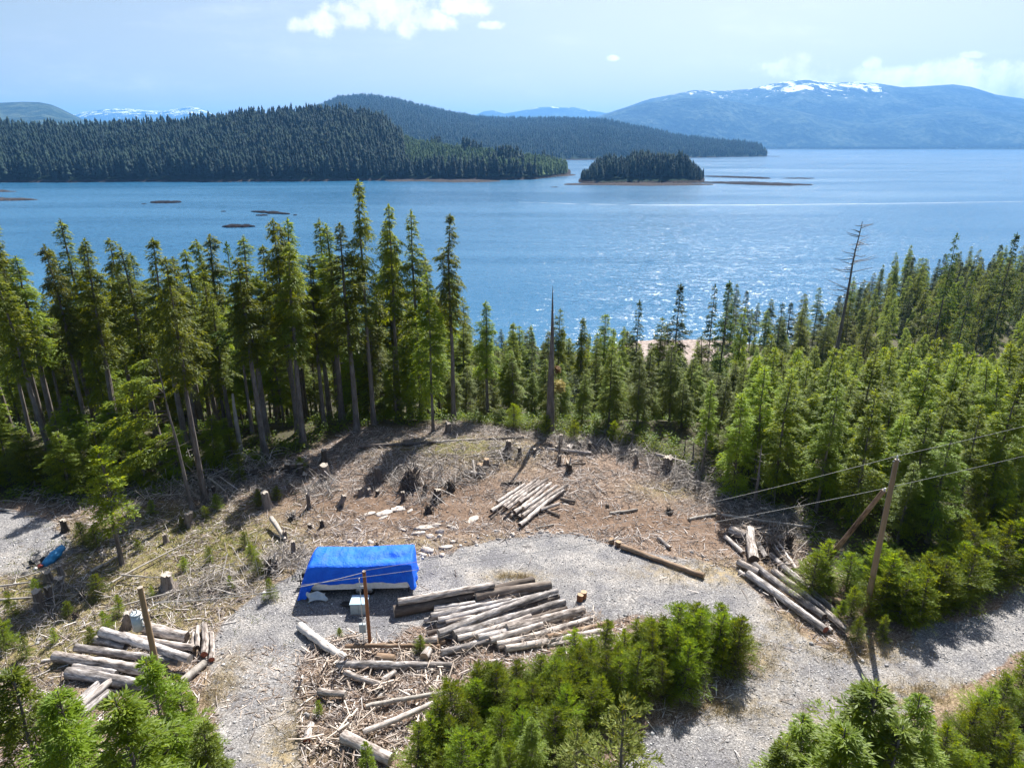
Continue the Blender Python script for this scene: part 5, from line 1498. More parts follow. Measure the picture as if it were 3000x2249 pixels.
for i, (a, w_, h_, lb, kd) in enumerate([(B_(1340, 520), 330, 270, 'big mound of torn up roots in the middle left of the clearing', 'stump'), (B_(1490, 740), 140, 95, 'black root lump in front of the round dark stump', 'darkwood'),
                                         (B_(1460, 575), 80, 130, 'upright black root piece left of the round dark stump', 'darkwood'), (B_(1685, 545), 150, 120, 'black root wad behind the round dark stump', 'darkwood'),
                                         (B_(1040, 1040), 80, 50, 'small dark root lump behind the trailer', 'darkwood'), (B_(320, 785), 110, 80, 'small grey root clump left of the open brown ground', 'dead'),
                                         (B_(150, 1230), 240, 170, 'tangled grey roots left behind the trailer', 'dead'), (C_(1655, 745), 110, 70, 'dark root lump on the right of the clearing', 'darkwood'), (C_(1120, 695), 70, 40, 'little dark root lump in the middle of the brown mud', 'darkwood'),
                                         (D_(515, 880), 130, 200, 'splintered dark root stump rising from the right pile', 'darkwood'), (C_(260, 260), 110, 80, 'pale torn roots under the pale topped stump', 'dead'),
                                         (A_(720, 1480), 110, 80, 'dark root clump right of the tall twin stump', 'darkwood'), (E_(660, 330), 110, 80, 'dark roots above the left pile', 'darkwood')]):
    rootwad(a, w_ * F1, h_ * F1, 560 + i, lb, kd)


# ------------------------------------------------------------------ rocks one can tell apart
def rock_mesh(seed, sx=1, sy=1, sz_=1, res=2, rough=.35):
    r = RS(seed)
    n_u, n_v = 12, 7
    u, v = np.meshgrid(np.linspace(0, 2 * np.pi, n_u + 1)[:-1], np.linspace(0.08, np.pi - .08, n_v))
    d = np.stack([np.cos(u) * np.sin(v), np.sin(u) * np.sin(v), np.cos(v)], -1)
    a = unit(r.randn(7, 3))
    f = np.min(np.stack([np.clip(1.0 / np.maximum(np.abs(d @ q) * r.uniform(.9, 1.6), .3), 0, 1.25) for q in a]), 0)
    P = d * f[..., None] * (1 + rough * .3 * r.randn(*u.shape))[..., None] * np.array([sx, sy, sz_])
    idx = np.arange(n_u * n_v).reshape(n_v, n_u)
    Q = np.stack([idx[:-1], idx[1:], np.roll(idx[1:], -1, 1), np.roll(idx[:-1], -1, 1)], -1).reshape(-1, 4)
    return P.reshape(-1, 3), Q, [idx[0], idx[-1][::-1]]


m, nt, p = mat('pale_rock', 0.95)
L(nt, ramp(nt, noise(nt, 4, 6, .65), [(0.3, (0.22, 0.18, 0.15)), (0.5, (0.46, 0.41, 0.37)), (0.7, (0.66, 0.61, 0.57))]), p.inputs['Base Color'])
bump(nt, p, noise(nt, 12, 4, .6), .8, .05)
M['rock'] = m
m, nt, p = mat('grey_rock', 0.95)
L(nt, ramp(nt, noise(nt, 5, 6, .65), [(0.3, (0.09, 0.088, 0.09)), (0.5, (0.24, 0.235, 0.24)), (0.7, (0.42, 0.41, 0.41))]), p.inputs['Base Color'])
bump(nt, p, noise(nt, 12, 4, .6), .8, .05)
M['rockg'] = m
rk = [(B_(1110, 740), 220, 30), (B_(1230, 715), 170, 28), (B_(980, 745), 110, 18), (B_(1095, 785), 90, 35), (B_(1330, 735), 90, 35), (B_(1480, 865), 180, 26), (B_(1555, 850), 90, 40), (B_(1700, 870), 110, 45), (B_(1870, 800), 170, 40),
      (B_(1260, 890), 70, 28), (B_(1400, 920), 120, 50), (B_(1500, 950), 90, 50), (B_(1590, 915), 90, 70), (B_(1590, 950), 60, 50), (B_(810, 990), 70, 70), (B_(860, 1010), 50, 50), (B_(990, 1000), 60, 50), (B_(1290, 935), 60, 30),
      (B_(1480, 1075), 150, 80), (B_(1640, 1045), 120, 30), (B_(1610, 1110), 60, 60), (B_(1440, 1110), 70, 50), (B_(540, 775), 45, 30), (B_(725, 545), 60, 30), (B_(870, 805), 50, 25), (B_(1700, 995), 60, 50), (B_(50, 1310), 50, 50),
      (C_(430, 910), 50, 34), (C_(465, 920), 40, 30), (C_(545, 910), 55, 50), (C_(600, 905), 50, 34), (C_(690, 915), 50, 30), (C_(725, 905), 45, 40), (C_(300, 940), 60, 50), (C_(270, 965), 40, 35), (C_(180, 970), 60, 30), (C_(1950, 1125), 40, 30),
      (B_(705, 1605), 35, 30), (F_(710, 290), 34, 28), (F_(845, 345), 34, 28), (F_(1075, 1065), 60, 90), (F_(430, 1180), 60, 80), (E_(1300, 1000), 75, 80), (E_(340, 510), 60, 50), (E_(320, 545), 45, 50), (B_(1220, 1195), 60, 30)]
for i, (a, w_, h_) in enumerate(rk):
    p = G(*a); depth = p.y * CP + CAM_H * SP
    R_ = w_ * F1 / FOC * depth * .5; Hh = h_ * F1 / FOC * depth * .5
    V, Q, caps = rock_mesh(600 + i, R_, max(R_ * .5, Hh * .9), Hh * .7)
    ang = RS(i).uniform(-.5, .5) + (.6 if w_ > 2.5 * h_ else 0)
    o = obj('rock', mesh_np('rock', V, [Q] + [np.array([c]) for c in caps], M['rock'] if a[1] < 1665 else M['rockg']), loc=(p.x, p.y, float(gh(p.x, p.y)) + Hh * .12), rot=(0, 0, ang))
    if a[1] < 1600 and a[0] < 1400:
        tag(o, 'pale rock half sunk in the brown soil behind the blue trailer', 'rock', 'pale rocks behind the trailer')
    elif 1400 <= a[0] < 1700 and a[1] < 1600:
        tag(o, 'grey rock in the row between the pale log pile and the gravel', 'rock', 'rocks along the back edge of the gravel')
    else:
        tag(o, 'pale rock lying loose beside the logs and gravel', 'rock', 'loose rocks')

# ------------------------------------------------------------------ small pieces nobody could count
def scatter(n, poly, seed, dens=None):
    r = RS(seed)
    P = np.array(poly)
    x = r.uniform(max(P[:, 0].min(), -36), min(P[:, 0].max(), 34), n * 3); y = r.uniform(max(P[:, 1].min(), 20.5), min(P[:, 1].max(), 63), n * 3)
    k = inpoly(x, y, poly)
    x, y = x[k], y[k]
    if dens is not None:
        d = dens(x, y); k = r.rand(len(x)) < d; x, y = x[k], y[k]
    return x[:n], y[:n]


def sticks(name, mats_w, x, y, seed, lmin, lmax, rmin, rmax, tilt=.25, lift=.04, sides=3, clump=0):
    r = RS(seed)
    n = len(x)
    Ln = lmin + (lmax - lmin) * r.rand(n) ** 2.2
    rad = (rmin + (rmax - rmin) * r.rand(n) ** 2) * (0.6 + .5 * Ln / lmax)
    a = r.rand(n) * np.pi + (vnoise(x / 1.3, y / 1.3, 7) * 3)
    el = r.randn(n) * tilt
    d = np.stack([np.cos(a) * np.cos(el), np.sin(a) * np.cos(el), np.sin(el)], 1)
    z = gh(x, y) + lift * r.rand(n) + np.abs(np.sin(el)) * Ln * .35
    c = np.stack([x, y, z], 1)
    V, Q = tubes(c - d * Ln[:, None] / 2, c + d * Ln[:, None] / 2, rad, rad * r.uniform(.3, .9, n), sides, roll=r.rand(n) * 6)
    o = obj(name, mesh_np(name, V, Q, mats_w))
    return tag(o, kind='stuff')


def debris_mat(name, stops):
    m, nt, p = mat(name, 0.9)
    geo = N(nt, 'ShaderNodeNewGeometry')
    f = mth(nt, 'ADD', mth(nt, 'MULTIPLY', geo.outputs['Random Per Island'], .8), mth(nt, 'MULTIPLY', noise(nt, 3, 3, .6), .3))
    L(nt, ramp(nt, f, stops), p.inputs['Base Color'])
    return m


M['chips'] = debris_mat('wood_debris', [(0.12, (0.05, 0.034, 0.028)), (0.38, (0.18, 0.142, 0.125)), (0.66, (0.38, 0.335, 0.315)), (0.92, (0.66, 0.62, 0.60))])
M['bright_chips'] = debris_mat('fresh_wood_debris', [(0.15, (0.08, 0.055, 0.04)), (0.4, (0.28, 0.215, 0.17)), (0.85, (0.62, 0.54, 0.47))])
M['stones'] = debris_mat('gravel_stones', [(0.15, (0.12, 0.12, 0.13)), (0.45, (0.27, 0.27, 0.28)), (0.75, (0.44, 0.435, 0.44)), (0.95, (0.66, 0.66, 0.67))])
M['stonesb'] = debris_mat('soil_stones', [(0.15, (0.10, 0.07, 0.055)), (0.45, (0.26, 0.21, 0.18)), (0.85, (0.58, 0.52, 0.48))])
M['grassy'] = debris_mat('dry_grass_blades', [(0.15, (0.14, 0.105, 0.045)), (0.5, (0.30, 0.235, 0.115)), (0.85, (0.48, 0.40, 0.24))])
M['greeng'] = debris_mat('green_grass_blades', [(0.15, (0.05, 0.08, 0.012)), (0.5, (0.12, 0.15, 0.025)), (0.85, (0.24, 0.24, 0.05))])
M['brush'] = debris_mat('silvery_brush', [(0.15, (0.08, 0.07, 0.062)), (0.5, (0.26, 0.235, 0.215)), (0.85, (0.50, 0.465, 0.44))])
M['twigs'] = debris_mat('dead_twigs', [(0.15, (0.05, 0.042, 0.036)), (0.5, (0.17, 0.15, 0.13)), (0.85, (0.36, 0.33, 0.30))])


def gdens(x, y, gv, sv):
    g_, c_, gd_ = zones(x, y)
    patch = .35 + .9 * sstep(.35, .65, fbm(x / 1.6, y / 1.6, 3, 19))
    md = 0
    for (px, py, rx, ry, w) in [(900, 1110, 7, 1.8, 1.0), (1300, 1110, 4, 1.4, 1.0), (1440, 1130, 6, 1.4, 1.1), (1000, 1060, 3, 1.2, .9), (760, 1080, 4, 1.6, .7)]:
        a, b = GP(px, py); md = md + w * np.exp(-(((x - a) / rx) ** 2 + ((y - b) / ry) ** 2))
    return np.clip((gv * g_ + sv * (1 - g_)) * patch * (1 - .72 * np.clip(md, 0, 1)), 0, 1)


x, y = scatter(46000, gCLR, 1, lambda x, y: gdens(x, y, .03, .8))
sticks('wood_debris', M['chips'], x, y, 1, .12, .95, .011, .036)
x, y = scatter(9000, gCLR, 2, lambda x, y: gdens(x, y, .02, .75) * (y > 43))
sticks('branch_debris', M['twigs'], x, y, 2, .3, 1.5, .006, .02, tilt=.35, lift=.15)
# slash pile of the island: coarse and pale
SL = gpoly([(640, 1440), (660, 1400), (760, 1370), (900, 1395), (990, 1440), (960, 1500), (920, 1560), (860, 1640), (700, 1680), (650, 1640), (645, 1540)])
x, y = scatter(1000, SL, 3, lambda x, y: .15 + .85 * sstep(.42, .6, fbm(x / 1.1, y / 1.1, 3, 61)))
sticks('slash_pile', M['bright_chips'], x, y, 3, .15, 1.25, .014, .07, tilt=.22, lift=.3, sides=4)
x, y = scatter(1900, SL, 33)
sticks('slash_pile', M['chips'], x, y, 33, .1, .8, .008, .035, tilt=.2, lift=.2)
x, y = scatter(1500, gpoly([(990, 1300), (1100, 1290), (1300, 1330), (1290, 1400), (1100, 1410), (980, 1440)]), 4)
sticks('slash_pile', M['bright_chips'], x, y, 4, .15, 1.2, .01, .03, tilt=.3, lift=.35)
x, y = scatter(380, gpoly([(1570, 1140), (1640, 1110), (1730, 1180), (1790, 1300), (1730, 1270), (1620, 1200)]), 5)
sticks('slash_pile', M['bright_chips'], x, y, 5, .3, 2.0, .012, .05, tilt=.25, lift=.35)
x, y = scatter(900, gpoly([(380, 1420), (460, 1400), (620, 1390), (680, 1430), (640, 1560), (560, 1600), (440, 1480)]), 6)
sticks('wood_chips', M['bright_chips'], x, y, 6, .08, .55, .008, .03, tilt=.08, lift=.02)


def stones(name, n, poly, seed, mtl, s0, s1, dens):
    r = RS(seed)
    x, y = scatter(n, poly, seed, dens)
    n = len(x)
    oct_ = np.array([[1, 0, 0], [0, 1, 0], [-1, 0, 0], [0, -1, 0], [0, 0, 1], [0, 0, -.6]], float)
    fc = np.array([[0, 1, 4], [1, 2, 4], [2, 3, 4], [3, 0, 4], [1, 0, 5], [2, 1, 5], [3, 2, 5], [0, 3, 5]])
    s = s0 + (s1 - s0) * r.rand(n) ** 4
    V = oct_[None] * (1 + .55 * (r.rand(n, 6, 1) - .5)) * np.stack([s, s * r.uniform(.55, 1, n), s * r.uniform(.4, .8, n)], 1)[:, None]
    a = r.rand(n) * 6.28
    c, sn = np.cos(a)[:, None], np.sin(a)[:, None]
    V = np.stack([V[..., 0] * c - V[..., 1] * sn + x[:, None], V[..., 0] * sn + V[..., 1] * c + y[:, None], V[..., 2] + (gh(x, y) + s * .1)[:, None]], -1)
    F = (fc[None] + (np.arange(n) * 6)[:, None, None]).reshape(-1, 3)
    return tag(obj(name, mesh_np(name, V.reshape(-1, 3), [F], mtl)), kind='stuff')


BIG = [(-40, 20.6), (34, 20.6), (34, 62), (-40, 62)]
stones('gravel', 42000, BIG, 11, M['stones'], .018, .085, lambda x, y: zones(x, y)[0] * (.35 + .65 * sstep(.4, .65, fbm(x / 1.1, y / 1.1, 3, 5))))
stones('gravel_edge_stones', 5000, BIG, 12, M['stones'], .05, .20, lambda x, y: np.exp(-(zones(x, y)[2] / .7) ** 2) * sstep(.4, .6, fbm(x / 2, y / 2, 3, 8)))
stones('soil_stones', 9000, gCLR, 13, M['stonesb'], .02, .13, lambda x, y: (1 - zones(x, y)[0]) * sstep(.42, .6, fbm(x / 3, y / 3, 3, 9)) * (y < 48))


def tufts(name, centers, per, seed, mtl, h0, h1, w, spread=.14, lean=.5):
    r = RS(seed)
    n = len(centers)
    j = np.repeat(np.arange(n), per); m_ = len(j)
    off = r.randn(m_, 2) * spread
    P = np.stack([centers[j, 0] + off[:, 0], centers[j, 1] + off[:, 1], 0 * off[:, 0]], 1)
    P[:, 2] = gh(P[:, 0], P[:, 1]) - .01
    d = unit(np.stack([r.randn(m_) * lean, r.randn(m_) * lean, np.ones(m_)], 1))
    V, Q = diamonds(P, d, unit(r.randn(m_, 3)), r.uniform(h0, h1, m_), w)
    return tag(obj(name, mesh_np(name, V, Q, mtl)), kind='stuff')


def zsel(poly_pts, n, seed):
    r = RS(seed); out = []
    for (px, py, rx, ry, k) in poly_pts:
        a, b = GP(px, py); m_ = int(n * k)
        out.append(np.stack([a + r.randn(m_) * rx * .6, b + r.randn(m_) * ry * .6], 1))
    return np.concatenate(out)


cs = zsel([(1560, 1235, 5, 1.2, 1), (1630, 1420, 1.4, 1.4, 1), (1870, 1405, 2, .8, 1.2), (1990, 1500, 3, 1, 1), (1500, 1530, 3, .6, 1), (1110, 1245, 1.2, .3, .5), (470, 1480, .8, 2.0, .8), (640, 1560, .8, 2, .6),
           (1800, 1600, 3, 2, .6), (760, 1640, 1.5, 1.5, .8), (1700, 1350, 1, 1.6, .4)], 120, 21)
tufts('dry_grass', cs, 22, 21, M['grassy'], .10, .34, .014, lean=.8)
cs = zsel([(300, 1230, 9, 5, 3), (180, 1330, 7, 3, 2), (120, 1290, 5, 3, 1.4), (480, 1180, 5, 3, 1.2), (1000, 960, 6, 3, .8)], 120, 22)
tufts('dry_grass', cs, 16, 23, M['grassy'], .08, .28, .014, lean=.9)
cs = zsel([(300, 1230, 10, 5, 3), (180, 1330, 8, 3, 2), (120, 1290, 6, 3, 1.6), (480, 1180, 5, 3, 1.6), (1000, 950, 8, 3, 1.2), (420, 1130, 6, 3, 1.6), (520, 1060, 5, 3, 1.6), (60, 1400, 4, 4, 1.5)], 90, 24)
tufts('green_growth', cs, 20, 25, M['greeng'], .06, .24, .03, lean=.9, spread=.2)


def leafy(name, C, per, rad, hgt, seed, mtl, L_, W_):
    """low bushes: shells of leaves on short arching stems"""
    r = RS(seed)
    n = len(C); j = np.repeat(np.arange(n), per); m_ = len(j)
    ph = r.rand(m_) * 6.28; el = r.rand(m_) * 1.45
    R = (rad * r.uniform(.5, 1.3, n))[j]; Hh = (hgt * r.uniform(.5, 1.4, n))[j]
    q = r.rand(m_) ** .45
    P = np.stack([C[j, 0] + np.cos(ph) * np.cos(el) * R * q, C[j, 1] + np.sin(ph) * np.cos(el) * R * q, C[j, 2] + np.sin(el) * Hh * q], 1)
    d = unit(np.stack([np.cos(ph) + r.randn(m_) * .4, np.sin(ph) + r.randn(m_) * .4, r.randn(m_) * .3 + .1], 1))
    nr = unit(np.stack([r.randn(m_) * .5, r.randn(m_) * .5, np.ones(m_)], 1))
    V, Q = diamonds(P, d, nr, L_ * r.uniform(.6, 1.3, m_), W_)
    return tag(obj(name, mesh_np(name, V, Q, mtl)), kind='stuff')


r = RS(31)
xx = r.uniform(-75, 75, 24000); yyv = r.uniform(38, 100, 24000)
sd = sdist(xx, yyv, gCLR)
keep = (sd < -0.3) & (np.abs(xx) < .8 * yyv + 3) & (r.rand(24000) < np.where(sd > -6, .9, .35))
xx, yyv = xx[keep][:2600], yyv[keep][:2600]
leafy('undergrowth', np.stack([xx, yyv, gz(xx, yyv)], 1), 42, .8, .9, 32, M['salal'], .26, .12)
# green line along the crest
n = 260
a = np.linspace(1000, 1500, n) + r.randn(n) * 12; b_ = np.interp(a, [1000, 1180, 1300, 1400, 1500], [905, 925, 938, 965, 1010]) + r.randn(n) * 7
C = np.array([tuple(GD(p_, q_)) for p_, q_ in zip(a, b_)])
leafy('crest_bushes', C, 46, .7, .9, 33, M['hemlock'], .2, .07)


def arcs(name, C, seed, l0, l1, rad, mtl, n_seg=5, up=.9):
    r = RS(seed); n = len(C)
    a = r.rand(n) * 6.28; Ln = r.uniform(l0, l1, n); e = r.uniform(.2, up, n)
    d = np.stack([np.cos(a), np.sin(a)], 1)
    def pt(s):
        xy = C[:, :2] + d * (Ln * s)[:, None]
        zz = C[:, 2] + Ln * (e * s - (e * .9 + .1) * s * s * r_k)
        return np.concatenate([xy, zz[:, None]], 1)
    r_k = r.uniform(.8, 1.3, n)
    parts = []
    for k in range(n_seg):
        s0, s1 = np.full(n, k / n_seg), np.full(n, (k + 1) / n_seg)
        parts.append(tubes(pt(s0), pt(s1), rad * (1 - .75 * k / n_seg), rad * (1 - .75 * (k + 1) / n_seg)))
    V, Q = merge(parts)
    return tag(obj(name, mesh_np(name, V, Q, mtl)), kind='stuff')


def edgepts(pts, n, sp, seed):
    r = RS(seed); t = np.linspace(0, 1, n)
    px = np.interp(t, np.linspace(0, 1, len(pts)), [p[0] for p in pts]) + r.randn(n) * sp; py = np.interp(t, np.linspace(0, 1, len(pts)), [p[1] for p in pts]) + r.randn(n) * sp * .5
    C = np.array([tuple(GD(a, b)) for a, b in zip(px, py)]); C[:, 2] = gh(C[:, 0], C[:, 1])
    return C


arcs('dry_brush', edgepts([(380, 1010), (450, 1020), (540, 1010), (600, 1020)], 260, 22, 41), 41, 1.2, 3.8, 0.033, M['brush'], up=1.6)
arcs('dry_brush', edgepts([(40, 1070), (200, 1080), (340, 1060)], 240, 16, 42), 42, .8, 2.4, 0.027, M['brush'])
arcs('dry_brush', edgepts([(780, 960), (900, 935), (1000, 930), (1130, 940), (1250, 955), (1350, 965), (1450, 1000)], 900, 16, 43), 43, .5, 2.0, 0.021, M['brush'])
arcs('dry_brush', edgepts([(1420, 985), (1520, 1030), (1560, 1080), (1650, 1110), (1740, 1140)], 700, 24, 44), 44, .6, 2.6, 0.024, M['brush'], up=1.3)
arcs('dry_brush', edgepts([(640, 1010), (720, 985), (880, 1000), (960, 990)], 420, 22, 45), 45, .5, 1.8, 0.022, M['brush'])
arcs('dry_brush', edgepts([(560, 1230), (620, 1180), (660, 1200)], 240, 18, 46), 46, .4, 1.6, 0.021, M['brush'])
arcs('dry_brush', edgepts([(0, 1330), (100, 1320), (60, 1360)], 160, 18, 47), 47, .4, 1.8, 0.021, M['brush'])
arcs('dry_brush', edgepts([(250, 1300), (420, 1290), (560, 1270)], 300, 22, 48), 48, .4, 1.8, 0.019, M['brush'])
arcs('dry_brush', edgepts([(960, 915), (1060, 930), (1160, 940), (1260, 950), (1380, 960)], 700, 14, 61), 61, .5, 1.7, .02, M['brush'], up=1.5)
arcs('dry_brush', edgepts([(400, 1075), (480, 1060), (560, 1050), (640, 1040)], 420, 22, 62), 62, .5, 2.2, .02, M['brush'], up=1.3)
arcs('dry_brush', edgepts([(1440, 1000), (1500, 1050), (1600, 1100), (1720, 1120)], 420, 22, 63), 63, .8, 3.0, .022, M['brush'], up=1.6)
# tangles heaped round the torn up roots and along the back of the clearing
tang = [(B_(1340, 470), 1.9, 420), (B_(1250, 380), 1.6, 300), (B_(1480, 650), 1.1, 120), (B_(1640, 500), 1.2, 160), (B_(1850, 420), 1.5, 220), (B_(560, 560), 1.6, 260), (B_(150, 1200), 1.5, 260), (B_(330, 1180), 1.2, 160),
        (C_(260, 230), 1.3, 220), (C_(850, 180), 1.6, 300), (C_(1100, 190), 1.8, 300), (C_(1350, 260), 1.5, 220), (C_(1700, 380), 1.3, 200), (C_(1800, 480), 1.6, 260), (A_(1750, 520), 2.0, 300), (A_(1400, 560), 2.2, 320), (A_(1900, 1330), 1.6, 300), (A_(600, 1480), 1.2, 160), (D_(450, 830), 1.5, 260)]
rt2 = RS(93); tx = []; ty = []
for (a_, rad_, n_) in tang:
    q_ = G(*a_)
    tx.append(q_.x + rt2.randn(n_) * rad_ * .7); ty.append(q_.y + rt2.randn(n_) * rad_ * .5)
tx = np.concatenate(tx); ty = np.concatenate(ty)
sticks('slash_tangle', M['brush'], tx, ty, 94, .3, 1.9, .010, .04, tilt=.55, lift=.45)
# bare brown twigs in the shade of the middle thicket and on the bank
arcs('bare_twigs', edgepts([(1440, 1480), (1520, 1450), (1580, 1440)], 300, 18, 49), 49, .5, 1.6, .010, M['twigs'], up=1.8)
arcs('bare_twigs', edgepts([(1870, 1350), (1900, 1340)], 160, 12, 50), 50, .4, 1.2, .010, M['grassy'], up=1.8)

# ------------------------------------------------------------------ poles, wires, dead trees
def pole(p0, p1, r0, r1, mtl, label, name='utility_pole', cat='pole', seed=1):
    d = p1 - p0; n = 12; Ln = d.length
    k = np.linspace(0, 1, n)
    C = np.stack([0 * k, 0 * k, k * Ln], 1)
    V, Q = ringmesh(C, r0 * (1 - k) + r1 * k, 14)
    e = bpy.data.objects.new(name, None); col.objects.link(e)
    e.location = p0; e.rotation_euler = d.to_track_quat('Z', 'Y').to_euler()
    tag(e, label, cat)
    obj('shaft', mesh_np('shaft', V, Q, mtl, smooth=True), e)
    top = np.concatenate([V[-14:], [[0, 0, Ln + .02]]])
    i = np.arange(14)
    obj('pole_top', mesh_np('pole_top', top, [np.stack([i, (i + 1) % 14, np.full(14, 14)], 1)], M['cut_grey']), e)
    return e, Ln


def flat(name, c, rough=.5, metal=0.0, var=.12, sc_=6):
    m, nt, p = mat(name, rough)
    n_ = noise(nt, sc_, 5, .6)
    L(nt, ramp(nt, n_, [(0.3, tuple(v * (1 - var) for v in c)), (0.7, tuple(min(1, v * (1 + var)) for v in c))]), p.inputs['Base Color'])
    p.inputs['Metallic'].default_value = metal
    return m


M['steel'] = flat('galvanised_steel', (0.45, 0.47, 0.49), .45, .6)
M['cab'] = flat('grey_painted_steel', (0.30, 0.36, 0.40), .5)
M['tank'] = flat('pale_grey_enamel', (0.50, 0.56, 0.60), .4)
M['wire'] = flat('weathered_wire', (0.20, 0.20, 0.20), .6, .0)
M['glass'] = flat('brown_glazed_insulator', (0.55, 0.56, 0.58), .3)


def box(name, sx, sy, sz_, mtl, parent=None, loc=(0, 0, 0), bev=.015, rot=(0, 0, 0)):
    import bmesh
    bm = bmesh.new()
    bmesh.ops.create_cube(bm, size=1)
    bmesh.ops.scale(bm, vec=(sx, sy, sz_), verts=bm.verts)
    if bev: bmesh.ops.bevel(bm, geom=bm.edges[:], offset=bev, segments=2, affect='EDGES')
    me = bpy.data.meshes.new(name); bm.to_mesh(me); bm.free()
    me.materials.append(mtl)
    return obj(name, me, parent, loc, rot)


def cyl(name, p0, p1, r0, r1, mtl, parent=None, sides=14):
    p0 = Vector(p0); p1 = Vector(p1); d = p1 - p0
    V, Q, Cp = tubes([(0, 0, 0)], [tuple(d)], r0, r1, sides, caps=True)
    o = obj(name, mesh_np(name, V, [Q, Cp], mtl, smooth=False), parent, p0)
    return o


pb = G(2535, 1797); pt_ = T(2618, 1345, pb.y)
pt_ = Vector((pb.x, pb.y, pt_.z))
e1, H1 = pole(pb - Vector((0, 0, .3)), pt_, .17, .12, M['pole_new'], 'tall tan utility pole standing straight beside the gravel road')
cyl('insulator', (0, 0, H1), (0, 0, H1 + .22), .05, .03, M['glass'], e1)
cyl('bracket', (-.2, 0, H1 - .12), (.2, 0, H1 - .12), .03, .03, M['steel'], e1, 8)
cyl('ground_wire', (.12, -.12, .4), (.10, -.10, H1 - .3), .012, .012, M['wire'], e1, 4)
bb = G(*D_(695, 1062)); bt = T(*D_(1205, 455), pb.y + .25)
e2, H2_ = pole(bb - Vector((0, 0, .3)), bt, .16, .12, M['pole_dark'], 'dark streaked pole leaning as a brace against the tall utility pole', 'brace_pole')
cyl('insulator', (0, 0, H2_), (0, 0, H2_ + .15), .06, .05, M['glass'], e2)
# reddish middle pole with meter
cb = G(*F_(985, 548)); ct = T(*B_(948, 1245), cb.y)
ct = Vector((cb.x, cb.y, ct.z))
e3, H3 = pole(cb - Vector((0, 0, .3)), ct, .105, .095, M['pole_red'], 'short reddish brown pole with meter box in front of the blue trailer')
sc3 = (CAM_H * SP + cb.y * CP) / FOC * F1
mxo = 48 * sc3
cyl('conduit', (mxo, 0, 1.6), (mxo - .02, 0, 4.45), .025, .025, M['steel'], e3, 8)
cyl('conduit_cap', (mxo - .02, 0, 4.45), (mxo - .02, 0, 4.58), .045, .03, M['steel'], e3, 8)
for zz in (1.95, 4.0):
    cyl('strut', (-.08, -.1, zz), (mxo + .18, -.1, zz), .02, .02, M['steel'], e3, 6)
mb = box('meter_box', .36, .2, .55, M['cab'], e3, (mxo + .03, -.02, 1.35))
cyl('meter_dial', (0, -.1, .06), (0, -.16, .06), .09, .08, M['steel'], mb)
cyl('conduit_riser', (mxo + .03, 0, 0), (mxo + .03, 0, 1.08), .025, .025, M['steel'], e3, 8)
# left pole with transformer
lb_ = G(*E_(1450, 1192)); lt = T(*E_(1305, 60), lb_.y)
lt = Vector((lb_.x, lb_.y, lt.z))
e4, H4 = pole(lb_ - Vector((0, 0, .3)), lt, .15, .12, M['pole_new'], 'brown wooden pole carrying a grey transformer at the bottom left')
sc4 = (CAM_H * SP + lb_.y * CP) / FOC * F1
tz_ = H4 - 1.75
tk = cyl('transformer', (.42, .05, tz_ - .45), (.42, .05, tz_ + .35), .23, .23, M['tank'], e4, 20)
cyl('lid', (0, 0, .8), (0, 0, .86), .25, .20, M['tank'], tk, 20)
cyl('bushing', (-.06, 0, .86), (-.06, 0, 1.08), .04, .025, M['glass'], tk, 10)
cyl('bushing', (.09, 0, .8), (.12, 0, 1.0), .035, .02, M['glass'], tk, 10)
cyl('bracket', (0.05, .05, tz_ + .1), (.25, .05, tz_ + .1), .05, .05, M['steel'], e4, 8)
cyl('bracket', (0.05, .05, tz_ - .3), (.25, .05, tz_ - .3), .05, .05, M['steel'], e4, 8)
cyl('insulator', (-.02, -.12, H4 - 1.4), (-.02, -.24, H4 - 1.4), .035, .05, M['glass'], e4, 10)
cyl('insulator', (-.18, 0, H4 - 1.55), (-.32, 0, H4 - 1.6), .04, .06, M['darkwood'], e4, 10)


def wire(a, b_, sag, rad, label, group=None):
    n = 40
    k = np.linspace(0, 1, n)
    A_a, B_b = np.array(a), np.array(b_)
    C = A_a + (B_b - A_a) * k[:, None]; C[:, 2] -= sag * 4 * k * (1 - k)
    V, Q = tubes(C[:-1], C[1:], rad, rad, 5)
    tag(obj('wire', mesh_np('wire', V, Q, M['wire'])), label, 'wire', group)


top1 = Vector((pb.x, pb.y, pt_.z + .2)); top2 = Vector(bt) + Vector((0, 0, .1))
tr = Vector((lb_.x + .36, lb_.y + .05, lt.z - .55 - .3))
far1 = T(3000 + 700, 1255 - 190, 62); far2 = T(3000 + 700, 1329 - 175, 62)
wire(top1, far1, .25, .011, 'upper wire from the tall utility pole to the right')
wire(top2, far2, .25, .011, 'lower wire from the brace pole to the right')
wire(top1, ct + Vector((0, 0, .03)), .45, .011, 'upper wire running from the tall utility pole to the reddish pole')
wire(top2, tr, .55, .011, 'lower wire from the brace pole over the log heap to the transformer')
wire(ct + Vector((0, 0, -.08)), tr + Vector((.05, 0, 0)), .35, .018, 'wire from the top of the reddish pole to the transformer')

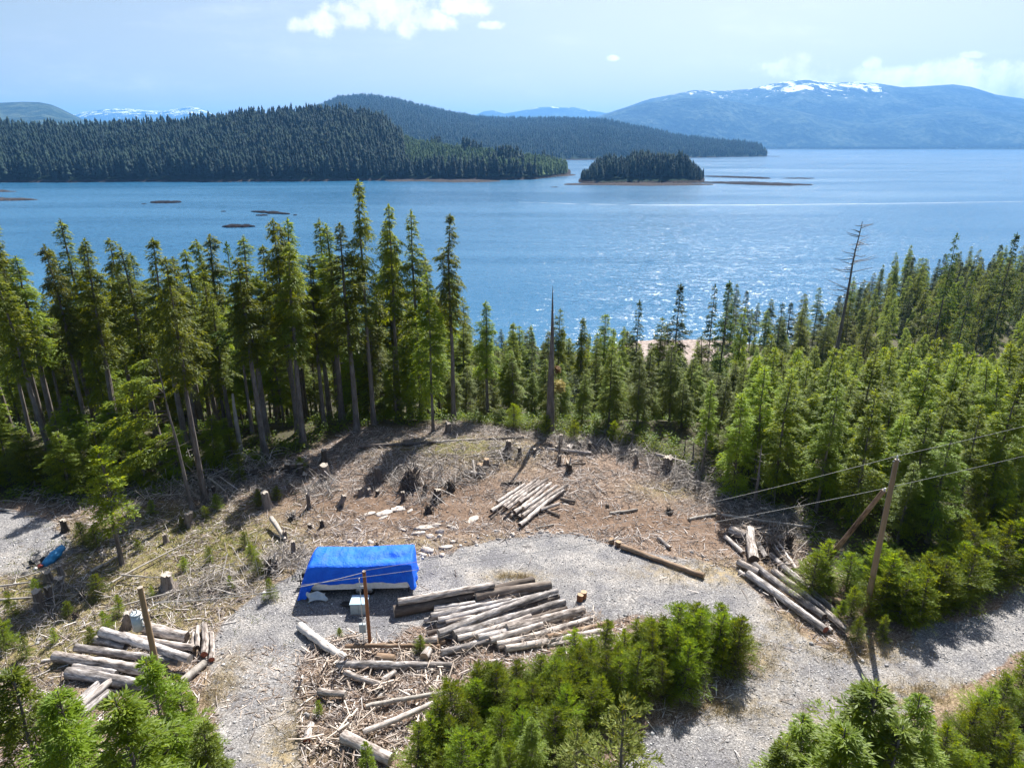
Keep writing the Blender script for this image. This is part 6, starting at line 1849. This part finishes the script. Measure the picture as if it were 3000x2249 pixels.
# dead trees
sb = G(1611, 1268); stp = T(1612, 838, sb.y)
tm, C_ax = trunk_mesh('trunk', stp.z - sb.z, .42, 71, M['trunk'], kink=.1, top_r=.015, flare=1.25, sides=12)
e = bpy.data.objects.new('dead_snag', None); col.objects.link(e); e.location = sb
tag(e, 'tall tapering dead spire standing alone at the back edge of the clearing', 'dead tree')
obj('trunk', tm, e)
Hs = stp.z - sb.z
cyl('branch_stub', (0, 0, Hs * .665), (-.55, 0, Hs * .67), .05, .02, M['trunk'], e, 5)
rr = RS(72)
for (fz, sz_, n_) in [(.34, .9, 420), (.455, .45, 160)]:
    nn_ = n_
    ph = rr.uniform(-.9, .9, nn_); q = rr.rand(nn_) ** .6
    P = np.stack([.2 + np.cos(ph) * q * sz_ * 1.1, np.sin(ph) * q * sz_, Hs * fz + sz_ * (rr.rand(nn_) - .55) * 1.5 * (1 - .4 * q)], 1)
    d = unit(np.stack([np.cos(ph), np.sin(ph), rr.randn(nn_) * .3 - .3], 1))
    V, Q = diamonds(P, d, unit(np.stack([rr.randn(nn_) * .5, rr.randn(nn_) * .5, np.ones(nn_)], 1)), .3, .1)
    cr = obj('dead_foliage', mesh_np('dead_foliage', V, Q, M['tan_leaf']), e); cr['kind'] = 'stuff'
D2 = 128
s0 = T(2448, 1012, D2); s1 = T(2506, 645, D2 + 2)
s0.z = float(gz(s0.x, s0.y)); Hs = s1.z - s0.z
tm, C_ax = trunk_mesh('trunk', Hs, .42, 73, M['trunk'], kink=.5, top_r=.05, flare=1.1, sides=8, lean=(s1.x - s0.x) / Hs)
e = bpy.data.objects.new('dead_tree', None); col.objects.link(e); e.location = s0
tag(e, 'tall bare leaning dead tree with broken side limbs against the bright water at right', 'dead tree')
obj('trunk', tm, e)
n_ = 46
z_ = Hs * (.58 + .40 * rr.rand(n_)); k_ = z_ / Hs
b0 = np.stack([np.interp(k_, np.linspace(0, 1, len(C_ax)), C_ax[:, 0]), np.interp(k_, np.linspace(0, 1, len(C_ax)), C_ax[:, 1]), z_], 1)
ph = np.where(rr.rand(n_) < .6, np.pi, 0) + rr.randn(n_) * .6
ln = rr.uniform(.6, 4.6, n_) * (1.25 - k_)* 1.9
m1 = b0 + np.stack([np.cos(ph) * ln * .6, np.sin(ph) * ln * .6, rr.uniform(-.1, .3, n_) * ln], 1)
m2 = m1 + np.stack([np.cos(ph) * ln * .4, np.sin(ph) * ln * .4, rr.uniform(0, .5, n_) * ln * .5], 1)
V, Q = merge([tubes(b0, m1, .09, .06), tubes(m1, m2, .06, .025)])
o = obj('limbs', mesh_np('limbs', V, Q, M['trunk']), e); o['kind'] = 'stuff'
# broken grey pole trunk in the left forest, and bare saplings at the foot of the right stand
a0 = GD(520, 978); a1 = T(500 * K, 850 * K, a0.y)
tm, _c = trunk_mesh('trunk', a1.z - a0.z, .15, 74, M['dead'], kink=.05, top_r=.10, lean=0)
e = bpy.data.objects.new('dead_snag', None); col.objects.link(e); e.location = a0
tag(e, 'short broken off silvery trunk at the edge of the left forest', 'dead tree'); obj('trunk', tm, e)
for i, (bx_, by_, h_, lb) in enumerate([((265, 600), (285, 130), 0, 'thin dead grey sapling standing above the right pile'), ((1935, 440), (1950, 0), 1, 'bare dead trunk at the corner of the clearing by the resting pale log'),
                                        ((1780, 270), (1800, 110), 1, 'short dead stick tree left of the bare dead trunk'), ((1330, 175), (1335, 40), 1, 'thin dead sapling at the back right of the clearing'),
                                        ((1090, 110), (1090, 20), 1, 'little dead stem behind the splintered pale log'), ((705, 240), (705, 80), 1, 'upright dead post at the back of the clearing'), ((1850, 330), (1860, 130), 1, 'second thin dead trunk by the resting pale log')]):
    f_ = D_ if h_ == 0 else C_
    p0 = G(*f_(*bx_)); p1 = T(*f_(*by_), p0.y)
    Hh = p1.z - p0.z
    tm, Cx = trunk_mesh('trunk', Hh, .06 + .012 * Hh, 80 + i, M['trunk'], kink=.15, top_r=.02)
    e = bpy.data.objects.new('dead_sapling', None); col.objects.link(e); e.location = p0; tag(e, lb, 'dead tree')
    obj('trunk', tm, e)
    nb = 60
    zb = Hh * rr.uniform(.15, .95, nb); ab = rr.rand(nb) * 6.28; lb2 = rr.uniform(.2, .9, nb)
    B0 = np.stack([0 * zb, 0 * zb, zb], 1); B1 = B0 + np.stack([np.cos(ab) * lb2, np.sin(ab) * lb2, rr.uniform(-.2, .4, nb) * lb2], 1)
    V, Q = tubes(B0, B1, .014, .004)
    o = obj('limbs', mesh_np('limbs', V, Q, M['twigs']), e); o['kind'] = 'stuff'

# ------------------------------------------------------------------ the trailer under its tarp
m, nt, p = mat('blue_tarp', 0.68)
nb_ = noise(nt, 1.3, 4, .6); nf_ = noise(nt, 9, 4, .6, stretch=(1, .4, 1))
L(nt, ramp(nt, nb_, [(0.3, (0.001, 0.085, 0.66)), (0.7, (0.002, 0.135, 0.80))]), p.inputs['Base Color'])
p.inputs['Specular IOR Level'].default_value = 0.3
bump(nt, p, mth(nt, 'ADD', nb_, mth(nt, 'ADD', mth(nt, 'MULTIPLY', nf_, .35), mth(nt, 'MULTIPLY', mth(nt, 'ABSOLUTE', mth(nt, 'SUBTRACT', noise(nt, 2.4, 3, .5, dist=1.5), .5)), -1.6))), .6, .10)
M['tarp'] = m
M['white'] = flat('white_trailer_skin', (0.80, 0.80, 0.79), .4)
M['black'] = flat('black_rubber', (0.015, 0.015, 0.016), .6)
M['decal'] = flat('dark_decal', (0.03, 0.03, 0.035), .4)
M['clear'] = flat('pale_plastic_sheet', (0.42, 0.50, 0.58), .35)

nl_, nr_ = G(*B_(430, 1478)), G(*B_(1350, 1452))     # near lower corners of the body
ax_ = (nr_ - nl_); ax_.z = 0; LEN = ax_.length; ang = math.atan2(ax_.y, ax_.x)
tr_e = bpy.data.objects.new('travel_trailer', None); col.objects.link(tr_e)
tr_e.location = (nl_.x, nl_.y, float(gh(nl_.x + LEN / 2, nl_.y)) + .02); tr_e.rotation_euler = (0, 0, ang)
tag(tr_e, 'white travel trailer parked on the gravel, mostly hidden under the blue tarp', 'trailer')
W2 = 2.2; HT = 2.15
bd = box('body', LEN - .5, W2 - .1, HT - .62, M['white'], tr_e, (LEN / 2 + .1, W2 / 2 - .03, .42 + (HT - .62) / 2), .08)
for xk in (.30, .62, .80):
    box('panel_seam', .03, .012, .42, M['decal'], tr_e, (LEN * xk, .047, .68), 0)
dv = []
for (x0, x1, zc, hh_) in [(.42, .50, .66, .36), (.50, .64, .74, .04), (.505, .60, .66, .03), (.86, .93, .72, .26), (.80, .90, .60, .02), (.53, .66, .60, .025)]:
    o = box('decal_stripe', LEN * (x1 - x0), .01, hh_, M['decal'], tr_e, (LEN * (x0 + x1) / 2, .042, zc), 0, (0, -.12 if hh_ < .1 else 0, 0))
for xk in (.50, .60):
    w = cyl('wheel', (LEN * xk, .05, .34), (LEN * xk, .28, .34), .34, .34, M['black'], tr_e, 24)
    cyl('rim', (0, -.012, 0), (0, .0, 0), .18, .18, M['steel'], w, 16)
    w = cyl('wheel', (LEN * xk, W2 - .28, .34), (LEN * xk, W2 - .05, .34), .34, .34, M['black'], tr_e, 24)
    cyl('rim', (0, .23, 0), (0, .242, 0), .18, .18, M['steel'], w, 16)
box('chassis', LEN - .4, 1.7, .12, M['black'], tr_e, (LEN / 2, W2 / 2, .37), .02)
cyl('hitch', (.0, W2 / 2, .42), (-.75, W2 / 2, .42), .06, .05, M['black'], tr_e, 8)
cyl('jack', (-.55, W2 / 2, 0), (-.55, W2 / 2, .9), .04, .04, M['black'], tr_e, 8)
box('battery_box', .35, .5, .35, M['black'], tr_e, (-.35, W2 / 2 + .5, .6), .04)
for xk in (.09, .965):
    cyl('stabiliser', (LEN * xk, .25, 0), (LEN * xk, .3, .4), .04, .04, M['black'], tr_e, 6)
# the tarp: cross sections along the length; hem height near and far, end drops
xs_ = np.linspace(-.42, LEN + .16, 110)
prof_n = 64
Vt = []
rt_ = RS(90)
for xv in xs_:
    k = (xv + .42) / (LEN + .58)
    endl = sstep(0, .135, k); endr = sstep(1, .985, k)
    zt = 0.16 + (HT - .13) * (endl ** .55) * (.25 + .75 * endr)
    zt += .06 * math.sin(k * 9) * .6
    hem = 1.0 - 1.0 * float(sstep(.16, .06, k)) + .04 * math.sin(k * 13) + .02 * math.sin(k * 37)
    hem -= .52 * float(sstep(.945, .98, k))
    hem = min(hem, zt - .05)
    y0 = -.10 - .16 * float(sstep(.2, 0, k)) ; y1 = W2 + .10
    u = np.linspace(0, 1, prof_n)
    # path: near hem up, rounded shoulder, crowned top, down the far side
    cor = .24
    pts_ = []
    hN = max(zt - hem, .05)
    seq = [(y0 - .05, hem), (y0, hem + hN * .5), (y0 + .02, zt - cor), (y0 + .09, zt - .09), (y0 + cor + .05, zt), (W2 * .5, zt + .10), (y1 - cor, zt), (y1 - .05, zt - .12), (y1, zt - cor), (y1 + .05, max(.35, hem * .6))]
    sq = np.array(seq)
    dl = np.concatenate([[0], np.cumsum(np.hypot(np.diff(sq[:, 0]), np.diff(sq[:, 1])))]); dl /= dl[-1]
    yv = np.interp(u, dl, sq[:, 0]); zv = np.interp(u, dl, sq[:, 1])
    # folds in the hanging side, sags between the roof bows
    side = np.clip((zt - .2 - zv) / max(zt, .3), 0, 1)
    yv = yv + np.where(yv < W2 / 2, -1, 1) * side * (.05 * np.sin(xv * 5.1 + np.sin(xv * 2) * 2) + .03 * np.sin(xv * 13))
    top_ = np.clip(1 - np.abs(yv - W2 / 2) / (W2 / 2), 0, 1)
    zv = zv + top_ * .10 * (fbm(np.full(prof_n, xv * 1.1), yv * 1.3, 3, 5) - .5) * 1.6 - .05 * np.sin(xv * 2.3 + .6) ** 2 * top_
    zv = zv + top_ ** .5 * .05 * (np.abs(fbm(np.full(prof_n, xv * 2.2 + 3), yv * 1.1 + xv, 2, 15) - .5) * -4 + .6)
    # diagonal crease towards the right end
    cr_ = math.exp(-((k - .80) / .12) ** 2)
    zv = zv - cr_ * .14 * np.exp(-((yv - .45 - (k - .6) * 1.2) / .28) ** 2)
    Vt.append(np.stack([np.full(prof_n, xv), yv, zv], 1))
Vt = np.array(Vt)
# slanted end on the left: push the low parts out
n0 = len(xs_)
idx = np.arange(n0 * prof_n).reshape(n0, prof_n)
Q = np.stack([idx[:-1, :-1], idx[1:, :-1], idx[1:, 1:], idx[:-1, 1:]], -1).reshape(-1, 4)
# right end curtain
rows = 14
last = Vt[-1]
cur = []
for rw in range(1, rows + 1):
    kk = rw / rows
    tgt = np.stack([np.full(prof_n, xs_[-1] + .05 + .06 * np.sin(last[:, 1] * 7)), last[:, 1] * (1 - .0), np.full(prof_n, .38) + .05 * np.sin(last[:, 1] * 5)], 1)
    row = last.copy(); row[:, 2] = last[:, 2] + (np.minimum(tgt[:, 2], last[:, 2]) - last[:, 2]) * kk; row[:, 0] = last[:, 0] + (tgt[:, 0] - last[:, 0]) * kk ** .5
    cur.append(row)
Vc = np.concatenate([[last], cur]); ic = np.arange((rows + 1) * prof_n).reshape(rows + 1, prof_n) + n0 * prof_n
Qc = np.stack([ic[:-1, :-1], ic[1:, :-1], ic[1:, 1:], ic[:-1, 1:]], -1).reshape(-1, 4)
V = np.concatenate([Vt.reshape(-1, 3), Vc.reshape(-1, 3)])
tarp = obj('tarp', mesh_np('tarp', V, np.concatenate([Q, Qc]), M['tarp'], smooth=True), loc=tr_e.location, rot=tr_e.rotation_euler)
tag(tarp, 'bright blue tarp draped over the travel trailer, reaching the ground at its left end', 'tarp')
# pale sheet hanging at the left near corner
o = obj('plastic_sheet', None) if False else None
gx_, gy_ = np.meshgrid(np.linspace(0, 1, 14), np.linspace(0, 1, 14))
Vp = np.stack([.25 + gx_ * 1.1 + .1 * np.sin(gy_ * 6), -.34 - .1 * np.sin(gx_ * 9) * gy_ + .10 * gx_ - .25 * (1 - gy_) , .03 + gy_ * (.62 - .15 * gx_) + .16 * np.sin(gx_ * 3.1) * (1 - gy_)], -1)
ii = np.arange(196).reshape(14, 14)
o = obj('plastic_sheet', mesh_np('plastic_sheet', Vp.reshape(-1, 3), np.stack([ii[:-1, :-1], ii[:-1, 1:], ii[1:, 1:], ii[1:, :-1]], -1).reshape(-1, 4), M['clear'], smooth=True), loc=tr_e.location, rot=tr_e.rotation_euler)
tag(o, 'crumpled pale plastic sheet hanging from the near left corner of the trailer', 'plastic sheet')

# grey utility cabinet
cp = G(*F_(890, 300))
cab = bpy.data.objects.new('utility_cabinet', None); col.objects.link(cab); cab.location = (cp.x, cp.y, float(gh(cp.x, cp.y))); cab.rotation_euler = (0, 0, .02)
tag(cab, 'low grey metal utility cabinet between the trailer and the reddish pole', 'cabinet')
box('housing', .96, .85, .70, M['cab'], cab, (0, .42, .35), .02)
box('lid', 1.02, .93, .07, flat('blue_grey_painted_lid', (0.34, 0.47, 0.58), .45), cab, (0, .42, .738), .02)
box('door_seam', .012, .01, .6, M['decal'], cab, (0, -.008, .34), 0)
box('plinth', 1.05, .95, .08, M['rockg'], cab, (0, .42, .02), .01)
# dark crumpled sheet and buckets near the trailer
def lump(name, at, w, h, seed, mtl, label, cat, sy=.7):
    p = G(*at); V, Q, caps = rock_mesh(seed, w, w * sy, h)
    V[:, 2] = np.maximum(V[:, 2], -.02)
    o = obj(name, mesh_np(name, V, [Q] + [np.array([c]) for c in caps], mtl, smooth=False), loc=(p.x, p.y, float(gh(p.x, p.y)) + h * .5))
    return tag(o, label, cat)


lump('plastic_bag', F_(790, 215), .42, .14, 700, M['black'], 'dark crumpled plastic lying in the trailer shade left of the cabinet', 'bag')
m = flat('blue_cloth_tarp', (0.02, 0.20, 0.42), .5)
# things left on the corner of the gravel pad
p = G(*A_(470, 1150))
gx_, gy_ = np.meshgrid(np.linspace(-1, 1, 16), np.linspace(0, 2 * np.pi, 17)[:-1])
Vb = np.stack([np.cos(gy_) * .34 * (1 - .35 * gx_ ** 2) * (1 + .2 * np.sin(gx_ * 9 + gy_ * 3)), gx_ * .75, np.sin(gy_) * .30 * (1 - .35 * gx_ ** 2) + .28 + .25 * gx_], -1)
ii = np.arange(256).reshape(16, 16)
Q = np.stack([ii, np.roll(ii, -1, 0)], -1)
Q = np.stack([ii[:, :-1], ii[:, 1:], np.roll(ii, -1, 0)[:, 1:], np.roll(ii, -1, 0)[:, :-1]], -1).reshape(-1, 4)
o = obj('tarp_bundle', mesh_np('tarp_bundle', Vb.reshape(-1, 3), [Q, ii[:, 0][None], ii[::-1, -1][None]], m, smooth=True), loc=(p.x, p.y, float(gh(p.x, p.y))), rot=(0, 0, -.35))
tag(o, 'rolled blue tarp bundle at the corner of the left gravel pad', 'tarp')
lump('black_bag', A_(400, 1165), .32, .26, 701, M['black'], 'black bag beside the rolled blue tarp', 'bag')
lump('black_bag', A_(280, 1200), .24, .30, 702, M['black'], 'smaller black bag standing apart on the left gravel pad', 'bag')
lump('bucket_pile', A_(350, 1215), .22, .18, 703, flat('dull_red_plastic', (0.24, 0.04, 0.03), .5), 'dull red container by the black bags', 'container')
lump('pail', A_(310, 1235), .16, .14, 704, M['white'], 'small white pail next to the dull red container', 'pail')
lump('tyre', A_(225, 1275), .3, .1, 705, M['black'], 'dark tyre like roll at the near edge of the left gravel pad', 'roll')
p = G(*B_(40, 10))

# ------------------------------------------------------------------ labels that single out the trees of a group
LM = [(0, 'at the left picture edge'), (110, 'above the left gravel pad'), (225, 'behind the bright crooked young tree'), (330, 'left of the bare leaning trunk'), (430, 'right of the bare leaning trunk'), (540, 'above the flared grey stump'),
      (640, 'behind the trailer, left part'), (740, 'under the tallest cedar'), (850, 'above the trailer right end'), (960, 'by the cedar with the bare leader'), (1060, 'left of the dead spire'), (1180, 'at the dead spire'),
      (1250, 'straight above the pale log pile'), (1350, 'above the long brown log'), (1450, 'below the dense dark cone spruce'), (1550, 'below the lone layered spruce'), (1650, 'above the fat pale log'), (1740, 'above the brace foot'),
      (1830, 'left of the utility pole top'), (1920, 'right of the utility pole top'), (2010, 'below the tall open spruce'), (2100, 'near the right picture edge'), (2180, 'cut by the right picture edge')]
ORD = ['nearest', 'second nearest', 'third nearest', 'fourth nearest', 'fifth nearest', 'sixth nearest', 'seventh nearest', 'eighth nearest', 'ninth nearest', 'tenth nearest', 'eleventh nearest', 'twelfth nearest',
       'thirteenth nearest', 'fourteenth nearest', 'fifteenth nearest', 'sixteenth nearest', 'seventeenth nearest', 'eighteenth nearest', 'nineteenth nearest', 'twentieth nearest']
short = {'inner trees of the left forest': 'tall inner conifer', 'understorey trees of the left forest': 'green understorey hemlock', 'trees on the slope down to the water at left': 'left slope conifer',
         'trees along the back edge of the clearing': 'back edge hemlock', 'trees on the middle shore slope': 'shore slope hemlock', 'front trees of the right hemlock stand': 'front hemlock of the right stand',
         'middle trees of the right hemlock stand': 'inner hemlock of the right stand', 'back trees of the right hemlock stand': 'back hemlock of the right stand', 'young trees along the left forest edge': 'edge hemlock of the left forest', 'trees by the middle waterline': 'waterline hemlock', 'grove on the right headland': 'dark headland grove tree',
         'young hemlocks of the middle thicket': 'middle thicket hemlock', 'young hemlocks on the right bank': 'right bank hemlock', 'young hemlocks in the bottom right corner': 'corner thicket hemlock',
         'seedlings in the clearing': 'hemlock seedling', 'pale rocks behind the trailer': 'pale rock behind the trailer', 'rocks along the back edge of the gravel': 'grey rock edging the gravel',
         'loose rocks': 'loose pale rock'}
LM2 = [(0, 'at the left picture edge'), (180, 'before the left log pile'), (400, 'beside the left gravel lane'), (640, 'below the slash pile'), (860, 'at the left end of the thicket'), (980, 'below the short grey log'), (1080, 'below the heap middle'),
       (1180, 'below the heap right end'), (1290, 'above the olive spruce'), (1390, 'right of the olive spruce'), (1480, 'at the thicket right end'), (1640, 'beside the red ended log'), (1760, 'left of the utility pole foot'),
       (1860, 'right of the utility pole foot'), (1950, 'above the road shadow'), (2050, 'above the road bend'), (2130, 'near the right picture edge'), (2200, 'beyond the right picture edge')]
def nth(i):
    return ORD[i] if i < 20 else '%d%s nearest' % (i + 1, {1: 'st', 2: 'nd', 3: 'rd'}.get((i + 1) % 10, 'th'))


bins = {}
for o in list(bpy.data.objects):
    if o.parent is None and o.type == 'EMPTY' and o.get('category') == 'young tree':
        x, y, z = o.location.x, o.location.y, o.location.z + 2
        if abs(FOC * x / max(y * CP - (z - CAM_H) * SP, 1)) > 1540:
            for c_ in list(o.children): bpy.data.objects.remove(c_)
            bpy.data.objects.remove(o)
for o in list(bpy.data.objects):
    g_ = o.get('group')
    if o.parent is None and g_ in short:
        h = 2.0
        x, y, z = o.location.x, o.location.y, o.location.z + h
        d = y * CP - (z - CAM_H) * SP
        px = (1500 + FOC * x / max(d, 1)) / K
        lm = LM2 if ('young hemlocks' in g_ or 'seedling' in g_ or 'rock' in g_) else LM
        nm = lm[0][1]
        for a_, t_ in lm:
            if px >= a_: nm = t_
        bins.setdefault((g_, nm), []).append((y, o))
for (g_, nm), lst in bins.items():
    lst.sort(key=lambda q: q[0])
    for i, (y, o) in enumerate(lst):
        o['label'] = (short[g_] + ', ' + nm) if len(lst) == 1 else (short[g_] + ', ' + nm + ', ' + ('the ' + nth(i)))
for o in bpy.data.objects:
    if o.name.startswith('limbs') and o.parent is not None: o['kind'] = 'stuff'
